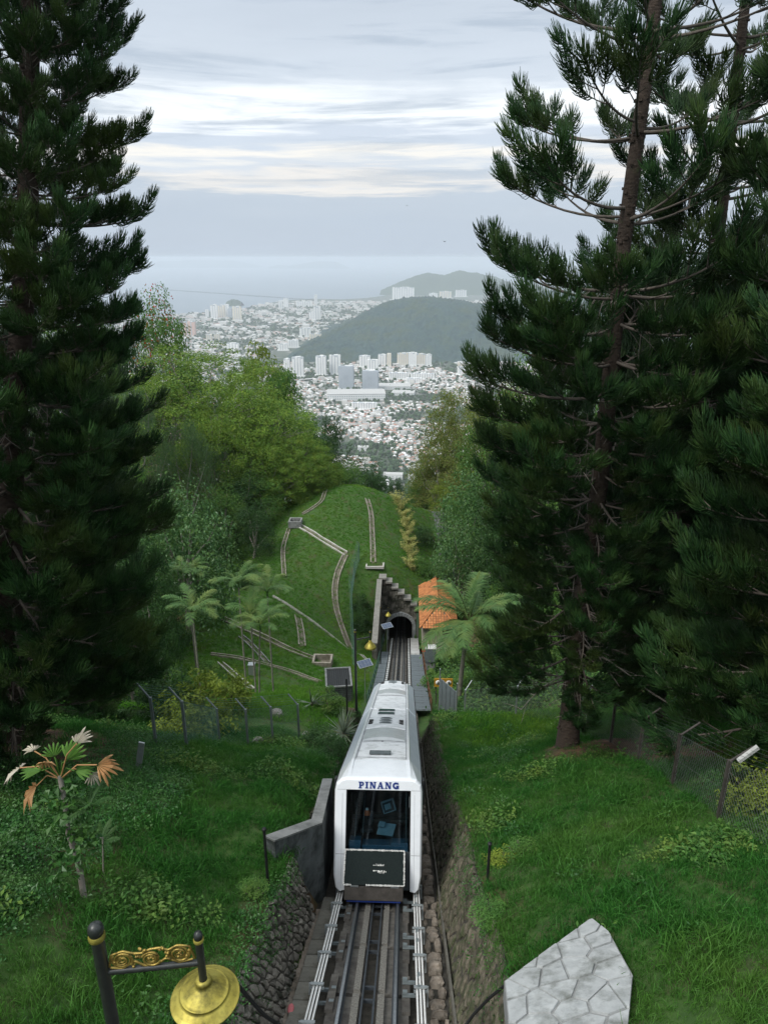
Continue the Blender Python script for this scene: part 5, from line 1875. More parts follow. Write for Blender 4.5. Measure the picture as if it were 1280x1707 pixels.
for q in range(8): mb.box((-.7 + q * .2, .02 * (q % 2), 1.0), (.195, .03, 1.9))
mb.build('sheet_panel', M['greymetal'], gt)
for sx in (-.82, .82):
    mb = MB(); mb.tube([(sx, 0, -.3), (sx, 0, 2.1)], .045, 6); mb.tube([(sx, 0, 2.1), (sx + .12, -.1, 2.65)], .035, 6); mb.build('gate_post', M['galv'], gt)


# ------------------------------------------------------------------ wire fences
def wire_fence(name, label, pts, h, mat_p, mat_w, arm, strands=5, cell=.13, wr=.005, group='wire fences', post_r=.04, lines=5, chain=True):
    root = thing(name, tuple(pts[0]), label, 'fence', group)
    o = Vector(pts[0])
    for p_ in pts:
        q = Vector(p_) - o
        mb = MB(); mb.box((q.x, q.y, q.z + h / 2 - .2), (post_r * 2, post_r * 2, h + .4))
        a = Vector(arm)
        mb.tube([(q.x, q.y, q.z + h - .04), (q.x + a.x, q.y + a.y, q.z + h + a.z)], post_r * .8, 6)
        mb.build('post', mat_p, root)
    for i in range(len(pts) - 1):
        A_, B2 = Vector(pts[i]) - o, Vector(pts[i + 1]) - o
        L_ = (B2 - A_).length
        segs = []
        at = lambda u, v: (A_ + (B2 - A_) * u + Vector((0, 0, v * h)))
        if chain:
            n_ = int(L_ / cell)
            hh = h / L_
            for q in range(-int(n_ * hh) - 1, n_ + 1):
                for sg_ in (1, -1):
                    u0 = q / n_
                    u1 = u0 + hh
                    t0, t1 = max(0, -u0 / hh), min(1, (1 - u0) / hh)
                    if t1 - t0 < .05: continue
                    pa, pb = (u0 + hh * t0, t0), (u0 + hh * t1, t1)
                    if sg_ < 0: pa, pb = (1 - pa[0], pa[1]), (1 - pb[0], pb[1])
                    segs.append([at(*pa), (Vector(at(*pa)) + Vector(at(*pb))) / 2, at(*pb)])
        for q in range(lines):
            v = (q + .5) / lines if not chain else (0.02, .5, .98, .98, .98)[q % 5]
            segs.append([at(0, v), at(.5, v) - Vector((0, 0, .01)), at(1, v)])
        for q in range(strands):
            f = (q + 1) / strands
            a = Vector(arm) * f + Vector((0, 0, h))
            segs.append([A_ + a, (A_ + B2) / 2 + a - Vector((0, 0, .03)), B2 + a])
        V, F = cords(np.array([[tuple(p_) for p_ in s_] for s_ in segs], float), np.full((len(segs), 3), wr), 3)
        mb = MB(); mb.add(V, F, 0, True)
        tag(mb.build('wire_mesh', mat_w, root), None, None, None, 'stuff')
    return root


fx = [G(px, py, 18, 34) for px, py in ((262, 1250), (312, 1247), (367, 1243), (414, 1243), (455, 1237), (499, 1232))]
wire_fence('wire_fence', 'dark-posted wire mesh fence with cranked tops along the crest of the left lawn', fx, 1.75, M['greymetal'], M['greenwire'], (-.40, .1, .42))
fx = [(7.7, y, gz(7.7, y)) for y in (10.4, 13.0, 15.5, 18.0, 20.6, 23.4, 26.4)]
rf_ = wire_fence('wire_fence', 'rusty grey wire fence with cranked posts in front of the right-hand pines', fx, 1.6, M['brownmetal'], M['wire'], (.42, -.05, .40), wr=.003)
mb = MB(); mb.box((.24, -.03, .28), (.07, .09, .52), 0, roty(.75)); mb.build('post_arm', M['paleconcrete'], rf_, (.05, 2.5, gz(7.75, 12.9) + 1.55 - rf_.location.z))['label'] = 'pale angled head of the fence post'
fx = [(gp.x + .9, gp.y - .6, gz(gp.x + .9, gp.y - .6)), (gp.x + 3.2, gp.y - 3.4, gz(gp.x + 3.2, gp.y - 3.4)), (gp.x + 6, gp.y - 6, gz(gp.x + 6, gp.y - 6))]
wire_fence('wire_fence', 'wire fence running right from the grey sheet gate towards the pines', fx, 1.8, M['galv'], M['wire'], (.35, .3, .4))
fx = [G(px, py, 40, 110) for px, py in ((594, 1150), (590, 1095), (588, 1045), (586, 1000), (591, 965), (599, 935))]
wire_fence('wire_fence', 'tall greenish fence climbing the meadow left of the tunnel', fx, 2.3, M['greenwire'], M['greenwire'], (-.3, 0, .35), cell=.22, wr=.008)

# concrete culvert box with a mesh cage on the left of the track
cb0 = G(566, 1172, 40, 56)
cv = thing('culvert_box', (cb0.x, cb0.y, cb0.z - .2), 'concrete culvert box wrapped in wire mesh left of the train', 'culvert', rot=(0, 0, R(8)))
mb = MB(); mb.box((0, 1.2, .85), (1.9, 2.6, 1.7)); mb.build('chamber', M['darkconcrete'], cv)
mb = MB(); mb.box((0, 1.2, 1.705), (1.7, 2.4, .012)); mb.build('shade_sheet', M['black'], cv)  # black sheet on the solid chamber, in place of the shade inside
mb = MB(); mb.box((0, -.1 + .02, 1.74), (2.0, .14, .10)); mb.box((0, 2.5, 1.74), (2.0, .14, .10)); mb.box((-.95, 1.2, 1.745), (.14, 2.7, .10)); mb.box((.95, 1.2, 1.745), (.14, 2.7, .10)); mb.build('rim', M['concrete'], cv)
segs = []
for q in range(14):
    x_ = -1.05 + q * .16
    segs += [[(x_, -.16, 0), (x_, -.16, .9), (x_, -.16, 1.8)], [(x_, -.16, 1.8), (x_, 1.2, 1.83), (x_, 2.6, 1.8)]]
for q in range(11): segs.append([(-1.05, -.17, q * .17), (0, -.17, q * .17), (1.05, -.17, q * .17)])
for q in range(14): segs += [[(1.06, -.1 + q * .2, 0), (1.06, -.1 + q * .2, .9), (1.06, -.1 + q * .2, 1.8)]]
V, F = cords(np.array(segs, float), np.full((len(segs), 3), .008), 3)
mb = MB(); mb.add(V, F, 0, True); tag(mb.build('mesh_cage', M['wire'], cv), None, None, None, 'stuff')


# ------------------------------------------------------------------ open drains, laid on the ground
def drain(label, pix, w, mat, lip=.10, depth=.22, step=1.0, cat='drain', y0=36):
    pts = [G(px, py, y0, 125) for px, py in pix]
    P2 = [np.array((p_.x, p_.y)) for p_ in pts]
    path = [P2[0]]
    for a, b in zip(P2, P2[1:]):
        k_ = max(1, int(np.linalg.norm(b - a) / step))
        for i in range(1, k_ + 1): path.append(a + (b - a) * i / k_)
    path = np.array(path)
    sm = path.copy()
    for _ in range(2): sm[1:-1] = (sm[:-2] + 2 * sm[1:-1] + sm[2:]) / 4
    t = norm(np.gradient(sm, axis=0)); nn = np.c_[-t[:, 1], t[:, 0]]
    root = thing('open_drain', (sm[0][0], sm[0][1], gz(*sm[0])), label, cat, 'open drains on the meadow')
    o = np.array(root.location)
    prof = [(-w / 2 - lip, .01), (-w / 2 - lip, .17), (-w / 2, .17), (-w / 2, .02), (w / 2, .02), (w / 2, .17), (w / 2 + lip, .17), (w / 2 + lip, .01)]
    V = []
    for p_, n_ in zip(sm, nn):
        for u, h in prof:
            q = p_ + n_ * u
            V.append((q[0] - o[0], q[1] - o[1], gz(q[0], q[1]) + h - o[2] - (.08 if h < .1 and abs(u) > w / 2 else 0)))
    k_ = len(prof)
    mb = MB()
    for i in range(len(sm) - 1):
        for j in range(k_ - 1):
            mb.add([V[i * k_ + j], V[i * k_ + j + 1], V[(i + 1) * k_ + j + 1], V[(i + 1) * k_ + j]], [(0, 1, 2, 3)], 1 if j == 3 else 0)
    mb.build('channel', [mat, M['draindark']], root)
    return root


drain('straight pale drain running down from the upper catch pit across the meadow', [(492, 874), (520, 890), (548, 907), (577, 924)], .5, M['paledrain'], .12)
drain('curved drain sweeping down the middle of the meadow to the solar panel', [(576, 926), (562, 955), (556, 985), (560, 1020), (573, 1052), (584, 1082)], .45, M['drain'], .14)
drain('stepped drain going straight up the ridge above the tunnel wall', [(622, 940), (621, 900), (619, 855), (612, 833)], .40, M['drain'], .15)
drain('narrow brown drain down the left edge of the meadow', [(482, 882), (471, 915), (474, 962)], .35, M['drain'])
drain('short brown drain below the left edge drain, ending above the brick pit', [(497, 1030), (502, 1052), (504, 1078)], .5, M['drain'], .14)
drain('thin pale kerb drain slanting across the lower meadow', [(455, 995), (495, 1020), (540, 1050), (582, 1082), (618, 1108)], .18, M['paledrain'], .07)
drain('wide brown drain slanting down to the brick catch pit', [(372, 1032), (410, 1050), (470, 1078), (525, 1100)], .55, M['drain'], .16)
drain('low brown drain curving under the palms', [(352, 1092), (400, 1098), (450, 1110), (500, 1124), (534, 1138)], .35, M['drain'])
drain('short grey drain between the palm stems', [(402, 1062), (424, 1080), (446, 1106)], .45, M['concrete'])
drain('short pale drain left of the grey meter box', [(368, 1106), (396, 1130), (420, 1150)], .4, M['paledrain'])
drain('grey drain rising behind the fence to the culvert box', [(452, 1196), (490, 1182), (528, 1166)], .6, M['drain'], .15, y0=34)
drain('drain behind the left end of the wire fence', [(330, 1180), (390, 1190), (440, 1202)], .4, M['drain'], y0=34)
drain('brown drain along the top of the meadow under the feathery trees', [(543, 818), (537, 838), (505, 858)], .35, M['drain'])
for (px, py, w, d, h, mt, lab) in ((493, 876, 1.7, 1.5, .9, 'concrete', 'grey concrete catch pit at the top of the meadow'), (538, 1108, 1.9, 1.5, .8, 'drain', 'brown catch pit at the lower end of the wide drain'), (625, 944, 2.3, 1.2, .3, 'paledrain', 'shallow pale catch pit above the tunnel wall')):
    q = G(px, py, 36, 125)
    cpit = thing('catch_pit', (q.x, q.y, q.z - .1), lab, 'catch pit')
    mb = MB()
    for (c_, e) in (((0, -d / 2, h / 2), (w, .18, h)), ((0, d / 2, h / 2), (w, .18, h)), ((-w / 2 + .09, 0, h / 2 - .003), (.18, d - .18, h)), ((w / 2 - .09, 0, h / 2 - .003), (.18, d - .18, h))): mb.box(c_, e)
    mb.build('pit_wall', M[mt], cpit)
    mb = MB(); mb.box((0, 0, h * .2), (w - .36, d - .18, .1)); mb.build('pit_floor', M['draindark'], cpit)
q = G(421, 1126, 40, 80)
mbx = thing('meter_box', (q.x, q.y, q.z), 'small grey metal box standing alone in the lower meadow', 'box')
mb = MB(); mb.box((0, 0, .55), (.55, .4, 1.1)); mb.build('case', M['galv'], mbx, bevel=.02)
mb = MB(); mb.box((0, 0, 1.12), (.62, .47, .06), 0, rotx(.12)); mb.build('lid', M['galv'], mbx)

# road right of the bamboo, with a low wall
rp = [(6.3, 84), (6.0, 90), (5.5, 97), (5.0, 104), (4.6, 111), (4.7, 117), (6.2, 122), (9.5, 125), (14, 127)]
ry_ = np.array(rp)
sm = np.concatenate([np.linspace(ry_[i], ry_[i + 1], 5)[:-1] for i in range(len(ry_) - 1)])
for _ in range(3): sm[1:-1] = (sm[:-2] + 2 * sm[1:-1] + sm[2:]) / 4
t = norm(np.gradient(sm, axis=0)); nn = np.c_[-t[:, 1], t[:, 0]]
zc = np.interp(np.arange(len(sm)), [0, 12, len(sm) - 1], [-41.0, -42.8, -45.5])
V = []
for p_, n_, z in zip(sm, nn, zc):
    for u in (-1.5, 0, 1.5): V.append((*(p_ + n_ * u), max(z, gz(*p_) + .15) + .05))
mb = MB(); mb.add(V, [(i * 3 + j, i * 3 + j + 1, i * 3 + j + 4, i * 3 + j + 3) for i in range(len(sm) - 1) for j in range(2)], 0, True)
tag(mb.build('road', M['asphalt']), 'narrow grey road curving behind the tiled house', None, None, 'structure')
for u, h, lab, i0, i1 in ((1.62, .55, 'low brown stone wall on the left side of the narrow road', 0, 22), (1.6, .9, 'low brown parapet at the far bend of the road', 22, len(sm) - 1)):
    mb = MB()
    for i in range(i0, i1 - 1):
        a, b = sm[i] + nn[i] * u, sm[i + 1] + nn[i + 1] * u
        za, zb_ = V[i * 3][2], V[(i + 1) * 3][2]
        wall_run(mb, (a[0], a[1], za + h), (b[0], b[1], zb_ + h), .45, za - 1.5, zb_ - 1.5)
    tag(mb.build('road_wall', M['drain']), lab, 'wall')

# yellow bamboo row above the house
def bamboo_mesh(seed):
    g = np.random.default_rng(seed)
    mb = MB()
    for q in range(9):
        a = g.uniform(0, 6.283)
        ax = curve_pts((g.normal() * .12, g.normal() * .12, 0), (math.cos(a) * .25, math.sin(a) * .25, 1), g.uniform(1.8, 3.0), 6, (math.cos(a) * .5, math.sin(a) * .5, -.3), .04, random.Random(seed + q))
        mb.tube(ax, np.linspace(.03, .012, 6), 5, 0, False)
        n_ = 90
        f = g.uniform(.15, 1, n_) * 5; i = np.minimum(f.astype(int), 4)
        b = ax[i] + (ax[i + 1] - ax[i]) * (f - i)[:, None] + g.normal(size=(n_, 3)) * (.22, .22, .08)
        lay = np.round(b[:, 2] / .35) * .35
        b[:, 2] = b[:, 2] * .35 + lay * .65
        V, F = leaves(b, norm(np.array((0, 0, 1.)) + g.normal(size=(n_, 3)) * .3), g.normal(size=(n_, 3)) * (1, 1, .2), g.uniform(.22, .4, n_), g.uniform(.05, .09, n_))
        mb.add(V, F, 1, False, np.repeat(g.uniform(0, 1, n_), 4))
    return mb.mesh('bamboo', [M['leaf_yellow'], M['bamboo_leaf']])


bm_ = [bamboo_mesh(700 + i) for i in range(4)]
for i, (px, py) in enumerate(((662, 838), (668, 850), (673, 862), (677, 874), (680, 886), (676, 898), (682, 910), (679, 921), (685, 932), (681, 944), (688, 952))):
    q = G(px, py, 70, 112)
    o = inst('bamboo', bm_[i % 4], None, q, (0, 0, i * 1.3), [random.uniform(.62, .85)] * 3)
    tag(o, 'clump of yellow bamboo in the row climbing the ridge right of the tunnel', 'bamboo', 'yellow bamboo row on the ridge')
# solar panels
for (px, py, y, lab, s_) in ((608, 1106, 46, 'small solar panel on a bracket left of the lower track', 1.1), (645, 1043, 69, 'small solar panel in front of the tunnel mouth', 1.2)):
    q = P(px, py, y)
    so = thing('solar_panel', (q.x, y, q.z), lab, 'solar panel', rot=(0, 0, .5))
    mb = MB(); mb.box((0, 0, 0), (s_, s_ * .62, .04), 0, rotx(.35)); pn = mb.build('frame', M['galv'], so)
    for i in range(4):
        for j in range(2):
            mb = MB(); mb.box(np.array(rotx(.35)) @ np.array(((i - 1.5) * s_ * .235, (j - .5) * s_ * .29, .024)), (s_ * .222, s_ * .275, .01), 0, rotx(.35)); mb.build('cell', M['solar'], pn)
    zt = gz(q.x, y) - q.z if q.x < -2.3 else float(TZ(y)) - q.z
    mb = MB(); mb.tube([(0, 0, zt), (0, 0, -.02)], .035, 6); mb.build('pole', M['galv'], so)
# ------------------------------------------------------------------ the plain far below: sea, land, hills, city
ZL = -699.0
M['sea'] = pm('sea', (.10, .14, .17), (.13, .17, .20), .0006, .35, spec=.5)
M['plain'] = pm('plain', (.035, .06, .032), (.10, .115, .085), .004, .95, c3=(.20, .20, .185), s3=.009, f3=(.50, .62), detail=8)
M['hillforest'] = pm('hillforest', (.010, .034, .036), (.034, .074, .062), .016, .95, .8, detail=9, bdist=12, c3=(.035, .06, .03), s3=.004, f3=(.45, .6))  # blue of the distant haze is mixed into the forest colour
M['farhill'] = pm('farhill', (.03, .055, .03), (.05, .08, .04), .002, .95)
M['towerwhite'] = pm('towerwhite', (.78, .78, .76), (.84, .84, .82), .02, .7, rnd=.1)
M['towercream'] = pm('towercream', (.68, .62, .50), (.76, .70, .58), .02, .7, rnd=.1)
M['towergrey'] = pm('towergrey', (.34, .38, .42), (.44, .48, .52), .02, .6)
M['towerpink'] = pm('towerpink', (.62, .40, .32), (.68, .46, .38), .02, .7)
M['baydark'] = pm('baydark', (.40, .43, .45), (.50, .53, .55), .05, .5)
M['roadpale'] = pm('roadpale', (.40, .40, .385), (.48, .48, .46), .05, .9)
M['citytree'] = pm('citytree', (.02, .045, .02), (.05, .085, .035), .03, .95, tint=.8)


def houseroof(name):
    m, nt, o = mk(name)
    N, L = nt.nodes, nt.links
    at = N.new('ShaderNodeAttribute'); at.attribute_name = 'tint'
    oi = N.new('ShaderNodeObjectInfo')
    r = N.new('ShaderNodeValToRGB'); r.color_ramp.interpolation = 'CONSTANT'
    st = [(0, (.68, .68, .67)), (.26, (.33, .34, .34)), (.38, (.30, .13, .09)), (.53, (.40, .22, .16)), (.66, (.76, .75, .73)), (.82, (.20, .20, .20)), (.90, (.45, .40, .34))]
    while len(r.color_ramp.elements) < len(st): r.color_ramp.elements.new(.5)
    for e, (p_, c_) in zip(r.color_ramp.elements, st): e.position = p_; e.color = (*c_, 1)
    L.new(at.outputs['Fac'], r.inputs[0])
    b = N.new('ShaderNodeBsdfPrincipled'); b.inputs['Roughness'].default_value = .8
    L.new(r.outputs[0], b.inputs[0]); L.new(b.outputs[0], o.inputs[0])
    return m


M['houseroof'] = houseroof('houseroof')
M['housewall'] = pm('housewall', (.60, .59, .56), (.72, .71, .68), .05, .85, tint=.2)

mb = MB()
mb.add([(-55000, 900, -700), (55000, 900, -700), (55000, 58000, -700), (-55000, 58000, -700)], [(0, 1, 2, 3)])
tag(mb.build('sea', M['sea']), 'pale grey-blue sea strait reaching to the hazy horizon', None, None, 'structure')
coast = [PZ(px, py, ZL) for px, py in ((-900, 580), (-300, 556), (60, 542), (230, 532), (300, 523), (340, 521), (392, 520), (430, 509), (470, 501), (520, 498), (570, 499), (610, 497), (640, 493), (660, 485), (700, 481), (760, 479), (830, 476), (900, 474), (1000, 470), (1300, 462), (1900, 458))]
pts = [(p.x, p.y) for p in coast]
top = [(max(-20000, x - 900), 900.0) if False else (x * .05, 900.0) for x, y in pts]
V = [(x, y, ZL) for x, y in pts] + [(-9000 + 18000 * i / (len(pts) - 1), 900, ZL) for i in range(len(pts))]
n = len(pts)
mb = MB(); mb.add(V, [(i, n + i, n + i + 1, i + 1) for i in range(n - 1)], 0)
tag(mb.build('coastal_plain', M['plain']), 'green and built-up coastal plain below the hill', None, None, 'structure')


def mound(name, pix, yr, ynear, yfar, mat, label, nxn=120, nyn=70, rough=14, seed=1):
    """a range whose crest follows the listed pixels at distance yr; it meets the plain at ynear and yfar"""
    g = np.random.default_rng(seed)
    cr_ = [P(px, py, y) for (px, py, *q), y in ((p_, (p_[2] if len(p_) > 2 else yr)) for p_ in pix)]
    cx = np.array([p_.x for p_ in cr_]); cz = np.array([p_.z for p_ in cr_]) - ZL; cy = np.array([p_.y for p_ in cr_])
    xx = np.linspace(cx[0], cx[-1], nxn)
    hz = np.maximum(np.interp(xx, cx, cz), 0); yc = np.interp(xx, cx, cy)
    V = []
    v = np.linspace(-1, 1, nyn)
    ph = g.uniform(0, 6.28, 12)
    for j, vj in enumerate(v):
        y = yc + np.where(vj < 0, vj * (yc - ynear), vj * (yfar - yc))
        a = abs(vj)
        prof = np.cos(a * math.pi / 2) ** 1.6
        sp = 0
        for k_ in range(5):
            sp = sp + np.sin(xx / (cx[-1] - cx[0]) * (9 + 7 * k_) + ph[k_] + vj * 2.5 * math.sin(ph[k_])) / (1 + k_)
        z = hz * prof * (1 + .13 * sp * math.sin(math.pi * min(a, 1)) * (a < 1)) + g.normal(size=nxn) * rough * (hz > 20) * (a < .97)
        V.append(np.stack([xx, y, ZL - 1.5 + np.maximum(z, -2) * (a < 1) - 1.5 * (a >= 1)], -1))
    V = np.concatenate(V)
    ii = (np.arange(nyn - 1)[:, None] * nxn + np.arange(nxn - 1)[None, :]).ravel()
    mb = MB(); mb.add(V, np.stack([ii, ii + 1, ii + nxn + 1, ii + nxn], -1), 0, True)
    return tag(mb.build(name, mat), label, None, None, 'structure')


mound('forested_hill', [(440, 604, 5500), (475, 592, 5600), (520, 572, 5850), (560, 551, 6100), (600, 527, 6400), (640, 508, 6700), (680, 500, 6800), (720, 498, 6800), (760, 504, 6700), (800, 511, 6600), (835, 511, 6600), (870, 497, 6900), (905, 487, 7100), (940, 485, 7100), (1000, 497, 7000), (1100, 492, 7000), (1250, 520, 7000)],
      6500, 5080, 8700, M['hillforest'], 'forested green hill rising from the middle of the city', 300, 130, 9, 3)
mound('far_hill', [(635, 484, 15500), (665, 470, 15500), (690, 460, 15500), (715, 455, 15500), (740, 459, 15500), (765, 453, 15500), (795, 455, 15500), (825, 460, 15500), (850, 470, 15500), (880, 476, 15500), (930, 480, 15500)], 15500, 14700, 17500, M['farhill'], 'blue hills across the water on the right', 90, 20, 6, 4)
mound('island', [(448, 446, 52000), (465, 441, 52000), (482, 443, 52000), (500, 440, 52000), (525, 436, 52000), (560, 436, 52000), (582, 446, 52000)], 52000, 51000, 54000, M['farhill'], 'faint long island on the horizon', 50, 12, 3, 5)
mound('far_coast', [(150, 442, 55000), (240, 437, 55000), (320, 433, 55000), (390, 434, 55000), (435, 444, 55000)], 55000, 54200, 57500, M['farhill'], 'faint hills of the opposite coast', 50, 12, 4, 6)
mound('islet', [(378, 503, 11300), (386, 498, 11300), (396, 500, 11300), (403, 503, 11300)], 11300, 11180, 11500, M['farhill'], 'small dark islet off the shore', 30, 10, 2, 7)

# the long bridge over the strait
a, b = PZ(250, 481, -690), PZ(522, 500, -690)
br = thing('sea_bridge', (a.x, a.y, -700), 'long low bridge crossing the strait', 'bridge')
d = b - a
mb = MB(); wall_run(mb, (0, 0, 16), (d.x, d.y, 16), 26, 12, 12); mb.build('deck', M['darkconcrete'], br)
mb = MB()
for i in range(120): mb.box((d.x * i / 120, d.y * i / 120, 6), (8, 16, 12))
tag(mb.build('pier', M['darkconcrete'], br), None, None, None, 'stuff')

# roads on the plain
for pix, w, lab, hz_ in (([(575, 697), (600, 691), (622, 686), (660, 680), (710, 675), (770, 664), (830, 652)], 26, 'pale highway crossing the suburbs', 2.5), ([(470, 638), (520, 634), (560, 631), (605, 627), (640, 620)], 30, 'pale elevated road below the tower blocks', 9)):
    q = [PZ(px, py, ZL) for px, py in pix]
    mb = MB()
    for p1, p2 in zip(q, q[1:]): wall_run(mb, (p1.x, p1.y, ZL + hz_), (p2.x, p2.y, ZL + hz_), w, ZL + hz_ - 2, ZL + hz_ - 2)
    tag(mb.build('highway', M['roadpale']), lab, None, None, 'structure')

# tower blocks: (pixel x of the middle, pixel y of top and of foot, pixel width, material, bays, label)
ROW = 'row of white tower blocks below the green hill'
TW = [
    (479, 597, 628, 10, 'towerwhite', 3, 'narrow white tower block, first from the left below the green hill'),
    (497, 594, 629, 19, 'towerwhite', 4, 'white tower block, second from the left below the green hill'),
    (535.5, 592, 627, 17, 'towerwhite', 4, 'white tower block, third from the left below the green hill'),
    (558.5, 591, 625, 19, 'towerwhite', 4, 'white tower block, fourth from the left below the green hill'),
    (608, 592, 613, 18, 'towerwhite', 4, 'white tower block behind the two grey towers'),
    (621, 599, 618, 18, 'towerwhite', 4, 'shorter white tower block in front of its taller neighbour behind the grey towers'),
    (637, 590, 611, 13, 'towerwhite', 3, 'white tower right of the pair behind the grey towers'),
    (648.5, 589, 612, 7, 'towercream', 2, 'slimmest cream tower right of the pair behind the grey towers'),
    (671, 588, 611, 18, 'towercream', 5, 'first slab of the long cream apartment range below the hill'),
    (686, 587, 611, 17, 'towerwhite', 5, 'second slab of the long apartment range below the hill'),
    (701, 589, 611, 14, 'towercream', 4, 'third slab of the long apartment range below the hill'),
    (713, 590, 611, 12, 'towerwhite', 4, 'last slab of the long apartment range below the hill'),
    (577.5, 609, 650, 25, 'towergrey', 6, 'left grey tower on the white shopping mall'),
    (617.5, 617, 652, 27, 'towergrey', 6, 'right grey tower on the white shopping mall'),
    (607, 671, 684, 42, 'towerwhite', 10, 'long white flat block in front of the shopping mall'),
    (665, 621, 634, 34, 'towerwhite', 9, 'left white mid-rise block below the long apartment range'),
    (704, 622, 634, 40, 'towerwhite', 10, 'right white mid-rise block below the long apartment range'),
    (690, 630, 640, 26, 'towerwhite', 7, 'low white block in front of the two mid-rise blocks'),
    (775, 611, 626, 25, 'towerwhite', 6, 'broad white building left of the right pine branches'),
    (797, 603, 622, 18, 'towerwhite', 4, 'taller white building touching the right pine branches'),
    (771, 605, 613, 16, 'towercream', 4, 'low cream building behind the broad white one'),
    (317, 535, 561, 20, 'towerpink', 3, 'pink stepped tower near the red-blossomed tree'),
    (346, 516, 531, 6, 'towerwhite', 2, 'small white block left of the seaside towers'),
    (358, 507, 532, 12, 'towerwhite', 3, 'tall white seaside tower, left of the cluster'),
    (370, 508, 531, 12, 'towercream', 3, 'cream seaside tower in the middle of the cluster'),
    (379, 507, 530, 8, 'towerwhite', 2, 'narrow white seaside tower of the cluster'),
    (384, 514, 531, 7, 'towergrey', 2, 'grey seaside tower of the cluster'),
    (396, 510, 535, 15, 'towercream', 4, 'cream seaside tower, right of the cluster'),
    (468, 501, 516, 7, 'towerwhite', 2, 'left half of the white shore towers before the bridge'),
    (477, 497, 514, 8, 'towerwhite', 3, 'right half of the white shore towers before the bridge'),
    (507, 502, 512, 27, 'towerwhite', 7, 'long white slab block by the shore'),
    (526.6, 491, 508, 5, 'towerwhite', 2, 'slimmest tower of the shore, alone at the right of the slab'),
    (521, 519, 534, 11, 'towerwhite', 3, 'lower white tower inland from the shore slab'),
    (529, 510, 534, 12, 'towerwhite', 3, 'taller white tower inland from the shore slab'),
    (509, 546, 562, 19, 'towerwhite', 4, 'white slab at the foot of the green hill, left one'),
    (526, 556, 568, 20, 'towercream', 5, 'cream slab at the foot of the green hill, right one'),
    (489, 567, 580, 18, 'towerwhite', 5, 'white blocks stepping down beside the green hill'),
    (472, 573, 585, 16, 'towerwhite', 4, 'small white block left of the stepping ones'),
    (389, 571, 593, 20, 'towerwhite', 4, 'white block rising behind the airy yellow-green tree'),
    (349, 557, 569, 10, 'towercream', 3, 'small cream block, left of two near the pink tower'),
    (362, 556, 568, 9, 'towercream', 3, 'small cream block, right of two near the pink tower'),
    (672, 478, 500, 36, 'towerwhite', 9, 'large white slab on the shore in front of the blue hills'),
    (742, 485, 497, 20, 'towercream', 5, 'cream block right of the large shore slab'),
    (768, 483, 495, 18, 'towerwhite', 5, 'white block in the far right shore district'),
    (806, 475, 488, 30, 'towerwhite', 8, 'highest long block of the far right shore district'),
    (846, 486, 497, 20, 'towerwhite', 5, 'white block near the pine tips on the far right shore'),
    (874, 483, 493, 18, 'towerwhite', 5, 'last white block beside the pine tips on the far shore'),
    (722, 488, 498, 14, 'towerwhite', 4, 'small white block next to the large shore slab'),
]
for (px, pt, pb, wp, mt, nb, lab) in TW:
    q = PZ(px, pb, ZL)
    dd = q.y / (_cp - (pb - 853.5) / FPX * _sp)
    w = wp * dd / FPX
    h = P(px, pt, q.y).z - ZL
    dp = min(w * .8, 26)
    t_ = thing('tower_block', (q.x, q.y + dp / 2, ZL), lab, 'tower block', ROW if lab.startswith(('white tower block,', 'narrow white tower')) else None, rot=(0, 0, random.uniform(-.12, .12)))
    mb = MB(); mb.box((0, 0, h * .48), (w * .94, dp * .94, h * .96)); mb.build('core', M['baydark'] if 'grey' not in mt else M['towergrey'], t_)
    mb = MB()
    for i in range(nb):
        bw = w / nb
        hh = h * (1 - (.03 + .05 * ((i * 7 + int(px)) % 3)) * (nb > 2))
        mb.box((-w / 2 + bw * (i + .5), 0, hh / 2), (bw * .72, dp, hh))
    for i in range(max(2, int(dp / 8))):
        dw = dp / max(2, int(dp / 8))
        mb.box((0, -dp / 2 + dw * (i + .5), h * .475), (w * 1.01, dw * .6, h * .95 - 1))
    tag(mb.build('wall', M[mt], t_), None, None, None, 'stuff')
    mb = MB(); mb.box((w * .1, 0, h * .975), (w * .35, dp * .4, h * .05)); mb.box((0, 0, 4), (w * 1.25, dp * 1.3, 8)); tag(mb.build('podium', M['towerwhite'], t_), None, None, None, 'stuff')
# white shopping mall under the grey towers, low halls
for (px, py, w, dp, h, lab) in ((592, 668, 300, 150, 34, 'large white shopping mall under the two grey towers'), (655, 650, 190, 120, 18, 'white market hall right of the shopping mall'), (672, 660, 120, 90, 15, 'lower white hall beside the market hall'),
                                (605, 752, 42, 30, 14, 'white school building among the red roofs'), (655, 800, 64, 30, 17, 'white flat building low in the valley gap'), (688, 806, 30, 22, 26, 'white building partly hidden by the right olive trees'), (362, 546, 150, 60, 12, 'long pale shed inland from the seaside towers'), (694, 790, 22, 16, 30, 'slim white building in the gap beside the olive trees')):
    q = PZ(px, py, ZL)
    hl = thing('hall', (q.x, q.y + dp / 2, ZL), lab, 'building', rot=(0, 0, random.uniform(-.15, .15)))
    mb = MB(); mb.box((0, 0, h / 2), (w, dp, h)); mb.build('wall', M['towerwhite'], hl)
    mb = MB(); mb.box((0, 0, h + .6), (w * 1.02, dp * 1.02, 1.2)); r_ = mb.build('roof', M['paleconcrete'], hl)
    k_ = max(3, int(w / 12))
    wm = MB().box((0, 0, 0), (w / k_ * .6, .6, h * .18)).mesh('window', [M['baydark']])
    for i in range(k_):
        for fz in (.3, .65):
            inst('window', wm, hl, (-w / 2 + w / k_ * (i + .5), -dp / 2 - .15, h * fz))

# houses
g = np.random.default_rng(5)


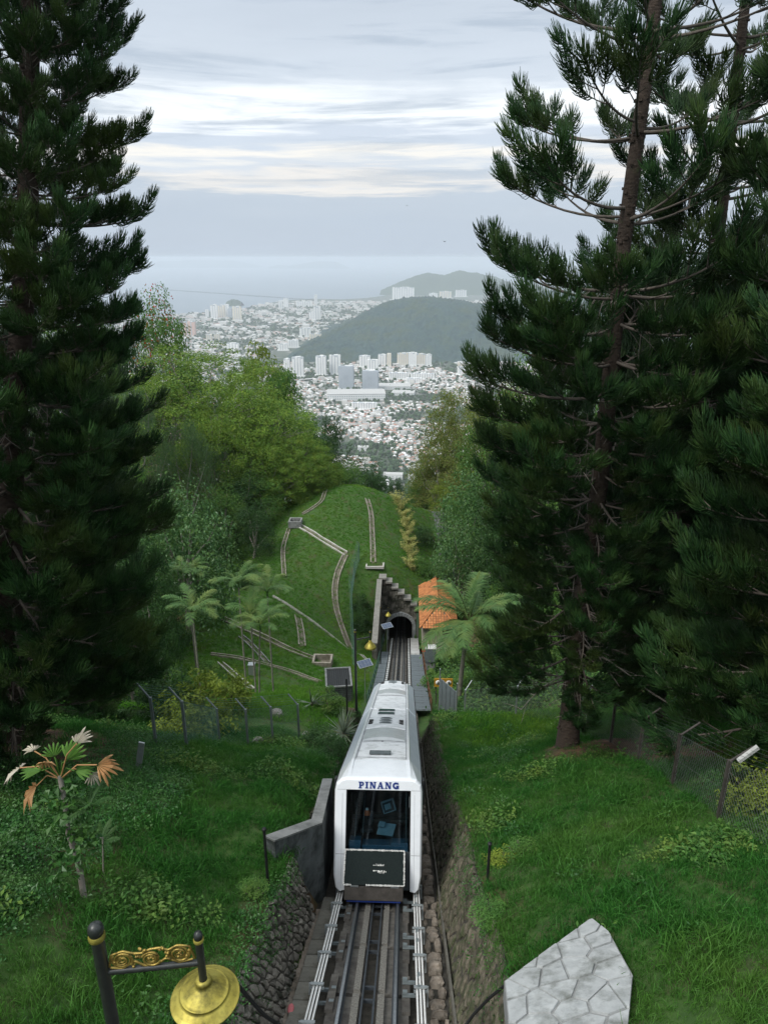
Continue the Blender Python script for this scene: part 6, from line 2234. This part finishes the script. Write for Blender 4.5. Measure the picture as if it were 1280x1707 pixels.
def wedge(x, y):                        # the part of the plain that shows between the trees
    b_ = 640 + FPX * ((x - CAMX) + .0339 * y) / (y * 1.0)
    return (b_ > 200) & (b_ < 930)


def ridge_mask(x, y):                   # clear of the forested hill
    return ~((y > 5080) & (y < 8800) & (x > -1150 + (y - 5080) * .15))


pos = []
for (y0, y1, st, keep) in ((2050, 3400, 16, .70), (3400, 4900, 20, .55), (4900, 7200, 32, .42), (7200, 12500, 46, .38)):
    yy_ = np.arange(y0, y1, st * 1.15)
    for y in yy_:
        xl = np.arange(-.42 * y - 100, .27 * y + 60, st)
        xl = xl + g.normal(size=len(xl)) * st * .12
        yl = np.full(len(xl), y) + g.normal(size=len(xl)) * st * .18 + np.sin(xl / 160) * 20
        ok = wedge(xl, yl) & ridge_mask(xl, yl) & (noise2(xl, yl, .0075, 3) > -.22) & (g.uniform(size=len(xl)) < keep)
        for x, yv in zip(xl[ok], yl[ok]): pos.append((x, yv, st))
cxs = np.array([p.x for p in coast]); cys = np.array([p.y for p in coast])
pos = [p for p in pos if p[1] < np.interp(p[0], cxs, cys) - 60 and not any(abs(p[0] - q.x) < 90 and abs(p[1] - q.y - 40) < 110 for q in [PZ(592, 668, ZL), PZ(655, 650, ZL)])]
pos.sort(key=lambda p: p[1])


def house_geo(mb, x, y, z, w, d, h, a, rt, roof):
    c_, s_ = math.cos(a), math.sin(a)
    X = lambda u, v: (x + u * c_ - v * s_, y + u * s_ + v * c_)
    cs = [X(-w / 2, -d / 2), X(w / 2, -d / 2), X(w / 2, d / 2), X(-w / 2, d / 2)]
    V = [(*p, z) for p in cs] + [(*p, z + h) for p in cs]
    mb.add(V, [(0, 1, 5, 4), (1, 2, 6, 5), (2, 3, 7, 6), (3, 0, 4, 7)], 0, False, random.random())
    if roof:
        e = .4
        cs = [X(-w / 2 - e, -d / 2 - e), X(w / 2 + e, -d / 2 - e), X(w / 2 + e, d / 2 + e), X(-w / 2 - e, d / 2 + e)]
        r1, r2 = (X(-w * .2, 0), X(w * .2, 0)) if w > d else (X(0, -d * .2), X(0, d * .2))
        V = [(*p, z + h) for p in cs] + [(*r1, z + h + roof), (*r2, z + h + roof)]
        F = [(0, 1, 5, 4), (1, 2, 5), (2, 3, 4, 5), (3, 0, 4)] if w > d else [(0, 1, 4), (1, 2, 5, 4), (2, 3, 5), (3, 0, 4, 5)]
        mb.add(V, F, 1, False, rt)
    else:
        mb.add([(*p, z + h + .02) for p in cs], [(0, 1, 2, 3)], 1, False, rt)


protos = []
for i in range(14):
    w, d, h = g.uniform(8, 15), g.uniform(7, 13), g.choice([4, 6.5, 6.5, 9])
    mb = MB(); house_geo(mb, 0, 0, 0, w, d, h, 0, (i + .5) / 14, 3.0 if i % 14 < 9 else 0)
    protos.append(mb.mesh('house', [M['housewall'], M['houseroof']]))
for (x, y, st) in pos[:298]:
    o = inst('house', protos[int(g.integers(0, 14))], None, (x, y, ZL), (0, 0, g.normal() * .15 + (math.pi / 2 if g.uniform() < .3 else 0)))
    tag(o, 'small pale-walled house packed into the nearest suburb on the plain', 'house', 'houses of the nearest suburb')
mb = MB()
for (x, y, st) in pos[298:]:
    big = g.uniform() < (.06 if st < 25 else .22)
    w, d = (g.uniform(.55, .95) * st, g.uniform(.5, .85) * st) if not big else (g.uniform(1.0, 1.6) * st, g.uniform(.6, .9) * st)
    h = g.choice([4, 6.5, 6.5, 9]) if not big else g.uniform(10, 26 if st < 40 else 38)
    house_geo(mb, x, y, ZL, w, d, h, g.normal() * .2, g.uniform(), 3.0 if not big and g.uniform() < .65 else 0)
tag(mb.build('city_houses', [M['housewall'], M['houseroof']]), 'sea of small white and red-roofed houses covering the plain', None, None, 'stuff')
# trees of the plain, reading as one mass
ico = np.array([(0, 0, 1), (.89, 0, .45), (.28, .85, .45), (-.72, .53, .45), (-.72, -.53, .45), (.28, -.85, .45), (.72, .53, -.3), (-.28, .85, -.3), (-.89, 0, -.3), (-.28, -.85, -.3), (.72, -.53, -.3)])
icf = np.array([(0, 1, 2), (0, 2, 3), (0, 3, 4), (0, 4, 5), (0, 5, 1), (1, 6, 2), (2, 7, 3), (3, 8, 4), (4, 9, 5), (5, 10, 1), (6, 7, 2), (7, 8, 3), (8, 9, 4), (9, 10, 5), (10, 6, 1)])
ty = 1900 + (g.uniform(size=26000) ** 1.7) * 9500
tx = g.uniform(-.42, .28, 26000) * ty
nz_ = noise2(tx, ty, .0075, 3)
k_ = wedge(tx, ty) & ridge_mask(tx, ty) & (ty < np.interp(tx, cxs, cys) - 80) & ((nz_ < -.10) | (g.uniform(size=26000) < .30))
tx, ty = tx[k_], ty[k_]
r_ = g.uniform(4, 8.5, len(tx)) * (1 + ty / 9000)
Vt = ico[None] * (r_[:, None, None] * g.uniform(.75, 1.2, (len(tx), 11, 1))) + np.stack([tx, ty, ZL + r_ * .7], -1)[:, None]
mb = MB(); mb.add(Vt.reshape(-1, 3), (icf[None] + np.arange(len(tx))[:, None, None] * 11).reshape(-1, 3), 0, True, np.repeat(g.uniform(0, 1, len(tx)), 11))
tag(mb.build('city_trees', M['citytree']), 'dark green trees massed between the houses of the plain', None, None, 'stuff')

# the air: pale even haze from the sea up to just above the tree tops
hm, nt, ho = mk('haze_air')
pv = nt.nodes.new('ShaderNodeVolumePrincipled')
pv.inputs['Color'].default_value = (.85, .915, .985, 1)
pv.inputs['Density'].default_value = 5.4e-5
pv.inputs['Anisotropy'].default_value = 0.15
nt.links.new(pv.outputs[0], ho.inputs['Volume'])
mb = MB(); mb.box((0, 29500, -333), (116000, 60000, 746))
tag(mb.build('haze', hm), 'thin pale haze over the plain and sea', None, None, 'stuff')
# ------------------------------------------------------------------ grass, creepers and undergrowth (uncountable: one object each)
GC = [grass_clump(800 + i, 30, .22, .11, .012, 'grassblade', .9) for i in range(3)]
GL = [grass_clump(810 + i, 22, .38, .12, .012, 'grassblade', 1.0) for i in range(2)]
LC = [leaf_clump(820 + i, 34, .16, .15, .07, 'creeper') for i in range(3)]
LW = [leaf_clump(830 + i, 22, .18, .28, .12, 'leaf_mid', .5) for i in range(2)]
_pr = np.array(reg)
_pr = _pr.mean(0) + (_pr - _pr.mean(0)) * .93


def in_pav(x, y):
    c_ = np.zeros(x.shape, bool)
    j = len(_pr) - 1
    for i in range(len(_pr)):
        a, b = _pr[i], _pr[j]
        hit = ((a[1] > y) != (b[1] > y)) & (x < (b[0] - a[0]) * (y - a[1]) / (b[1] - a[1] + 1e-9) + a[0])
        c_ ^= hit
        j = i
    return c_


def lawn_ok(x, y):
    e = np.where(x < 0, -x - 1.96, x - 2.22)
    return (e > .0) & ~in_pav(x, y)


def do_lawn(name, label, n, x0, x1, y0, y1, bare=.9):
    p_ = field(n, x0, x1, y0, y1, lawn_ok)
    x, y = p_[:, 0], p_[:, 1]
    q = noise2(x, y, .8, 4); q2 = noise2(x, y, 2.3, 6)
    edge = np.abs(x) - np.where(x < 0, 1.98, 2.25)
    keep = ~((q2 + .5 * q < -bare) & (edge < 2.5)) & ~((np.abs(q2) > .75) & (edge < .55) & (rng.uniform(size=len(x)) < .6))
    # bare earth under the pines
    for (cx, cy, r_) in ((7.0, 20.6, 1.7), (9.0, 19.4, 1.9), (11.5, 25.5, 1.6), (-9.8, 15.8, 2.2)):
        keep &= ~((np.hypot(x - cx, y - cy) < r_ * (1 + .3 * q2)) & (rng.uniform(size=len(x)) < .86))
    p_, x, y, q, q2 = p_[keep], x[keep], y[keep], q[keep], q2[keep]
    n_ = len(x)
    u = rng.uniform(size=n_)
    cre = np.where(x < 0, sstep(-.1, .5, q + .9 * sstep(-3.6, -6.0, x) * (1 - sstep(13, 16, y)) - .2), sstep(.45, .9, q2 * .6 + q * .5))
    idx = np.where(u < cre * .85, 5 + rng.integers(0, 3, n_), np.where(u > .93, 3 + rng.integers(0, 2, n_), rng.integers(0, 3, n_)))
    weed = (noise2(x, y, 1.1, 9) > .62) & (rng.uniform(size=n_) < .5)
    idx = np.where(weed, 8 + rng.integers(0, 2, n_), idx)
    s_ = rng.uniform(.55, 1.15, n_) * (1 + .35 * q2)
    return scatter(name, label, GC + GL + LC + LW, p_, rnd_rot(n_, .22), np.clip(s_ * .88, .35, 1.5), idx)


do_lawn('lawn_grass', 'long grass mixed with creepers on the left lawn', 24000, -16, -1.9, 3, 26, 9)
do_lawn('lawn_grass', 'long bright grass and weeds on the right lawn', 34000, 2.2, 18, 3, 36, 9)
ML = [grass_clump(840 + i, 24, .26, .16, .022, 'lawnblade', .7) for i in range(3)]


def meadow_ok(x, y):
    return ((x < -2.7) & (x > -19 - .05 * y)) | ((y > 80.5) & (x < 4.2) & (x > -19)) | ((x > 3.2) & (x < 9) & (y < 66))


p_ = field(46000, -24, 9, 27, 104, meadow_ok)
q = noise2(p_[:, 0], p_[:, 1], .35, 12)
p_ = p_[(q > -.8) | (rng.uniform(size=len(p_)) < .3)]
far_ = np.clip((p_[:, 1] - 30) / 70, 0, 1)
scatter('meadow_grass', 'green grass of the meadow above and below the drains', ML, p_, rnd_rot(len(p_), .2), rng.uniform(.55, 1.15, len(p_)) * (1 - .35 * far_), rng.integers(0, 3, len(p_)))
UG = [leaf_clump(850 + i, 70, .34, .55, .14, m_, .55) for i, m_ in enumerate(('leaf_mid', 'leaf_dark', 'leaf_mid', 'leaf_dark'))]
p_ = field(15000, -70, 60, 28, 112, lambda x, y: ((x < -17 - .055 * y + .6 * np.sin(y)) | ((x > 9) & (y > 34)) | ((x > 7) & (y > 60)) | ((x > 3.3) & (x < 9) & (y > 36) & (y < 68) & (noise2(x, y, .8, 2) > -.1))) & ~((x > 2) & (x < 10.5) & (y > 68)))
scatter('undergrowth', 'tangled undergrowth on the floor of the woods', UG, p_, rnd_rot(len(p_), .2), rng.uniform(.9, 2.4, len(p_)), rng.integers(0, 4, len(p_)))
# growth on the cutting walls
wp = []
for q in range(800):
    s = -1 if q % 3 else 1
    u = rng.uniform(5, 34); v = 1 - abs(rng.normal()) * .22
    if s < 0 and 12.6 < u < 17.4: continue
    if v < .2: continue
    wp.append(side_fn(s)(u, v, .02))
wp = np.array(wp)
scatter('wall_weeds', 'small weeds rooted in the joints of the stone walls', GC[:2] + LC[:2], wp, rnd_rot(len(wp), .5), rng.uniform(.3, .75, len(wp)), rng.integers(0, 4, len(wp)))


# ------------------------------------------------------------------ single plants
def shrub(kind, px, py, y0, y1, w, h, label, group=None, cat='shrub', y=None):
    q = G(px, py, y0, y1) if y is None else P(px, py, y)
    t_ = thing('shrub', (q.x, q.y, gz(q.x, q.y) - .05), label, cat, group)
    me, cs = random.choice(CR[kind])
    inst('crown', me, t_, (0, 0, 0), (0, 0, random.uniform(0, 6)), (w, w, h))
    mb = MB()
    for c_ in random.sample(list(cs), 5): mb.tube([(0, 0, -.2), (c_[0] * w * .4, c_[1] * w * .4, c_[2] * h * .5), (c_[0] * w, c_[1] * w, c_[2] * h)], [.03, .02, .01], 5, 0, False)
    mb.build('stem', M['twig'], t_)
    return t_


shrub('shrubdark', 532, 1246, 20, 34, 1.7, 1.15, 'dark round shrub beside the left side of the train')
shrub('shrubdark', 560, 1262, 20, 34, 1.1, .8, 'small dark shrub under the spiky plant')
shrub('shrub', 548, 1186, 28, 46, 1.8, 1.3, 'green shrub between the culvert box and the spiky plant')
shrub('shrubyellow', 330, 1215, 24, 44, 3.0, 2.6, 'yellow-leaved shrub behind the wire fence, left one')
shrub('shrubyellow', 382, 1192, 28, 46, 2.6, 2.1, 'yellow-leaved shrub behind the wire fence, right one')
shrub('shrubyellow', 300, 1240, 22, 36, 1.8, 1.6, 'low yellow-leaved shrub at the left end of the wire fence')
shrub('shrubdark', 605, 1052, 60, 80, 2.6, 3.0, 'dark bush growing against the tunnel wing wall, upper one')
shrub('shrubdark', 604, 1020, 64, 84, 2.4, 2.4, 'dark bush at the top of the tunnel wing wall')
shrub('shrub', 612, 1078, 56, 76, 2.0, 1.6, 'green bush at the foot of the tunnel wing wall')
shrub('shrub', 700, 955, 70, 100, 3.0, 2.4, 'green bush between the bamboo row and the road wall, lower one')
shrub('shrubdark', 702, 905, 80, 116, 3.2, 2.6, 'dark bush between the bamboo row and the road wall, upper one')
shrub('shrub', 722, 1150, 40, 60, 2.4, 1.8, 'leafy bush below the yellow-brown sign')
shrub('shrub', 745, 1120, 44, 66, 3.2, 2.4, 'leafy bush under the coconut palm')
shrub('shrub', 775, 1165, 36, 56, 3.4, 2.2, 'leafy bush right of the sheet gate')
for (px, py, w, h, kd, lab) in ((300, 1165, 3.2, 2.6, 'shrub', 'leafy shrub in the hollow left of the slim palms'), (262, 1200, 3.0, 2.4, 'shrubdark', 'dark shrub under the left pine behind the fence'), (345, 1130, 2.2, 1.6, 'shrub', 'green shrub at the foot of the nearest slim palm'),
                                (285, 1085, 4.0, 3.4, 'shrubdark', 'dark bushy thicket below the glossy tree'), (355, 1040, 3.4, 2.6, 'shrub', 'leafy thicket behind the slim palms'), (410, 975, 3.2, 2.8, 'shrubdark', 'dark bush at the left edge of the meadow')):
    shrub(kd, px, py, 26, 90, w, h, lab)
shrub('shrub', 722, 1072, 50, 80, 2.2, 2.2, 'green shrub against the near wall of the tiled house')
shrub('shrubdark', 748, 1080, 50, 80, 2.4, 2.6, 'dark shrub right of the grey cabinet')
shrub('shrubdark', 830, 1150, 34, 56, 3.6, 2.6, 'dark bush behind the crest of the right lawn')
shrub('shrub', 1000, 1170, 26, 46, 3.0, 1.8, 'grassy bush between the two nearest right pine trunks')
shrub('shrub', 1150, 1175, 26, 46, 3.4, 2.0, 'bush behind the right fence')
shrub('shrubyellow', 1262, 1345, 10, 20, 1.5, 1.0, 'pale yellow-green shrub at the right edge by the fence')
shrub('shrub', 870, 1430, 6, 20, .9, .35, 'low leafy weed patch on the right lawn beside the short post')
shrub('shrubyellow', 838, 1440, 6, 20, .8, .30, 'pale leafy weed patch next to the short post on the right lawn')
shrub('shrub', 820, 1530, 6, 16, .8, .25, 'low leafy weed patch at the top of the right wall')
shrub('shrub', 420, 1500, 5, 16, .7, .35, 'leafy weed at the top of the left wall')

# spiky plants beside the train
def spiky(label, px, py, y, n_, L, seed):
    q = P(px, py, y)
    z = max(gz(q.x, y), q.z - .6)
    t_ = thing('spiky_plant', (q.x, y, z), label, 'agave')
    g = random.Random(seed)
    M_ = M['leaf_spike']
    for i in range(n_):
        el = g.uniform(-.1, 1.35); az = g.uniform(0, 6.283)
        ax = curve_pts((0, 0, .25), (math.cos(az) * math.cos(el), math.sin(az) * math.cos(el), math.sin(el)), L * g.uniform(.75, 1.1), 6, (0, 0, -.35), .02, g)
        V, F = ribbons(ax[None], np.array([[.05, .065, .06, .045, .025, .004]]), np.array((0, 0, 1.)))
        mb = MB(); mb.add(V, F, 0, False, g.random())
        mb.build('leaf', M_, t_)
    mb = MB(); mb.tube([(0, 0, -.4), (0, 0, .3)], .07, 8); mb.build('stem', M['twig'], t_)


M['leaf_spike'] = leafmat('leaf_spike', (.07, .10, .07), (.16, .20, .13), None, trans=.1, rnd=.3)
spiky('large spiky grey-green plant close to the left flank of the train', 572, 1212, 26.5, 46, 1.15, 1)
spiky('smaller spiky plant under the culvert box', 520, 1180, 30, 26, .9, 2)

# fan-leaved plant at the left, with withered leaves and a creeper round its stem
M['fan_green'] = leafmat('fan_green', (.06, .15, .025), (.12, .24, .045), None, trans=.3, rnd=.2)
M['fan_tan'] = leafmat('fan_tan', (.40, .20, .08), (.55, .33, .16), None, trans=.2, rnd=.2)
M['fan_grey'] = leafmat('fan_grey', (.45, .40, .31), (.58, .53, .43), None, trans=.2, rnd=.2)
bs = G(140, 1496, 4, 16)
tpp = P(100, 1292, bs.y + .35)
fp = thing('fan_leaf_plant', bs, 'thin-stemmed plant with torn fan leaves, some green, some withered tan and white', 'plant')
tv = tpp - bs
st = [Vector((0, 0, -.2)), tv * .25 + Vector((.03, 0, 0)), tv * .55 + Vector((-.06, .02, 0)), tv * .8, tv]
mb = MB(); mb.tube(st, [.055, .05, .045, .045, .04], 8); mb.build('stem', M['palebark'], fp)


def fan(seed, R0, lobes, spread, droop):
    g = np.random.default_rng(seed)
    mb = MB()
    for i in range(lobes):
        a0 = -spread / 2 + spread * i / lobes; a1 = a0 + spread / lobes
        am = (a0 + a1) / 2
        L_ = R0 * g.uniform(.8, 1.05) * (1 - .25 * abs(am) / (spread / 2))
        tipd = -droop * g.uniform(.4, 1.2) * L_
        pt = lambda r_, a_, z_: (r_ * math.cos(a_), r_ * math.sin(a_), z_)
        V = [pt(.02, am, 0), pt(L_ * .55, a0 + .01, -.04 * R0), pt(L_ * .6, am, .05 * R0), pt(L_ * .55, a1 - .01, -.04 * R0), pt(L_ * .85, am - (a1 - a0) * .22, tipd * .6), pt(L_ * .85, am + (a1 - a0) * .22, tipd * .6), pt(L_, am, tipd)]
        mb.add(V, [(0, 1, 2), (0, 2, 3), (1, 4, 2), (2, 5, 3), (2, 4, 6, 5)], 0, False, g.uniform())
    return mb


FL = [((34, 1280), 'fan_grey', .55, (0, .6, 2.9), 'withered white fan leaf, leftmost'), ((62, 1310), 'fan_tan', .62, (0, .7, 3.5), None), ((128, 1240), 'fan_grey', .42, (0, -.5, 1.3), 'withered white fan leaf on the tallest stalk'), ((162, 1275), 'fan_tan', .55, (.3, .3, .1), None),
      ((152, 1288), 'fan_grey', .34, (0, .9, -.5), None), ((70, 1285), 'fan_green', .60, (0, .1, 2.7), None), ((112, 1268), 'fan_green', .58, (0, -.75, 1.1), None), ((92, 1262), 'fan_green', .42, (0, -.6, 2.2), None), ((74, 1270), 'fan_tan', .35, (0, .9, 1.7), None), ((125, 1285), 'fan_green', .5, (0, .1, .4), None), ((58, 1252), 'fan_grey', .32, (0, -.2, 2.4), None)]
for i, ((px, py), mt, R0, rot, lab) in enumerate(FL):
    q = P(px, py, bs.y + .3 + .1 * math.sin(i * 2.1)) - bs
    mb = fan(900 + i, R0 * .78, 8, 2.3, .35 if mt != 'fan_green' else .15)
    o = mb.build('fan_leaf', M[mt], fp, q, rot)
    if lab: o['label'] = lab
    mb = MB(); mb.tube([tv * .97, (tv + q) / 2 + Vector((0, 0, .1)), q], .012, 5); mb.build('leaf_stalk', M['fan_green'] if mt == 'fan_green' else M['fan_tan'], fp)
g = np.random.default_rng(44)
n_ = 340
f = g.uniform(.25, .92, n_)
pv_ = np.array([np.array(tv) * a for a in f]) + g.normal(size=(n_, 3)) * (.20, .20, .12)
mb = MB(); V, F = leaves(pv_, norm(g.normal(size=(n_, 3)) + (0, -.6, .9)), g.normal(size=(n_, 3)) - (0, 0, .8), g.uniform(.08, .18, n_), g.uniform(.06, .12, n_)); mb.add(V, F, 0, False, np.repeat(g.uniform(0, 1, n_), 4))
tag(mb.build('ivy', M['creeper'], fp), None, None, None, 'stuff')
FERN = [frond(600 + i, .5, 22, .11, .9, 'leaf_dark', .9, .026) for i in range(3)]
for (px, py, n_, lab) in ((172, 1405, 9, 'fern tuft right of the fan-leaved plant'), (150, 1350, 7, 'fern growing on the stem of the fan-leaved plant')):
    q = G(px, py + 8, 5, 18) if py > 1380 else P(px, py, bs.y + .2)
    t_ = thing('fern', q, lab, 'fern')
    for i in range(n_): inst('fern_frond', FERN[i % 3], t_, (0, 0, .02), (random.uniform(-.2, .2), random.uniform(-.4, .5), 6.283 * i / n_), [random.uniform(.8, 1.2)] * 3)

# ------------------------------------------------------------------ ornate lamps
def lamp(loc, H, arm_to, label, s=1.0, n=20, scroll=True):
    """post with a gilt scroll arm and a hanging brass bell shade; loc is the foot, arm_to the drop's offset (x, y) from the post"""
    t_ = thing('street_lamp', loc, label, 'lamp')
    mb = MB(); mb.tube([(0, 0, -.3), (0, 0, H * .3), (0, 0, H)], [.062 * s, .056 * s, .05 * s], 14); mb.build('post', M['blackmetal'], t_)
    mb = MB(); mb.lathe([(.056 * s, H - .06), (.064 * s, H - .05), (.066 * s, H - .02), (.056 * s, H)], n, 1); mb.lathe([(.05 * s, H), (.062 * s, H + .03), (.055 * s, H + .075), (.03 * s, H + .10), (0, H + .105)], n, 0); mb.build('finial', [M['blackmetal'], M['brass']], t_)
    ax, ay = arm_to
    L_ = math.hypot(ax, ay); e = Vector((ax / L_, ay / L_, 0))
    zb = H - .42 * s
    mb = MB(); mb.tube([e * .03 + Vector((0, 0, zb)), e * L_ + Vector((0, 0, zb))], .028 * s, 10); mb.build('arm', M['blackmetal'], t_)
    d0 = e * L_
    mb = MB(); mb.tube([d0 + Vector((0, 0, zb + .27 * s)), d0 + Vector((0, 0, zb - .22 * s))], .032 * s, 12); mb.build('drop_pipe', M['blackmetal'], t_)
    mb = MB(); mb.lathe([(.036 * s, -.03), (.042 * s, -.02), (.042 * s, .0), (.036 * s, .01)], n, 1, d0 + Vector((0, 0, zb + .26 * s))); mb.lathe([(.033 * s, 0), (.037 * s, .02), (.03 * s, .05), (0, .065)], n, 0, d0 + Vector((0, 0, zb + .27 * s))); mb.build('finial', [M['blackmetal'], M['brass']], t_)
    sh = d0 + Vector((0, 0, zb - .22 * s))
    mb = MB()
    mb.lathe([(.034, .035), (.062, .03), (.066, .0), (.058, -.008), (.085, -.022), (.125, -.046), (.165, -.074), (.188, -.092), (.198, -.090), (.201, -.100), (.193, -.106), (.215, -.118), (.250, -.142), (.276, -.168), (.283, -.168), (.281, -.182), (.268, -.178), (.21, -.14), (.15, -.11), (0, -.08)] if s == 1 else
             [(a * s, b * s) for a, b in [(.034, .05), (.064, .045), (.068, .0), (.085, -.04), (.160, -.135), (.190, -.17), (.235, -.24), (.27, -.30), (.2, -.26), (0, -.2)]], n * 2, 0, sh)
    mb.build('lamp_shade', M['brass'], t_)
    mb = MB(); mb.lathe([(0, -.14 * s), (.05 * s, -.16 * s), (.07 * s, -.22 * s), (.05 * s, -.28 * s), (0, -.30 * s)], n, 0, sh); mb.build('globe', M['whitepipe'], t_)
    if scroll:
        up = Vector((0, 0, 1))
        def pt(u, v, w=0): return e * (u * L_) + up * (zb + v * s) + e.cross(up) * w
        mb = MB()
        def spiral(cu, cv, r0, a0, turns, sg_, r_t=.012, w=0):
            ps = []
            for q in range(26):
                f_ = q / 25
                r_ = r0 * (1 - .80 * f_); a_ = a0 + sg_ * turns * 6.283 * f_
                ps.append(pt(cu + r_ * math.cos(a_) / L_, cv + r_ * math.sin(a_), w))
            mb.tube(ps, np.linspace(r_t, r_t * .55, 26), 6)
        spiral(.21, .115, .085, 2.6, 1.6, 1); spiral(.21, .115, .085, 5.6, 1.5, 1, .010, .006)
        spiral(.50, .10, .072, 2.8, 1.5, -1); spiral(.50, .10, .075, 5.9, 1.5, -1, .010, .006)
        spiral(.79, .12, .085, .4, 1.6, -1); spiral(.79, .12, .085, 3.5, 1.5, -1, .010, -.006)
        for a in ([(.07, .05), (.10, .17), (.22, .205), (.33, .17), (.41, .165), (.50, .20), (.60, .205), (.68, .17), (.78, .215), (.90, .19), (.94, .06)], [(.08, .04), (.20, .02), (.33, .09), (.42, .03), (.55, .025), (.65, .09), (.78, .03), (.92, .05)]):
            x_ = np.linspace(0, len(a) - 1, 40)
            aa = np.array(a)
            mb.tube([pt(np.interp(q, range(len(a)), aa[:, 0]), np.interp(q, range(len(a)), aa[:, 1])) for q in x_], .010, 6)
        g = random.Random(3)
        for (u, v) in ((.21, .115), (.50, .10), (.79, .12), (.36, .14), (.65, .13), (.30, .05), (.42, .20), (.61, .21), (.13, .10), (.88, .11)):
            for q in range(4):
                c_ = pt(u + g.uniform(-.03, .03), v + g.uniform(-.025, .025), g.uniform(-.008, .008))
                mb.lathe([(0, .014), (.011, .008), (.013, 0), (.009, -.01), (0, -.013)], 7, 0, c_)
        mb.build('scroll', M['gilt'], t_)
    return t_


lp = P(161, 1556, 4.05)
ld = P(335, 1598, 4.16)
zf = gz(lp.x, lp.y)
lamp((lp.x, lp.y, zf), lp.z - zf, (ld.x - lp.x, ld.y - lp.y), 'large black lamp post with gilt scroll arm and brass bell shade in the foreground')
lp = P(592, 1052, 31); ld = P(617, 1060, 31.3)
lamp((lp.x, 31, gz(lp.x, 31)), lp.z - gz(lp.x, 31), (ld.x - lp.x, .3), 'lamp with brass bell shade above the left side of the train', 1.15, 12, False)
lp = P(634, 1012, 62); ld = P(647, 1014, 62.3)
lamp((lp.x, 62, gz(lp.x, 62)), lp.z - gz(lp.x, 62), (ld.x - lp.x, .3), 'farthest brass bell lamp, in front of the tunnel arch', 1.15, 10, False)
q = G(598, 1232, 20, 40)
o = MB().tube([(0, 0, -.3), (0, 0, 2.4)], .045, 8).build('pole', M['black'], None, (-2.15, 29, gz(-2.15, 29)))
tag(o, 'plain black pole at the left edge of the cutting beside the train', 'pole')

# ------------------------------------------------------------------ small things
for (px, pb, pt_, lab) in ((447, 1476, 1384, 'short black post at the edge of the left lawn above the stone wall'), (812, 1472, 1408, 'short black post on the edge of the right lawn')):
    q = G(px, pb, 5, 20)
    h = P(px, pt_, q.y).z - q.z
    t_ = thing('marker_post', q, lab, 'post')
    mb = MB(); mb.tube([(0, 0, -.3), (0, 0, h)], .03, 8); mb.build('pole', M['black'], t_)
    mb = MB(); mb.lathe([(.035, h - .02), (.045, h), (.045, h + .04), (0, h + .05)], 10); mb.build('cap', M['black'], t_)
q = G(233, 1283, 10, 30)
o = MB().box((.06, 0, .38), (.16, .05, .95), 0, roty(.22)).build('stake', M['galv'], None, q)
tag(o, 'leaning weathered grey board stuck in the left lawn', 'board')
q = G(172, 1462, 4, 20)
o = MB().tube([(0, 0, -.1), (.06, .1, .75), (.07, .1, .80), (-.02, .08, .82)], .014, 6).build('bent_pipe', M['palebark'], None, q)
tag(o, 'thin bent grey pipe standing in the left lawn', 'pipe')
for i, (px, py, s_, lab) in enumerate(((430, 1238, .26, 'pale boulder at the foot of the wire fence, leftmost of three'), (452, 1240, .2, 'small pale boulder at the foot of the wire fence, middle of three'), (512, 1228, .26, 'pale reddish boulder at the right end of the wire fence'), (779, 1482, .16, 'small white stone on top of the right wall'), (462, 1192, .34, 'concrete rubble behind the wire fence'))):
    q = G(px, py, 8, 44)
    mb = MB()
    g = random.Random(i)
    poly = [(math.cos(a) * s_ * g.uniform(.8, 1.1), math.sin(a) * s_ * g.uniform(.7, 1.1)) for a in np.linspace(0, 6.283, 9)[:-1]]
    stone_solid(mb, poly, lambda u, v, h: (u, v, h), 0, s_ * .8, i + 5, 0, .5)
    tag(mb.build('boulder', M['coping'], None, q), lab, 'rock')
q = P(482, 1669, 8.9)
o = MB().lathe([(0, .03), (.05, .025), (.06, .01), (.05, 0), (0, 0)], 10).build('pink_scrap', pm('pink', (.45, .12, .13), (.55, .18, .18), 5, .7), None, (q.x, 9.0, float(TZ(9.0)) - .11))
o.scale = (1, 1.7, 1)
tag(o, 'small pink scrap lying on the left walkway', 'litter')
mb = MB(); mb.tube([P(388, 1632, 6.9), P(412, 1660, 7.0), P(440, 1692, 7.05), P(470, 1712, 7.2)], .028, 8); tag(mb.build('black_hose', M['black']), 'thick black hose hanging over the left stone wall', 'hose')
mb = MB(); mb.tube([P(842, 1642, 7.4), P(815, 1664, 7.6), P(790, 1690, 7.7), P(768, 1720, 7.6)], .022, 8); tag(mb.build('black_hose', M['black']), 'thin black hose running down the right wall from the paving', 'hose')
# birds in the sky
for (px, py, y, lab, a) in ((741, 403, 150, 'small dark bird in flight, the lower one', .5), (678, 343, 190, 'small dark bird in flight, the upper one', -.4)):
    q = P(px, py, y)
    b_ = thing('bird', q, lab, 'bird', rot=(0, 0, a))
    mb = MB(); mb.tube([(0, -.28, 0), (0, -.1, .01), (0, .1, .02), (0, .22, .03), (0, .30, .02)], [.01, .06, .07, .045, .01], 8)
    mb.add([(-.07, -.26, 0), (.07, -.26, 0), (.03, -.42, 0), (-.03, -.42, 0)], [(0, 1, 2, 3)])
    for s in (-1, 1):
        mb.add([(s * .04, -.1, .03), (s * .04, .12, .03), (s * .32, .10, .16), (s * .58, -.06, .10), (s * .30, -.08, .15)], [(0, 1, 2, 4) if s > 0 else (4, 2, 1, 0), (4, 2, 3) if s > 0 else (3, 2, 4)])
    mb.build('body', M['black'], b_)
